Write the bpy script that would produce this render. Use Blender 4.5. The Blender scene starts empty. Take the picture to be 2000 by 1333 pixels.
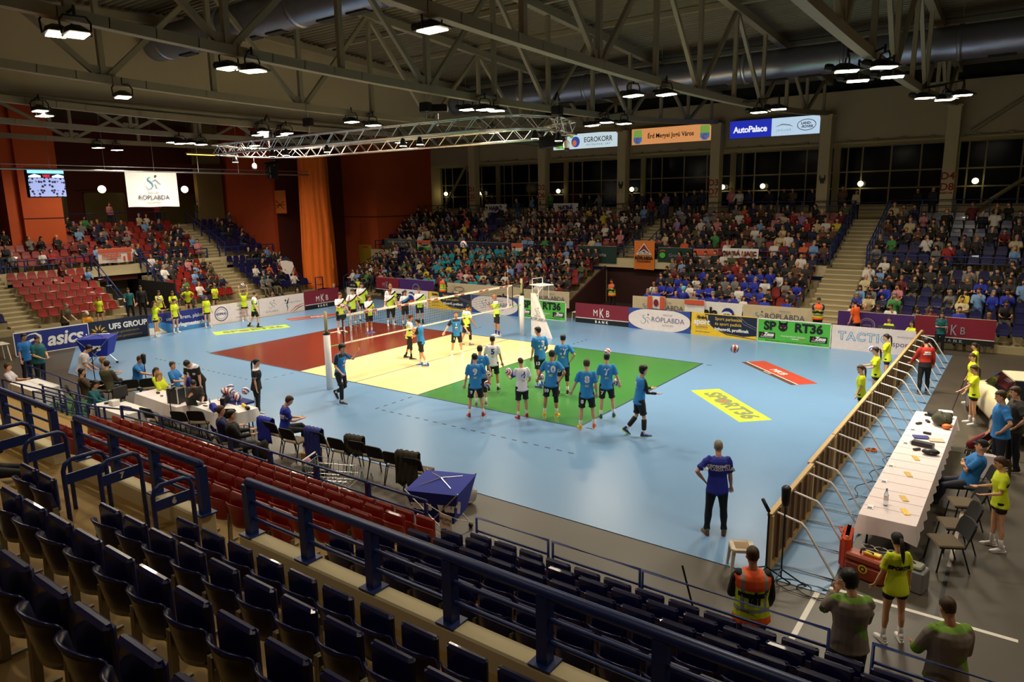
import bpy, bmesh, math, random
from mathutils import Vector, Matrix
V = Vector
PI = math.pi
R = math.radians
random.seed(7)
SC = bpy.context.scene
COL = SC.collection
# ------------------------------------------------------------------ camera
cd = bpy.data.cameras.new('camera')
cd.sensor_width = 36.0
cd.lens = 24.845
cd.clip_end = 300
cam = bpy.data.objects.new('camera', cd)
COL.objects.link(cam)
cam.matrix_world = Matrix(((0.807102, -0.102573, 0.581433, 27.5056),
                           (0.590178, 0.167841, -0.789632, -15.8756),
                           (-0.016593, 0.980463, 0.196002, 6.1280), (0, 0, 0, 1)))
SC.camera = cam
# ------------------------------------------------------------------ world: night outside the windows
w = bpy.data.worlds.new('world')
SC.world = w
w.use_nodes = True
w.node_tree.nodes['Background'].inputs[0].default_value = (0.012, 0.018, 0.04, 1)
w.node_tree.nodes['Background'].inputs[1].default_value = 0.25
# ------------------------------------------------------------------ exposure and lamp power
SC.view_settings.view_transform = 'Standard'
SC.view_settings.look = 'None'
SC.view_settings.exposure = -0.1
SC.view_settings.gamma = 1.0
SC.view_settings.use_curve_mapping = False
LAMP_W = 215.0          # watts of one flood light over the court
LAMP_SIDE_W = 120.0    # watts of the flood lights over the stands
LAMP_COL = (1.0, 0.87, 0.68)
NEAR_FILL_W = 42.0       # watts of the unseen lamps added to brighten the near stand
PANE_STRENGTH = 14.0
# ------------------------------------------------------------------ materials
def lin(c):
    return tuple(((x / 255) / 12.92 if x / 255 <= .04045 else ((x / 255 + .055) / 1.055) ** 2.4) for x in c)
_M = {}
def M(name, rgb, rough=.55, metal=0.0, spec=.5, var=.12, scale=6.0, bump=0.0, emit=0.0, coat=0.0, alpha=1.0, rvar=0.0, trans=0.0):
    """principled material whose colour is broken up by a noise texture (rgb 0-255 sRGB)"""
    if name in _M:
        return _M[name]
    m = bpy.data.materials.new(name)
    m.use_nodes = True
    nt = m.node_tree
    b = nt.nodes['Principled BSDF']
    c = lin(rgb)
    tc = nt.nodes.new('ShaderNodeTexCoord')
    nz = nt.nodes.new('ShaderNodeTexNoise')
    nz.inputs['Scale'].default_value = scale
    nz.inputs['Detail'].default_value = 4
    nt.links.new(tc.outputs['Object'], nz.inputs['Vector'])
    mx = nt.nodes.new('ShaderNodeMix')
    mx.data_type = 'RGBA'
    mx.inputs[6].default_value = tuple(x * (1 - var) for x in c) + (1,)
    mx.inputs[7].default_value = tuple(min(1, x * (1 + var)) for x in c) + (1,)
    nt.links.new(nz.outputs['Fac'], mx.inputs[0])
    nt.links.new(mx.outputs[2], b.inputs['Base Color'])
    b.inputs['Roughness'].default_value = rough
    if rvar:
        mr = nt.nodes.new('ShaderNodeMapRange')
        mr.inputs[3].default_value = rough - rvar
        mr.inputs[4].default_value = rough + rvar
        nt.links.new(nz.outputs['Fac'], mr.inputs[0])
        nt.links.new(mr.outputs[0], b.inputs['Roughness'])
    b.inputs['Metallic'].default_value = metal
    b.inputs['Specular IOR Level'].default_value = spec
    b.inputs['Coat Weight'].default_value = coat
    b.inputs['Transmission Weight'].default_value = trans
    if bump:
        bp = nt.nodes.new('ShaderNodeBump')
        bp.inputs['Strength'].default_value = bump
        bp.inputs['Distance'].default_value = .02
        nt.links.new(nz.outputs['Fac'], bp.inputs['Height'])
        nt.links.new(bp.outputs['Normal'], b.inputs['Normal'])
    if emit:
        nt.links.new(mx.outputs[2], b.inputs['Emission Color'])
        b.inputs['Emission Strength'].default_value = emit
    if alpha < 1:
        b.inputs['Alpha'].default_value = alpha
    m.diffuse_color = c + (1,)
    _M[name] = m
    return m
# ------------------------------------------------------------------ objects
def link(name, data, parent=None, loc=(0, 0, 0), rot=(0, 0, 0)):
    o = bpy.data.objects.new(name, data)
    COL.objects.link(o)
    if parent is not None:
        o.parent = parent
    o.location = loc
    o.rotation_euler = rot
    return o
def tag(o, label=None, cat=None, group=None, kind=None):
    if label: o['label'] = label
    if cat: o['category'] = cat
    if group: o['group'] = group
    if kind: o['kind'] = kind
    return o
def thing(name, label, cat, loc=(0, 0, 0), rz=0.0, group=None):
    o = link(name, None, None, loc, (0, 0, rz))
    o.empty_display_size = .1
    return tag(o, label, cat, group)
def struct(o):
    o['kind'] = 'structure'
    return o
def ortho(t, ref):
    u = ref - t * ref.dot(t)
    if u.length < 1e-4:
        ref = V((0, 1, 0)) if abs(t.y) < .9 else V((1, 0, 0))
        u = ref - t * ref.dot(t)
    u.normalize()
    return u
class MB:
    """collects shapes; build() links them as one mesh object"""
    def __init__(s):
        s.v = []; s.f = []; s.m = []; s.mi = 0
    def face(s, *ids):
        s.f.append(ids); s.m.append(s.mi)
    def pts(s, P):
        n = len(s.v); s.v.extend(tuple(p) for p in P); return n
    def quad(s, a, b, c, d):
        n = s.pts((a, b, c, d)); s.face(n, n + 1, n + 2, n + 3); return s
    def box(s, x0, x1, y0, y1, z0, z1, mat=None):
        P = [V((x, y, z)) for z in (z0, z1) for x, y in ((x0, y0), (x1, y0), (x1, y1), (x0, y1))]
        if mat is not None: P = [mat @ p for p in P]
        n = s.pts(P)
        for q in ((0, 3, 2, 1), (4, 5, 6, 7), (0, 1, 5, 4), (1, 2, 6, 5), (2, 3, 7, 6), (3, 0, 4, 7)):
            s.face(*[n + i for i in q])
        return s
    def cbox(s, x0, x1, y0, y1, z0, z1, c=.02, mat=None):
        """box with chamfered edges"""
        P = []
        for z, k in ((z0, c), (z0 + c, 0), (z1 - c, 0), (z1, c)):
            for x, y in ((x0 + k + c, y0 + k), (x1 - k - c, y0 + k), (x1 - k, y0 + k + c), (x1 - k, y1 - k - c), (x1 - k - c, y1 - k), (x0 + k + c, y1 - k), (x0 + k, y1 - k - c), (x0 + k, y0 + k + c)):
                P.append(V((x, y, z)))
        if mat is not None: P = [mat @ p for p in P]
        n = s.pts(P)
        s.face(*[n + i for i in range(7, -1, -1)])
        for r in range(3):
            for i in range(8):
                s.face(n + 8 * r + i, n + 8 * r + (i + 1) % 8, n + 8 * r + 8 + (i + 1) % 8, n + 8 * r + 8 + i)
        s.face(*[n + 24 + i for i in range(8)])
        return s
    def bar(s, a, b, w, h=None, ref=(0, 0, 1)):
        """rectangular bar between two points"""
        a, b = V(a), V(b); h = h or w
        t = (b - a).normalized(); u = ortho(t, V(ref)); v = t.cross(u)
        P = []
        for p in (a, b):
            for i, j in ((-1, -1), (1, -1), (1, 1), (-1, 1)):
                P.append(p + u * (i * h / 2) + v * (j * w / 2))
        n = s.pts(P)
        for q in ((0, 3, 2, 1), (4, 5, 6, 7), (0, 1, 5, 4), (1, 2, 6, 5), (2, 3, 7, 6), (3, 0, 4, 7)):
            s.face(*[n + i for i in q])
        return s
    def tube(s, P, rad, n=8, ref=(1, 0, 0), cap=.5):
        """tube through points; rad: number, list of numbers or list of (a,b)"""
        P = [V(p) for p in P]
        if not isinstance(rad, (list, tuple)): rad = [rad] * len(P)
        rad = [r if isinstance(r, (list, tuple)) else (r, r) for r in rad]
        ref = V(ref); base = []
        if cap:
            t = (P[1] - P[0]).normalized(); a, b = rad[0]; k = min(a, b) * cap
            P.insert(0, P[0] - t * k); rad = [(a * .6, b * .6)] + list(rad)
            t = (P[-1] - P[-2]).normalized(); a, b = rad[-1]; k = min(a, b) * cap
            P.append(P[-1] + t * k); rad = list(rad) + [(a * .6, b * .6)]
        for i, p in enumerate(P):
            if i == 0: t = P[1] - p
            elif i == len(P) - 1: t = p - P[-2]
            else: t = (P[i + 1] - p).normalized() + (p - P[i - 1]).normalized()
            t.normalize(); u = ortho(t, ref); v = t.cross(u); a, b = rad[i]
            base.append(s.pts([p + u * (a * math.cos(2 * PI * k / n)) + v * (b * math.sin(2 * PI * k / n)) for k in range(n)]))
        for i in range(len(P) - 1):
            for k in range(n):
                s.face(base[i] + k, base[i] + (k + 1) % n, base[i + 1] + (k + 1) % n, base[i + 1] + k)
        s.face(*[base[0] + k for k in range(n - 1, -1, -1)])
        s.face(*[base[-1] + k for k in range(n)])
        return s
    def ball(s, c, r, n=10, m=8, mat=None):
        c = V(c); r = r if isinstance(r, (list, tuple)) else (r, r, r); ids = []
        for i in range(1, m):
            a = PI * i / m
            L = [V((r[0] * math.sin(a) * math.cos(2 * PI * k / n), r[1] * math.sin(a) * math.sin(2 * PI * k / n), r[2] * math.cos(a))) for k in range(n)]
            ids.append(s.pts([c + (mat @ p if mat else p) for p in L]))
        T = [V((0, 0, r[2])), V((0, 0, -r[2]))]
        t = s.pts([c + (mat @ p if mat else p) for p in T])
        for k in range(n):
            s.face(t, ids[0] + k, ids[0] + (k + 1) % n)
            s.face(t + 1, ids[-1] + (k + 1) % n, ids[-1] + k)
        for i in range(m - 2):
            for k in range(n):
                s.face(ids[i] + k, ids[i + 1] + k, ids[i + 1] + (k + 1) % n, ids[i] + (k + 1) % n)
        return s
    def prism(s, P, d):
        """polygon P extruded by vector d"""
        d = V(d); n = s.pts([V(p) for p in P] + [V(p) + d for p in P]); k = len(P)
        s.face(*[n + i for i in range(k - 1, -1, -1)]); s.face(*[n + k + i for i in range(k)])
        for i in range(k):
            s.face(n + i, n + (i + 1) % k, n + k + (i + 1) % k, n + k + i)
        return s
    def mesh(s, name):
        me = bpy.data.meshes.new(name)
        me.from_pydata(s.v, [], s.f)
        if any(s.m): me.polygons.foreach_set('material_index', s.m)
        return me
    def build(s, name, mats, parent=None, smooth=False, loc=(0, 0, 0), rot=(0, 0, 0)):
        me = s.mesh(name)
        for m in (mats if isinstance(mats, (list, tuple)) else [mats]): me.materials.append(m)
        if smooth: me.polygons.foreach_set('use_smooth', [True] * len(me.polygons))
        me.update()
        return link(name, me, parent, loc, rot)
def text(s, size, mat, parent, loc, rot=(PI / 2, 0, 0), align='CENTER', bold=0.0, sx=1.0, shear=0.0, name='lettering', depth=.002, space=1.0):
    cu = bpy.data.curves.new(name, 'FONT')
    cu.body = s; cu.size = size; cu.align_x = align; cu.align_y = 'CENTER'
    cu.offset = bold; cu.shear = shear; cu.extrude = depth; cu.resolution_u = 3; cu.space_character = space
    cu.materials.append(mat)
    o = link(name, cu, parent, loc, rot)
    o.scale = (sx, 1, 1)
    return o
def ribbon(P, w, d=.004, y=0.0):
    """flat stroke in the xz plane through 2-D points, w number or list"""
    mb = MB(); n = len(P); w = w if isinstance(w, (list, tuple)) else [w] * n
    L = []; Rr = []
    for i in range(n):
        a = P[max(0, i - 1)]; b = P[min(n - 1, i + 1)]
        t = V((b[0] - a[0], b[1] - a[1])).normalized()
        L.append((P[i][0] - t.y * w[i] / 2, P[i][1] + t.x * w[i] / 2)); Rr.append((P[i][0] + t.y * w[i] / 2, P[i][1] - t.x * w[i] / 2))
    for i in range(n - 1):
        mb.quad((Rr[i][0], y, Rr[i][1]), (Rr[i + 1][0], y, Rr[i + 1][1]), (L[i + 1][0], y, L[i + 1][1]), (L[i][0], y, L[i][1]))
    return mb
def arc(cx, cz, rx, rz, a0, a1, n=16):
    return [(cx + rx * math.cos(R(a0 + (a1 - a0) * i / n)), cz + rz * math.sin(R(a0 + (a1 - a0) * i / n))) for i in range(n + 1)]
def disc(cx, cz, rx, rz, y=0.0, n=20):
    mb = MB(); k = mb.pts([(cx + rx * math.cos(2 * PI * i / n), y, cz + rz * math.sin(2 * PI * i / n)) for i in range(n)])
    mb.face(*[k + i for i in range(n)])
    return mb
def polyxz(P, y=0.0):
    mb = MB(); k = mb.pts([(x, y, z) for x, z in P]); mb.face(*[k + i for i in range(len(P))]); return mb
_O1 = 'first second third fourth fifth sixth seventh eighth ninth tenth eleventh twelfth thirteenth fourteenth fifteenth sixteenth seventeenth eighteenth nineteenth'.split()
def nth(n):
    if n < 20: return _O1[n - 1]
    t = ['twenty', 'thirty', 'forty', 'fifty'][n // 10 - 2]
    return (t[:-1] + 'ieth') if n % 10 == 0 else t + '-' + _O1[n % 10 - 1]
ORD = ['zero', 'one', 'two', 'three', 'four', 'five', 'six', 'seven', 'eight', 'nine', 'ten']
# palette
WHITE = M('white_paint', (232, 228, 220), .5)
BLACK = M('black_paint', (14, 14, 15), .55)
NAVYM = M('blue_painted_steel', (24, 44, 104), .38, spec=.5)
CREAM = M('cream_plaster', (205, 190, 150), .8, var=.06, scale=2, bump=.05)
BEIGE = M('beige_wall_sheet', (186, 172, 140), .75, var=.05, scale=1.2)
STEEL = M('grey_beige_steel', (150, 140, 116), .5, var=.06)
ALU = M('bright_aluminium', (215, 215, 218), .3, metal=.9, var=.05)
ORANGE = M('orange_plaster', (198, 84, 34), .8, var=.07, scale=1.5, bump=.04)
DKRED = M('dark_red_plaster', (84, 28, 18), .8, var=.08, scale=2)
PLASTICB = M('black_plastic', (18, 18, 20), .4)
CLOTHW = M('white_cloth', (226, 222, 218), .85, var=.05, scale=10, bump=.1)
# ================================================================== the hall
def floor_mat():
    m = M('sports_floor_blue', (104, 142, 180), .29, spec=.5, var=.03, scale=.5, rvar=.03)
    return m
F_BLUE = floor_mat()
F_DARK = M('dark_mat_floor', (72, 66, 56), .42, spec=.4, var=.12, scale=.9, rvar=.08)
F_RED = M('court_red', (112, 44, 34), .22, var=.05, scale=.6, rvar=.05)
F_CREAM = M('court_cream', (232, 210, 152), .22, var=.03, scale=.6, rvar=.05)
F_GREEN = M('court_green', (62, 122, 60), .22, var=.05, scale=.6, rvar=.05)
LINE = M('dark_line', (40, 52, 72), .4)
fl = struct(MB().box(-32, 34, -22, 32, -.3, 0).build('floor', F_DARK))
# sports floor laid over the hall floor, with the court zones and lines as pieces of it
bf = MB()
bf.prism([(-6.3, -5.0, 0), (-6.3, -2.6, 0), (-1.3, -4.95, 0), (25.45, -4.95, 0), (25.45, 15.3, 0), (-6.3, 15.3, 0)][1:], (0, 0, .012))
sf = struct(bf.build('floor_1', F_BLUE))
def slab(name, x0, x1, y0, y1, m, z=.012, t=.003, parent=sf):
    return MB().box(x0, x1, y0, y1, z, z + t).build(name, m, parent)
slab('court_zone', 0, 6, 0, 9, F_RED); slab('court_zone', 6, 12, 0, 9, F_CREAM); slab('court_zone', 12, 18, 0, 9, F_GREEN)
for x in (0, 18): slab('court_line', x - .025, x + .025, -.025, 9.025, LINE, .015)
for y in (0, 9): slab('court_line', .025, 17.975, y - .025, y + .025, LINE, .015)
for x in (6, 9, 12): slab('court_line', x - .02, x + .02, .025, 8.975, M('thin_line', (70, 60, 48), .4) if x == 9 else LINE, .015)
dm = MB()
for k in range(20):
    dm.box(12.25 + k * .345, 12.4 + k * .345, -1.82, -1.77, .012, .0145)
    dm.box(5.75 - k * .345, 5.6 - k * .345, -1.82, -1.77, .012, .0145)
for x in (6, 12):
    for y0 in (-1.75, -1.4, -1.05, -.7, -.35, 9.3, 9.65, 10.0, 10.35, 10.7):
        dm.box(x - .025, x + .025, y0 - .075, y0 + .075, .012, .0145)
for x in (-.3, 18.3): 
    for y in (.1, 8.9): dm.box(x - .1, x + .1, y - .025, y + .025, .012, .0145)
dd = dm.build('dashed_marking', LINE, sf); dd['kind'] = 'stuff'
# hall markings on the dark mats
WTAPE = M('white_tape', (215, 210, 200), .5)
st = MB().box(25.29, 25.37, -7.2, -4.8, 0, .003).box(25.4, 27.9, -4.73, -4.65, 0, .003).build('floor_marking', WTAPE, fl)
MB().box(26.89, 26.95, -2.9, -.3, 0, .003).build('floor_marking', M('pale_tape', (190, 175, 160), .3), fl)
MB().box(26.89, 26.95, -4.6, -2.9, 0, .003).build('floor_marking', M('dark_tape', (24, 22, 20), .4), fl)
for y in (3.4, 9.2): MB().box(25.5, 27.9, y, y + .03, 0, .003).build('floor_marking', M('dark_tape', (24, 22, 20), .4), fl)
MB().box(26.1, 26.13, 4.4, 15, 0, .003).build('floor_marking', M('dark_tape', (24, 22, 20), .4), fl)
struct(MB().box(2.2, 9.4, -8.1, -6.2, 0, .006).build('floor_2', M('green_mat', (44, 92, 36), .7, var=.15, scale=3)))
# ---------------------------------------------------------------- walls, roof
YC = 4.55
def roof_z(y): return 13.95 - .06 * abs(y - YC)
cm = MB(); P = []
y = -22.0
while y < 31.4:
    P += [(y, .08), (y + .11, .08), (y + .15, 0), (y + .26, 0)]; y += .3
pr = [V((0, a, roof_z(a) + b)) for a, b in P]
n0 = cm.pts([(-2.0, p.y, p.z) for p in pr]); n1 = cm.pts([(36, p.y, p.z) for p in pr])
for i in range(len(pr) - 1): cm.face(n0 + i, n0 + i + 1, n1 + i + 1, n1 + i)
DECK = M('roof_deck_steel', (112, 104, 82), .5, var=.06)
struct(cm.build('ceiling', DECK))
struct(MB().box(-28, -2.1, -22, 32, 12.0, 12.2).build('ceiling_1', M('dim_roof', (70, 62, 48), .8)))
struct(MB().box(-2.3, -2.05, -22, 28.3, 9.98, 14.2).build('wall_end', BEIGE))
struct(MB().box(-28.4, -28, -22, 32, 0, 12.2).build('wall_west', DKRED))
struct(MB().box(-28, 36, -22.4, -22, 0, 14.2).build('wall_south', BEIGE))
struct(MB().box(36, 36.4, -22, 32, 0, 14.2).build('wall_east', BEIGE))
# north side: bulkhead above the windows, dark gap under the roof, soffit
nb = MB().box(-14.6, 36, 28.3, 28.6, 8.95, 11.75); struct(nb.build('wall_north', BEIGE))
struct(MB().box(-2.05, 36, 28.75, 28.9, 11.75, 13.4).build('wall_north_1', M('dark_gap', (16, 16, 14), .8)))
struct(MB().box(-14.6, 36, 28.6, 31.2, 8.9, 9.0).build('trim_1', CREAM))
bl = struct(MB().box(-14.6, 36, 31.2, 31.3, 4.75, 5.5).build('wall_north_2', CREAM))
for a, b in zip([-14.4, -8.1, -1.6, 4.8, 11.2, 17.5, 23.6, 30.0], [-8.1, -1.6, 4.8, 11.2, 17.5, 23.6, 30.0, 36]):
    for k in range(3): MB().box(a + .01, b - .01, 31.15, 31.2, 4.77 + k * .24, 4.97 + k * .24).build('slat', CREAM, bl)
# windows: glazed bays between the wall posts
GLASS = M('night_glass', (9, 13, 26), .12, spec=.2, var=.02)
FRAME = M('cream_window_frame', (150, 140, 108), .6)
COLX = [-8.1, -1.6, 4.8, 11.2, 17.5, 23.6, 30.0]
bays = [(-14.4, -8.1)] + list(zip(COLX[:-1], COLX[1:])) + [(30.0, 36)]
GLOBE = M('globe_lamp', (255, 232, 160), .4, emit=5.0)
for i, (a, b) in enumerate(bays):
    wd = thing('window_%d' % (i + 1), None, None, (a, 31.05, 5.47)); wd['kind'] = 'structure'
    W = b - a
    vs = [.55, 1.35] + [1.35 + (W - 1.55) * k / 3 for k in (1, 2, 3)]
    edges = [.05] + vs
    hs = [0, .98, 1.95, 3.4]
    for j in range(len(edges) - 1):
        for k in range(3):
            MB().box(edges[j] + .03, edges[j + 1] - .03, .03, .05, hs[k] + .03, hs[k + 1] - .03).build('pane', GLASS, wd)
    fm = MB()
    for e in edges: fm.box(e - .04, e + .04, -.02, .1, 0, 3.4)
    for h in hs: fm.box(.05, W - .1, -.015, .09, h - .04, h + .04)
    fm.build('window_frame', FRAME, wd)
    MB().box(-.2, .15, -.15, .1, -.7, 3.45).build('post', FRAME, wd)
# concourse globe lamps, some of them lamp reflections built as glowing globes
for i, x in enumerate([-13.6, -9.7, -2.2, 4.0, 10.6, 13.2, 18.9, 24.6]):
    t = thing('globe_lamp', 'glowing globe, lamps and glass reflections alike, on window wall, number %s from the orange wall' % ORD[i + 1], 'lamp', (x, 30.75, 6.72), 0, 'globe lamps and modelled lamp reflections along the concourse windows')
    MB().ball((0, 0, 0), .16).build('globe', GLOBE, t, True)
    MB().tube([(0, .05, 0), (0, .3, 0)], .05).build('holder', FRAME, t)
# columns with the sector numbers
COLM = M('column_cream', (206, 190, 150), .8, var=.05, scale=1.5)
SIGNR = M('sector_red', (150, 36, 24), .7)
for i, x in enumerate(COLX):
    mb = MB().cbox(x - .3, x + .3, 27.55, 28.2, 4.6, 10.45, .015); mb.box(x - .34, x + .34, 27.5, 28.25, 10.38, 10.5)
    c = struct(mb.build('column', COLM))
    n = {0: ('D1', 'D5'), 1: ('D2', 'D6'), 3: ('D3', 'D7'), 5: ('D4', 'D8')}.get(i)
    if n:
        text(n[0], .52, SIGNR, c, (x - .02, 27.545, 6.95), bold=.012)
        text(n[1], .52, SIGNR, c, (x - .02, 27.545, 6.4), bold=.012)
        text('SZEKTOR', .13, SIGNR, c, (x - .02, 27.545, 6.1), bold=.006)
    else:
        t = MB().box(x - .1, x + .1, 27.47, 27.55, 6.75, 7.05).box(x - .16, x - .1, 27.5, 27.55, 6.9, 7.2).box(x + .1, x + .16, 27.5, 27.55, 6.9, 7.2).build('wall_box', PLASTICB, c)
# diagonal wind braces in the first and last bay
for i, (p, q) in enumerate([((-14.2, 30.7, 5.0), (-11.3, 30.7, 8.9)), ((-11.2, 30.7, 8.9), (-8.3, 30.7, 5.0)), ((24.9, 30.5, 5.3), (29.6, 30.5, 9.0)), ((24.4, 28.2, 9.2), (29.8, 28.2, 13.0))]):
    t = MB().tube([p, q], .11, 8).build('wall_brace', FRAME, smooth=True)
    tag(t, ['pale diagonal brace rising from the orange wall to the window head', 'pale diagonal brace falling from the window head to the first column', 'pale diagonal brace across the dark windows past the last numbered column', 'pale diagonal brace on the beige panel beyond the last numbered column'][i], 'brace')
# rolled blinds under the soffit
for i, (a, b) in enumerate(list(zip(COLX[:-1], COLX[1:]))):
    mb = MB().tube([(a + .5, 28.22, 8.98), (b - .5, 28.22, 8.98)], .05, 6)
    for k in range(4): mb.box(a + 1 + k * 1.35, a + 1.2 + k * 1.35, 28.15, 28.3, 8.99, 9.1)
    tag(mb.build('blind_roller', FRAME), 'pale roller blind tube at the bulkhead foot, bay %s from the orange wall' % ORD[i + 1], 'blind')
struct(MB().box(-14.95, -14.3, 28.2, 31.4, 4.4, 12).build('wall_north_3', COLM))
# ---------------------------------------------------------------- lit signs between the columns
def lightbox(x0, x1, label, fn):
    t = thing('sign', label, 'sign', ((x0 + x1) / 2, 27.82, 9.5))
    w = (x1 - x0) / 2
    MB().cbox(-w, w, 0, .16, 0, 1.06, .02).build('sign_box', STEEL, t)
    fn(t, w)
    return t
def lb_panel(t, x0, x1, m, z0=.03, z1=1.03): return MB().box(x0, x1, -.012, 0, z0, z1).build('sign_face', m, t)
def s_egro(t, w):
    lb_panel(t, -w + .03, w - .03, M('lit_pale', (205, 226, 235), emit=.85, var=.03))
    disc(-.72, .5, .34, .36, -.016).build('logo', M('lit_blue_ball', (60, 90, 190), emit=.6), t)
    disc(-.8, .42, .16, .2, -.019).build('logo', M('lit_orange', (230, 120, 60), emit=.7), t)
    for x, z, r in ((-2.1, .35, .36), (-1.75, .3, .3), (-2.25, .55, .2), (-1.5, .2, .25), (-1.05, .88, .16)):
        disc(x, z, r, r * .7, -.015).build('leaf_print', M('lit_green', (130, 185, 70), emit=.6), t)
    text('EGROKORR', .48, M('lit_black', (40, 44, 52)), t, (1.05, -.016, .58), bold=.004, sx=.86)
    text('FESTÉKIPARI ZRT', .17, M('lit_grey', (130, 150, 170)), t, (1.05, -.016, .25), space=1.5)
def coat(t, x):
    MB().box(x - .3, x + .3, -.016, -.012, .5, .95).build('crest', M('lit_lime', (150, 200, 90), emit=.5), t)
    polyxz([(x - .3, .5), (x - .3, .25), (x - .12, .08), (x + .12, .08), (x + .3, .25), (x + .3, .5)], -.016).build('crest', M('lit_sky', (70, 140, 205), emit=.5), t)
    ribbon(arc(x, .3, .11, .12, 20, 300, 10), .06, y=-.019).build('crest', M('lit_red', (190, 40, 30), emit=.5), t)
def s_erd(t, w):
    lb_panel(t, -w + .03, w - .03, M('lit_orange_pale', (232, 158, 98), emit=.75, var=.03))
    coat(t, -w + .45); coat(t, w - .45)
    text('Érd Megyei Jogú Város', .4, M('lit_brown', (54, 30, 16)), t, (0, -.016, .52), bold=.008, sx=.86)
def s_auto(t, w):
    lb_panel(t, -w + .03, -.1, M('lit_royal', (36, 50, 190), emit=.8, var=.03))
    lb_panel(t, -.1, w - .03, M('lit_ice', (196, 222, 246), emit=.85, var=.03))
    text('AutoPalace', .5, M('lit_white', (240, 244, 255), emit=1.0), t, (-w / 2 - .05, -.016, .5), bold=.014, sx=.92, space=.95)
    text('JAGUAR', .17, M('lit_silver', (160, 180, 200), emit=.3), t, (.6, -.016, .33), space=1.5)
    ribbon([(.15, .55), (.5, .66), (.9, .6), (1.1, .5)], [.02, .07, .06, .02], y=-.016).build('logo', M('lit_silver', (160, 180, 200), emit=.3), t)
    ribbon(arc(1.85, .55, .5, .3, 0, 360, 28), .035, y=-.016).build('logo', M('lit_ink', (70, 90, 110)), t)
    text('LAND-', .19, M('lit_ink', (70, 90, 110)), t, (1.83, -.016, .64), bold=.006); text('-ROVER', .19, M('lit_ink', (70, 90, 110)), t, (1.88, -.016, .45), bold=.006)
lightbox(-.75, 4.42, 'lit pale sign with a blue ball logo, hung beyond the lighting truss end', s_egro)
lightbox(5.4, 10.86, 'lit orange town sign with a shield at each end, between two columns', s_erd)
lightbox(11.95, 17.15, 'lit sign with blue half and white half carrying an oval emblem', s_auto)
# ---------------------------------------------------------------- orange corner, curtain, pillars
struct(MB().box(-19.5, -12.9, 22, 28.2, 0, 11.9).build('wall_corner', ORANGE))
struct(MB().box(-19.4, -12.85, 21.96, 22.02, 5.0, 5.06).box(-12.94, -12.86, 21.96, 28.1, 5.0, 5.06).build('trim_2', DKRED))
struct(MB().box(-14.5, -13.6, 28.2, 28.8, 0, 9.4).build('column_1', COLM))
struct(MB().box(-27, -16.6, 15.5, 15.8, 0, 11.9).build('wall_side', M('orange_wall_dim', (176, 68, 28), .85, var=.08, scale=1.5)))  # orange plaster, its weaker light put into the colour as a darker tone
struct(MB().box(-16.9, -16.6, 15.8, 22, 0, 11.9).build('wall_side_1', DKRED))
pc = tag(MB().cbox(-16.5, -15.35, 15.65, 15.75, 5.45, 7.05, .01).build('wall_panel', M('picture_orange', (205, 110, 40), .7, var=.2, scale=2)), 'small orange panel with dark crossing strokes on the brown red wall beside curtain', 'picture')
for a, b in (((-16.4, 5.8), (-15.5, 6.3)), ((-16.4, 6.35), (-15.5, 5.75)), ((-16.45, 6.0), (-15.45, 6.05))):
    MB().bar((a[0], 15.64, a[1]), (b[0], 15.64, b[1]), .05, .01, ref=(0, 1, 0)).build('print', DKRED, pc)
# draped curtain, folded cloth wrapped round the end wall
mb = MB(); rows = []
path = [(-14.6, 16.6), (-13.6, 15.6), (-12.9, 15.3), (-12.4, 15.9), (-12.2, 16.7), (-12.6, 17.3)]
cols = 46; RW = 22
for r in range(RW + 1):
    z = .3 + (9.3 - .3) * r / RW; ids = []
    fl_ = 1 + .22 * (1 - r / RW)
    for c in range(cols + 1):
        u = c / cols * (len(path) - 1); i = min(int(u), len(path) - 2); q = u - i
        x = path[i][0] * (1 - q) + path[i + 1][0] * q; yy = path[i][1] * (1 - q) + path[i + 1][1] * q
        x = -13.4 + (x + 13.4) * fl_; yy = 16.4 + (yy - 16.4) * fl_
        k = .06 * math.sin(c * 1.5 + .6 * math.sin(r * .5)) + .035 * math.sin(c * .61 + r * .33)
        ids.append((x + k * .6, yy - k, z + .02 * math.sin(c * .7)))
    rows.append(mb.pts(ids))
for r in range(RW):
    for c in range(cols): mb.face(rows[r] + c, rows[r] + c + 1, rows[r + 1] + c + 1, rows[r + 1] + c)
tag(mb.build('curtain', M('orange_fabric', (235, 112, 20), .7, var=.1, scale=3, bump=.15), smooth=True), 'tall bright orange curtain hanging from truss height to the floor', 'curtain')
pl = MB().box(-20.4, -19.0, .65, 2.75, 0, 12); pl.box(-20.5, -19.3, .0, .65, 0, 12)
p_ = struct(pl.build('pillar_1', ORANGE)); MB().box(-19.03, -18.97, .65, 2.75, 5.5, 5.56).build('joint', DKRED, p_)
struct(MB().box(-22.6, -22.2, 13.2, 15.2, 4.7, 12).build('pillar_2', M('pillar_olive', (120, 104, 64), .8)))
struct(MB().box(-26.2, -26.0, -22, 18, 4.7, 12).build('wall_west_1', DKRED))
for i, y0 in enumerate([-6, 3.1, 7.0, 12.3]):
    d = MB().box(-26.0, -25.9, y0, y0 + 2.6, 4.7, 7.0); d.box(-25.92, -25.86, y0 - .1, y0, 4.7, 7.1).box(-25.92, -25.86, y0 + 2.6, y0 + 2.7, 4.7, 7.1).box(-25.92, -25.86, y0 - .1, y0 + 2.7, 7.0, 7.1)
    struct(d.build('door_%d' % (i + 1), M('olive_glass_door', (96, 84, 46), .3)))
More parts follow.
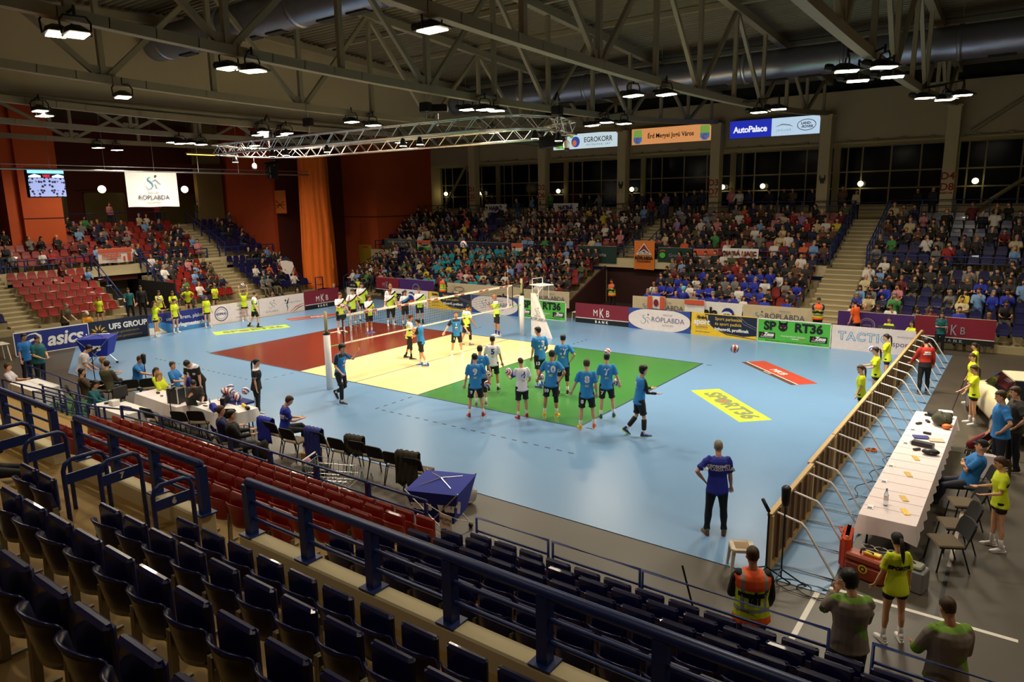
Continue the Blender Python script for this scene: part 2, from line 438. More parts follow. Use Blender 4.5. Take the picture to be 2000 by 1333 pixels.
for i, y0 in enumerate([6.44, 12.1]):
    t = thing('wall_lamp', ['round glowing globe lamp on the dark red wall between screen and white flag', 'round glowing globe lamp beside the white flag near the beige column'][i], 'lamp', (-22.0, y0, 7.25))
    MB().ball((0, 0, 0), .24).build('globe', M('globe_warm', (255, 214, 150), .4, emit=12), t, True)
    MB().tube([(-.1, 0, 0), (-4, 0, 0)], .03, 6).build('arm', PLASTICB, t)
struct(MB().box(-22.2, -21.9, -22, 18, 8.7, 9.0).build('beam_1', DKRED))
t = thing('strip_lamp', 'dim yellow fluorescent strip lamp under the low roof beyond the truss', 'lamp', (-15.9, 10.0, 9.3))
MB().box(-.08, .08, -1, 1, 0, .08).build('lamp_housing', STEEL, t); MB().tube([(0, -.8, .08), (0, -.8, 2.75)], .01, 5).build('wire', STEEL, t); MB().tube([(0, .8, .08), (0, .8, 2.75)], .01, 5).build('wire', STEEL, t); MB().tube([(0, -.95, -.03), (0, .95, -.03)], .03, 6).build('tube_lamp', M('tube_yellow', (255, 200, 90), emit=3), t)
# ================================================================== roof trusses, ducts, lamps
def chord_z(y): return 9.66 + .0017 * (y - YC) ** 2
WEBM = STEEL
TRX = [(30.0, 'above the officials table'), (23.6, 'over the wooden barrier'), (17.5, 'over the far end of the green zone'), (11.2, 'over the white zone'), (4.8, 'over the dark red zone'), (-1.6, 'against the beige end wall'), (-8.2, 'over the board row, in the dim low hall'), (-14.6, 'over the end stand, in the dim low hall')]
for x, wh in TRX:
    t = thing('roof_truss', 'long grey steel roof truss ' + wh, 'truss', (x, 0, 0), 0, 'steel roof trusses')
    ys = [-21 + k for k in range(50)]
    m = MB()
    for a, b in zip(ys[:-1], ys[1:]): m.bar((0, a - .01, chord_z(a)), (0, b + .01, chord_z(b)), .24, .24)
    m.build('bottom_chord', STEEL, t)
    low = x < -2
    tz = (lambda y: 11.6) if low else (lambda y: roof_z(y) - .32)
    m = MB(); yy = [-21, YC, 28] if not low else [-21, 28]
    for a, b in zip(yy[:-1], yy[1:]): m.bar((0, a, tz(a)), (0, b, tz(b)), .28, .3)
    m.build('top_chord', STEEL, t)
    if x < -1.7 or x > -1.5:
        k = 0; y = 1.9 - 7.1 * 3
        while y < 27:
            for dy in (0, 3.55):
                if -20.5 < y + dy < 27.5: MB().bar((0, y + dy, chord_z(y + dy)), (0, y + dy, tz(y + dy)), .14, .16).build('strut', WEBM, t)
            for dy in (-3.5, 3.5):
                a = y + (.15 if dy > 0 else -.15)
                if -20.5 < y + dy < 27.9 and -20.5 < a: MB().bar((0, a, chord_z(y) + .1), (0, y + dy, tz(y + dy) - .1), .13, .15).build('diagonal_strut', WEBM, t)
            if -20 < y < 27: MB().box(-.03, .03, y - .35, y + .35, chord_z(y) + .1, chord_z(y) + .38).build('gusset_plate', STEEL, t)
            y += 7.1
# purlins and roof bracing along the hall
for i, y in enumerate((-12.5, -5.2, 8.5, 12.5, 19.6, 23.5)):
    tag(MB().bar((-2, y, roof_z(y) - .12), (36, y, roof_z(y) - .12), .16, .2).build('roof_purlin', STEEL), 'long steel purlin under the roof deck, number %s counted from the camera side' % ORD[i + 1], 'purlin')
tag(MB().tube([(-1.7, -20, 9.98), (-1.7, 28, 9.98)], .13, 10).build('wall_pipe', STEEL, smooth=True), 'thick horizontal grey pipe along the foot of the beige end wall', 'pipe')
tag(MB().tube([(-8.0, -20, 10.9), (-8.0, 28, 10.9)], .09, 8).build('service_pipe', STEEL, smooth=True), 'thin grey pipe in the dim low hall above the board row', 'pipe')
# ducts
DUCT = M('galvanised_duct', (150, 152, 168), .32, metal=.75, var=.08, scale=3, bump=.02)
DARKV = M('dark_vent', (30, 28, 24), .7)
for i, (y, z, r, x0, lab) in enumerate(((.1, 12.45, .62, -1.7, 'fat round galvanised air duct ending at the beige end wall over the near zone'), (17.5, 11.75, .62, -1.0, 'fat round galvanised air duct running over the far side of the court'))):
    t = thing('air_duct', lab, 'duct', (0, y, z))
    m = MB(); x = x0; P = []
    while x < 35: P.append(x); x += .25
    ring = []
    for k, x in enumerate(P): ring.append((x, r * (1 + (.012 if k % 2 else 0))))
    m.tube([(a, 0, 0) for a, b in ring], [(b, b) for a, b in ring], 24, ref=(0, 0, 1), cap=0)
    m.build('duct', DUCT, t, True)
    for k in range(9):
        xx = x0 + .8 + k * 4.1
        MB().tube([(xx, 0, 0), (xx + .16, 0, 0)], r + .05, 24, ref=(0, 0, 1), cap=0).build('collar', ALU if k % 3 == 1 else DUCT, t, True)
        for q in (1.0, 2.4):
            MB().cbox(xx + q, xx + q + .9, -.16, .16, -r - .035, -r + .02, .008).build('air_vent', DARKV, t)
        m2 = MB(); m2.tube([(xx + .08, 0, r), (xx + .08, 0, 13.6 - z)], .015, 5); m2.build('hanger', STEEL, t)
# flood lights
HOUS = M('lamp_housing_dark', (26, 25, 22), .45)
PANE = M('lamp_pane', (255, 238, 205), .3, emit=PANE_STRENGTH, var=.01)
LAMPS = {23.6: [(23.08, 5.16), (23.1, 6.53), (23.95, 5.21), (23.97, 6.45), (23.83, 14.32), (24.41, 14.69), (24.97, 14.5), (23.2, -5.0), (24.0, -5.0)],
 17.5: [(17.48, -4.74), (17.09, 4.79), (17.68, 5.9), (18.27, 13.28), (18.9, 13.71)],
 11.2: [(10.95, -8.9), (11.6, -8.81), (10.9, -4.99), (11.5, -4.74), (10.8, 4.43), (11.7, 4.25), (11.3, 5.4), (11.0, 12.83), (11.7, 12.94), (12.4, 13.26)],
 4.8: [(5.1, -8.54), (4.9, -4.74), (4.9, 4.22), (5.2, 5.1), (5.2, 13.1)],
 -1.6: [(-1.2, -8.4), (-1.5, -4.44), (-1.0, -4.75), (-1.5, 4.32), (-.9, 4.14), (-1.4, 5.48), (-.8, 5.33), (-1.3, 13.2)],
 -8.2: [(-8.6, 4.13), (-8.0, 4.2), (-8.5, 5.1), (-7.9, 5.3), (-8.1, 8.6)],
 -14.6: [(-14.4, 3.1), (-14.2, 4.0)]}
hm = MB()
sec = [(-.36, .02, .17), (-.33, .13, .2), (-.18, .2, .24), (.05, .19, .24), (.25, .1, .22), (.4, 0.03, .19)]
b_ = []
for x, h, wd in sec:
    b_.append(hm.pts([(x, -wd, 0), (x, -wd * .8, h * .7), (x, -wd * .3, h), (x, wd * .3, h), (x, wd * .8, h * .7), (x, wd, 0)]))
for i in range(len(sec) - 1):
    for k in range(6): hm.face(b_[i] + k, b_[i] + (k + 1) % 6, b_[i + 1] + (k + 1) % 6, b_[i + 1] + k)
hm.face(*[b_[0] + k for k in range(5, -1, -1)]); hm.face(*[b_[-1] + k for k in range(6)])
hm.tube([(-.36, 0, .1), (-.5, 0, .12)], .1, 8)
hmesh = hm.mesh('lamp_housing'); hmesh.materials.append(HOUS)
pmesh = MB().cbox(-.27, .27, -.18, .18, -.02, 0, .005).mesh('lamp_pane'); pmesh.materials.append(PANE)
bm_ = MB().tube([(0, -.26, 0), (0, -.28, .25), (0, -.2, .36), (0, .2, .36), (0, .28, .25), (0, .26, 0)], .022, 6); bm_.tube([(0, 0, .36), (0, 0, .55)], .03, 6)
bmesh_ = bm_.mesh('bracket'); bmesh_.materials.append(HOUS)
where = {23.6: 'truss over the wooden barrier', 17.5: 'truss over the end of the green zone', 11.2: 'truss over the white zone', 4.8: 'truss over the dark red zone', -1.6: 'truss against the beige end wall', -8.2: 'dim truss over the board row', -14.6: 'dim truss over the end stand'}
def flood(x, y, z, rz, lab, power, spread, tx=None):
    t = thing('flood_light', lab, 'lamp', (x, y, z), rz, 'flood lights hung under the roof trusses')
    link('lamp_housing', hmesh, t); link('lamp_pane', pmesh, t); link('bracket', bmesh_, t)
    if tx is not None:
        q = Matrix.Rotation(-rz, 3, 'Z') @ V((tx - x, 0, 0)); zz = chord_z(y) - z
        MB().tube([(0, 0, .5), (q.x, q.y, max(zz, .3))], .028, 6).build('mount_arm', HOUS, t)
    if power:
        ld = bpy.data.lights.new('flood_beam', 'AREA'); ld.shape = 'RECTANGLE'; ld.size = .5; ld.size_y = .34
        ld.energy = power; ld.color = LAMP_COL; ld.spread = R(spread)
        link('flood_beam', ld, t, (0, 0, -.03))
for tx, L in LAMPS.items():
    for i, (x, y) in enumerate(L):
        side = (abs(y - YC) > 8 or tx < -5) and not (tx == -1.6 and y > 0)
        flood(x, y, chord_z(y) - .36 - (.09 if i % 2 else 0), random.uniform(-.35, .35) + (0 if tx < 20 else .5), 'flood light, %s from the camera side, %s' % (nth(i + 1), where[tx]), (LAMP_SIDE_W * 1.5 if tx < -5 else LAMP_SIDE_W) if side else LAMP_W, 165 if (side or tx < 0) else 130, tx)
for i, x in enumerate((23.6, 17.5, 11.2)):  # lamps out of view, added to lift the dark near seats
    flood(x, -14.6, chord_z(-14.6) - .36, 0, 'unseen flood light added above the near seats, %s truss from the officials side' % nth(i + 1), NEAR_FILL_W, 160, x)
# ---------------------------------------------------------------- aluminium lighting truss ring
TR = M('truss_tube', (214, 210, 204), .28, metal=.85, var=.04)
ring = [(-2.4, 3.6), (-1.7, 2.3), (-.3, 2.1), (13.2, 2.1), (14.4, 2.6), (14.8, 3.9), (14.4, 5.5), (12.9, 6.3), (-.6, 6.3), (-2.1, 5.6)]
zr = 8.28; a = .2
tr = thing('lighting_truss', 'long ring of shiny aluminium lattice truss hanging above the court', 'truss', (0, 0, zr))
nn = len(ring)
def off(i, d):
    p0, p1, p2 = V(ring[i - 1]), V(ring[i]), V(ring[(i + 1) % nn])
    n = ((p1 - p0).normalized() + (p2 - p1).normalized()).normalized()
    return V((p1.x + n.y * d, p1.y - n.x * d))
for (d, z) in ((a, 0), (-a, 0), (a, .4), (-a, .4)):
    P = [off(i, d) for i in range(nn)]
    m = MB()
    for i in range(nn):
        p, q = P[i], P[(i + 1) % nn]; m.tube([(p.x, p.y, z), (q.x, q.y, z)], .026, 6, cap=0)
    m.build('chord_tube', TR, tr, True)
lace = 0
for i in range(nn):
    A = [off(i, a), off(i, -a)]; B = [off((i + 1) % nn, a), off((i + 1) % nn, -a)]
    L = (B[0] - A[0]).length; k = max(2, int(L / .42))
    for j in range(k):
        m = MB()
        for s_ in (0, 1):
            p = A[s_].lerp(B[s_], j / k); q = A[s_].lerp(B[s_], (j + 1) / k)
            z0, z1 = (0, .4) if (j + s_) % 2 else (.4, 0)
            m.tube([(p.x, p.y, z0), (q.x, q.y, z1)], .013, 5, cap=0)
        for z in (0, .4):
            p = A[0].lerp(B[0], j / k); q = A[1].lerp(B[1], (j + 1) / k); m.tube([(p.x, p.y, z), (q.x, q.y, z)], .012, 5, cap=0)
        if lace < 110: m.build('lattice_brace', TR, tr)
        lace += 1
# hoists, par lamps, speaker, cameras on the ring
for i, (x, y, dz) in enumerate(((10.9, 2.1, 1.0), (13.6, 5.9, .8), (-.9, 4.4, 1.1), (4.6, 2.3, 1.0))):
    t = thing('chain_hoist', ['black chain hoist hanging over the lighting truss near its camera-side edge', 'black chain hoist over the truss corner by the pale lit sign', 'black chain hoist over the truss end by the orange wall', 'black chain hoist midway along the lighting truss'][i], 'hoist', (x, y, zr + .42))
    MB().tube([(0, 0, 0), (0, 0, dz)], .03, 6).build('chain', ALU, t)
    MB().cbox(-.18, .18, -.14, .14, .3, .62, .03).build('motor', PLASTICB, t)
    MB().tube([(0, -.15, dz), (0, 0, dz + .25), (0, .15, dz)], .04, 6).build('strop', PLASTICB, t)
par = M('par_lamp_pane', (255, 240, 210), .3, emit=10, var=.01)
for i, (x, y) in enumerate(((2.2, 2.3), (3.1, 2.3), (5.6, 2.3), (9.6, 2.3), (10.4, 2.3), (14.42, 3.3), (14.48, 4.6), (-2.1, 3.4))):
    t = thing('par_lamp', 'small bright spot lamp clamped under the aluminium truss, number %s from the orange wall end' % ORD[i + 1], 'lamp', (x, y, zr - .03), 0, 'small spot lamps on the lighting truss')
    MB().tube([(0, 0, .03), (0, 0, -.05), (0, 0, -.22)], [.03, .09, .13], 12).build('lamp_can', PLASTICB, t, True); MB().tube([(0, 0, -.225), (0, 0, -.25)], .12, 12, cap=0).build('lamp_pane', par, t)
    ld = bpy.data.lights.new('spot_beam', 'AREA'); ld.shape = 'DISK'; ld.size = .22; ld.energy = 120; ld.color = LAMP_COL; ld.spread = R(150)
    link('spot_beam', ld, t, (0, 0, -.28))
for i, (x, y) in enumerate(((14.8, 4.6), (-2.45, 4.6))):
    t = thing('dome_camera', ['white dome camera hanging below the truss end by the pale lit sign', 'white dome camera hanging below the truss end by the orange wall'][i], 'camera', (x, y, zr - .03))
    MB().tube([(0, 0, 0), (0, 0, -.25)], .02, 6).build('stalk', ALU, t); MB().ball((0, 0, -.38), (.12, .12, .16)).build('dome', WHITE, t, True); MB().ball((0, 0, -.48), (.09, .09, .1)).build('lens', PLASTICB, t, True)
t = thing('loudspeaker', 'black wedge loudspeaker hanging under the truss beside the pale lit sign', 'speaker', (13.6, 5.7, zr - .03), .4)
MB().prism([(-.5, -.25, 0), (.35, -.25, .1), (.5, -.25, -.25), (-.5, -.25, -.38)], (0, .5, 0)).build('cabinet', PLASTICB, t); MB().tube([(0, 0, 0), (0, 0, .15)], .04, 6).build('clamp', PLASTICB, t)
t = thing('projector_box', 'black box with lit side on a post over the lighting truss', 'projector', (10.95, 2.6, zr + .75), .6)
MB().cbox(-.35, .35, -.16, .16, 0, .26, .03).build('body', PLASTICB, t); MB().box(.35, .36, -.12, .12, .05, .2).build('face', M('pink_panel', (190, 140, 130)), t); MB().tube([(0, 0, 0), (0, 0, -.4)], .05, 6).build('post', ALU, t)
# pipe with the LED screen and the big flag in front of the end stand
pp = thing('hanging_pipe', 'long thin horizontal metal pipe hung across the end stand', 'pipe', (-12, 0, 7.97))
MB().tube([(0, -8, 0), (0, 15.2, 0)], .05, 8).tube([(0, -8, .22), (0, 15.2, .22)], .02, 6).build('tube', ALU, pp, True)
for k in range(7): MB().tube([(0, -3 + 2.6 * k, 0), (0, -3 + 2.6 * k, 3.2)], .012, 5).build('hanger_wire', ALU, pp)
t = thing('stage_light', 'black moving head stage lamp hung on the thin pipe beside the orange curtain', 'lamp', (-12, 12.4, 7.97))
MB().cbox(-.25, .25, -.35, .3, .05, .5, .05).cbox(-.2, .2, -.3, .3, -.3, .02, .04).build('lamp_body', PLASTICB, t); MB().tube([(0, -.5, .6), (0, .5, .75)], .12, 8).build('arm', PLASTICB, t)
sc = thing('led_screen', 'hanging LED screen showing pale ornamental pattern under a bright blue strip', 'screen', (-12, -.6, 6.72))
MB().cbox(-.3, -.02, -.84, .84, -.1, 1.33, .02).build('screen_casing', PLASTICB, sc)
def screen_mat():
    m = M('screen_pattern', (150, 160, 205), emit=.8)
    nt = m.node_tree; b = nt.nodes['Principled BSDF']
    tc = nt.nodes.new('ShaderNodeTexCoord'); mp = nt.nodes.new('ShaderNodeMapping'); mp.inputs['Scale'].default_value = (1, 2.3, 2.3)
    a1 = nt.nodes.new('ShaderNodeVectorMath'); a1.operation = 'ABSOLUTE'
    vo = nt.nodes.new('ShaderNodeTexVoronoi'); vo.inputs['Scale'].default_value = 2.6
    cr = nt.nodes.new('ShaderNodeValToRGB'); cr.color_ramp.elements[0].position = .3; cr.color_ramp.elements[0].color = (.01, .012, .04, 1); cr.color_ramp.elements[1].position = .42; cr.color_ramp.elements[1].color = (.28, .33, .6, 1)
    nt.links.new(tc.outputs['Object'], mp.inputs[0]); nt.links.new(mp.outputs[0], a1.inputs[0]); nt.links.new(a1.outputs[0], vo.inputs[0]); nt.links.new(vo.outputs['Distance'], cr.inputs[0])
    nt.links.new(cr.outputs[0], b.inputs['Emission Color']); nt.links.new(cr.outputs[0], b.inputs['Base Color']); b.inputs['Emission Strength'].default_value = 1.3
    return m
MB().box(-.02, 0, -.8, .8, -.05, .84).build('screen_face', screen_mat(), sc)
MB().box(-.02, 0, -.8, .8, 1.06, 1.28).build('screen_face', M('screen_cyan', (120, 205, 255), emit=2.2), sc)
MB().box(-.02, 0, -.8, .8, .84, 1.06).build('screen_face', M('screen_navy', (8, 14, 40), emit=.5), sc)
for y0, y1 in ((-.78, -.25), (.25, .78)): polyxz([(y0, .86), (y1, .86), (y1, .95), ((y0 + y1) / 2, 1.03), (y0, .93)]).build('screen_face', M('screen_white', (200, 235, 255), emit=2.0), sc, loc=(.004, 0, 0), rot=(0, 0, PI / 2))
text('VISZ', .16, M('screen_red', (220, 40, 60), emit=1.2), sc, (.004, 0, .93), (PI / 2, 0, PI / 2), bold=.01)
# lamps above the near stand and behind the camera keep the hall's grid going
for i, (x, y) in enumerate(((30, 5), (30, 13.5), (30, -5))):
    flood(x, y, chord_z(y) - .36, 0, 'flood light, %s on the truss above the officials table' % nth(i + 1), LAMP_W if i == 0 else LAMP_SIDE_W, 125, 30)
# ================================================================== grandstands
CONC = M('stand_concrete', (158, 144, 108), .8, var=.1, scale=2, bump=.05)
CONCD = M('stand_concrete_dark', (120, 110, 90), .85, var=.1, scale=2)
def LT(i): return .29 + .33 * i          # tread height, lower rows
def UT(j): return 2.55 + .355 * j        # tread height, upper rows
def FY(i): return 17.0 + .8 * i
def FU(j): return 21.9 + .8 * j
# --- stand across the court (rows along x)
gs = thing('grandstand', 'concrete stepped grandstand across the court below the window columns', 'grandstand', (0, 0, 0))
def steps(parent, segs, ax):
    """segs: (a0,a1,row positions, tread fn, depth)"""
    for a0, a1, rows, tr_, dp, base in segs:
        for k, p in enumerate(rows):
            mb = MB()
            q0, q1 = (p - .35, p - .35 + dp + (.0 if k < len(rows) - 1 else .1))
            if ax == 'x': mb.box(a0, a1, q0, q1, base, tr_(k))
            else: mb.box(-q1, -q0, a0, a1, base, tr_(k))
            mb.build('step', CONC, parent)
steps(gs, [(-10.8, 7.1, [FY(i) for i in range(6)], LT, .8, 0), (11.4, 19.4, [FY(i) for i in range(6)], LT, .8, 0), (21.1, 34, [FY(i) for i in range(6)], LT, .8, 0),
           (-12.9, 34, [FU(j) for j in range(7)], UT, .8, 2.2)], 'x')
pm = MB().box(-12.9, -10.8, 21.2, 21.6, 0, 2.65).box(-10.8, 19.4, 21.25, 21.55, 2.15, 2.68).box(21.1, 34, 21.25, 21.55, 1.9, 2.68)
pm.build('parapet', CREAM, gs)
MB().box(-12.9, 34, 27.05, 31.2, 4.4, 4.76).build('concourse_slab', CONC, gs)
MB().prism([(7.1, 16.6, 0), (7.1, 21.2, 0), (7.1, 21.2, 2.2), (7.1, 16.6, .35)], (.12, 0, 0)).prism([(11.28, 16.6, 0), (11.28, 21.2, 0), (11.28, 21.2, 2.2), (11.28, 16.6, .35)], (.12, 0, 0)).box(7.1, 11.4, 21.6, 21.7, 0, 2.3).build('tunnel_wall', M('tunnel_red', (56, 20, 16), .8), gs)
# wide stair between the red and the blue block, and the two upper stairs
def stair(name, x0, x1, y0, z0, y1, z1, n, parent, ax='x'):
    for k in range(n):
        y = y0 + (y1 - y0) * k / n; z = z0 + (z1 - z0) * (k + 1) / n; d = (y1 - y0) / n
        mb = MB()
        if ax == 'x': mb.box(x0, x1, y, y + d + .05, max(0, z - .6), z)
        else: mb.box(-(y + d + .05), -y, x0, x1, max(0, z - .6), z)
        mb.build(name, CONC, parent)
        m2 = MB()
        if ax == 'x': m2.box(x0, x1, y - .012, y + .05, z - .06, z + .004)
        else: m2.box(-(y + .05), -(y - .012), x0, x1, z - .06, z + .004)
        m2.build('step_nosing', CREAM, parent)
stair('stair_step', 19.4, 21.1, 16.6, 0, 21.6, 2.55, 13, gs); stair('stair_step', 19.5, 21.0, 22.1, 2.6, 27.05, 4.76, 12, gs)
stair('stair_step', -2.9, -1.9, 22.1, 2.6, 27.05, 4.78, 12, gs); stair('stair_step', 8.0, 9.4, 22.1, 2.6, 27.05, 4.78, 12, gs)
# --- end stand (rows along y, facing +x)
ge = thing('grandstand', 'stepped end grandstand with red seats behind the dark blue boards', 'grandstand', (0, 0, 0))
EX = lambda i: 12.6 + .68 * i
EU = lambda j: 17.3 + .7 * j
steps(ge, [(-12, -2.9, [EX(i) for i in range(6)], LT, .68, 0), (-1.7, 2.8, [EX(i) for i in range(6)], LT, .68, 0), (5.6, 9.8, [EX(i) for i in range(6)], LT, .68, 0), (11.0, 15.5, [EX(i) for i in range(6)], LT, .68, 0),
           (-12, 15.5, [EU(j) for j in range(7)], UT, .7, 2.2)], 'y')
MB().box(-16.95, -16.6, -12, 15.5, 2.1, 2.68).build('parapet', CREAM, ge)
MB().box(-25.9, -22.0, -12, 15.5, 4.4, 4.76).build('concourse_slab', CONC, ge)
stair('stair_step', -2.9, -1.7, 12.2, 0, 16.9, 2.55, 13, ge, 'y'); stair('stair_step', 9.8, 11.0, 12.2, 0, 16.9, 2.55, 13, ge, 'y'); stair('stair_step', 10.6, 11.8, 17.3, 2.6, 22.0, 4.78, 12, ge, 'y')
MB().box(-18.5, -18.3, 2.8, 5.6, 0, 2.2).build('tunnel_wall', M('tunnel_olive', (98, 86, 50), .7), ge)
MB().box(-17.5, -12.6, 5.55, 5.65, 0, 1.7).build('tunnel_wall', M('tunnel_black', (24, 20, 18), .8), ge); MB().box(-17.5, -16.9, 2.8, 5.6, 1.75, 2.3).build('tunnel_lintel', DKRED, ge)
CONCN = M('stand_screed_warm', (150, 118, 56), .75, var=.12, scale=2, bump=.05)  # near stand concrete with the warm lamplight put into its colour
# --- near stand (rows along x, facing the court)
gn = thing('grandstand', 'cream stepped grandstand with empty blue and red seats, camera side', 'grandstand', (0, 0, 0))
NL = [(-8.32, .45), (-8.97, .77), (-9.62, 1.04), (-10.27, 1.32), (-10.92, 1.55)]        # y of seat, tread z (front row first)
NU = [(-12.24, 1.98), (-13.0, 2.43), (-13.8, 2.89), (-14.58, 3.34), (-15.36, 3.8)]
for k, (y, z) in enumerate(NL):
    MB().box(2, 34, y - .38, y + .34 + 0, 0, z).build('step', CONCN, gn)
for k, (y, z) in enumerate(NU):
    MB().box(2, 34, y - .46, y + .34 + (.5 if k == 0 else 0), 1.0, z).build('step', CONCN, gn)
MB().box(2, 34, -21.9, -15.8, 2, 4.2).build('concourse_slab', CONCN, gn)
for k in range(4):     # half steps and numbers in the aisle
    y = NU[k][0] - .33; z = NU[k][1]
    MB().box(19.1, 19.95, y - .13, y + .22, z, z + .23).build('aisle_step', CREAM, gn)
    q = MB().box(19.35, 19.62, y + .03, y + .2, z + .23, z + .233).build('number_plate', M('plate_white', (225, 220, 205), .5), gn)
for k in range(4):
    y = NL[k][0] - .33; z = NL[k][1]
    MB().box(20.4, 20.95, y - .06, y + .25, z, z + .165).build('aisle_step', CREAM, gn)
PARA = [(2.0, 14.9), (15.6, 19.3), (20.15, 33)]
for a, b in PARA:
    MB().cbox(a, b, -11.5, -11.27, 1.0, 2.23, .02).build('parapet', CREAM, gn)
# ---------------------------------------------------------------- railings
def railing(label, P, h, posts, rails, r=.03, pw=.06, cat='railing', parent=None, mesh=None, foot=False, top=None):
    """rail following 2-D/3-D points P; posts evenly"""
    t = thing('railing', label, cat, tuple(P[0]))
    o = V(P[0]); P = [V(p) - o for p in P]
    for k, hh in enumerate(rails):
        rr = (top or r) if k == 0 else r * .75
        MB().tube([p + V((0, 0, hh)) for p in P], rr, 8).build('rail', NAVYM, t, True)
    for (p, q, n) in [(P[i], P[i + 1], posts) for i in range(len(P) - 1)]:
        for k in range(n + 1):
            c = p.lerp(q, k / n); m = MB()
            m.box(c.x - pw / 2, c.x + pw / 2, c.y - pw / 2, c.y + pw / 2, c.z, c.z + h)
            if foot: m.box(c.x - pw, c.x + pw, c.y - pw, c.y + pw, c.z, c.z + .02)
            m.build('post', NAVYM, t)
    return t
for i, (a, b) in enumerate(PARA):
    n = max(2, int((b - a) / 1.02))
    railing(['heavy blue rail on cream parapet, stretch beyond the number 7 aisle', 'heavy blue rail on cream parapet between the two numbered aisles', 'heavy blue rail on cream parapet from the number 6 aisle on'][i],
            [(a + .12, -11.39, 2.23), (b - .05, -11.39, 2.23)], .64, n, [.67, .43, .22], .03, .11, foot=True, top=.055)
# mesh panels in front of the lowest row
def mesh_mat():
    m = M('blue_wire', (28, 42, 92), .4)
    return m
segs = [(20.92, 22.26), (22.34, 23.72), (23.76, 26.08), (26.54, 28.9)]
for i, (a, b) in enumerate(segs):
    t = thing('barrier', ['blue barrier panel of wire mesh beside the cord with the paper notice', 'blue mesh barrier panel with two dark chairs in front of it', 'long blue mesh barrier panel with mop and security man in front', 'blue mesh barrier panel in front of the second grey sweatshirt'][i], 'barrier', (a, -7.95, .27))
    L = b - a
    m = MB()
    m.tube([(0, 0, .15), (0, 0, 1.0), (L, 0, 1.0), (L, 0, .15)], .024, 6); m.tube([(0, 0, .78), (L, 0, .78)], .018, 6); m.tube([(0, 0, .56), (L, 0, .56)], .02, 6); m.tube([(0, 0, .19), (L, 0, .19)], .02, 6)
    m.build('frame', NAVYM, t, True)
    m = MB(); p = .065; k = -int(.48 / p)
    while k * p < L:
        for s_ in (1, -1):
            x0 = k * p; z0, z1 = .19, .56
            x1 = x0 + .37
            a0 = max(0, x0); b0 = min(L, x1)
            if b0 - a0 > .01:
                f0 = (a0 - x0) / .37; f1 = (b0 - x0) / .37
                if s_ < 0: f0, f1 = 1 - f0, 1 - f1
                m.bar((a0, 0, z0 + .37 * f0), (b0, 0, z0 + .37 * f1), .0095, .0095)
        k += 1
    m.build('wire_mesh', mesh_mat(), t)['kind'] = 'stuff'
# plain blue rails further along the front
for i, (a, b, y0, y1) in enumerate([(11.43, 14.2, -7.95, -7.95), (14.25, 15.58, -7.95, -7.95), (15.64, 17.02, -7.95, -7.95), (17.08, 18.43, -7.95, -7.95), (9.7, 11.35, -8.05, -7.95)]):
    railing(['blue front rail with the two seated men behind it', 'blue front rail with the backpack beyond it', 'blue front rail before the dark green bag and bench chairs', 'blue front rail with the shopping trolley behind it', 'short blue front rail beside the green mat and paper notice'][i], [(a, y0, .3), (b, y1, .3)], .98, 1, [.98, .74, .48], .024, .055)
railing('single blue post rail ending at the navy ball basket', [(18.48, -7.95, .3), (19.85, -7.95, .3)], .98, 1, [.98, .74, .48], .024, .05)
# cord with notice
t = thing('cord_barrier', 'thin pale cord with a white paper notice tied between rail and mesh barrier', 'cord', (19.87, -7.97, .3))
for z in (.95, .55): MB().tube([(0, 0, z), (.35, 0, z - .09), (.7, 0, z - .11), (1.04, 0, z - .06)], .008, 5).build('cord', M('pale_cord', (210, 200, 170), .8), t)
n_ = MB().box(.3, .56, -.012, -.008, .5, .86).build('paper_notice', M('notice_paper', (225, 218, 205), .8), t)
text('BELÉPNI\nTILOS', .07, BLACK, n_, (.43, -.014, .74)); disc(.43, .58, .035, .045, -.014).build('print', BLACK, n_)
t = thing('cord_barrier', 'white paper notice tied to the rail above the green mat', 'cord', (10.4, -7.98, .3), .06)
MB().tube([(-.6, 0, .8), (0, 0, .72), (.7, 0, .76)], .008, 5).build('cord', M('pale_cord', (210, 200, 170), .8), t)
n_ = MB().box(-.2, .05, -.012, -.008, .42, .74).build('paper_notice', M('notice_paper', (225, 218, 205), .8), t)
text('SAJTÓ\n1', .07, BLACK, n_, (-.08, -.014, .6))
# rails round the media tables
for i, (p, q) in enumerate([((1.0, -7.0, 0), (5.2, -7.2, 0)), ((2.6, -8.25, 0), (6.3, -8.0, 0)), ((5.0, -8.3, 0), (8.3, -8.0, 0)), ((7.9, -8.1, 0), (9.6, -7.6, 0)), ((4.6, -7.9, 0), (7.4, -7.7, 0))]):
    railing(['low blue rail behind the first white media table', 'blue rail along the front of the first white media table', 'blue rail along the front of the second white media table', 'blue rail at the green mat corner of the second media table', 'blue rail between the two white media tables'][i], [p, q], 1.02, 3, [1.02, .72, .42], .022, .045)
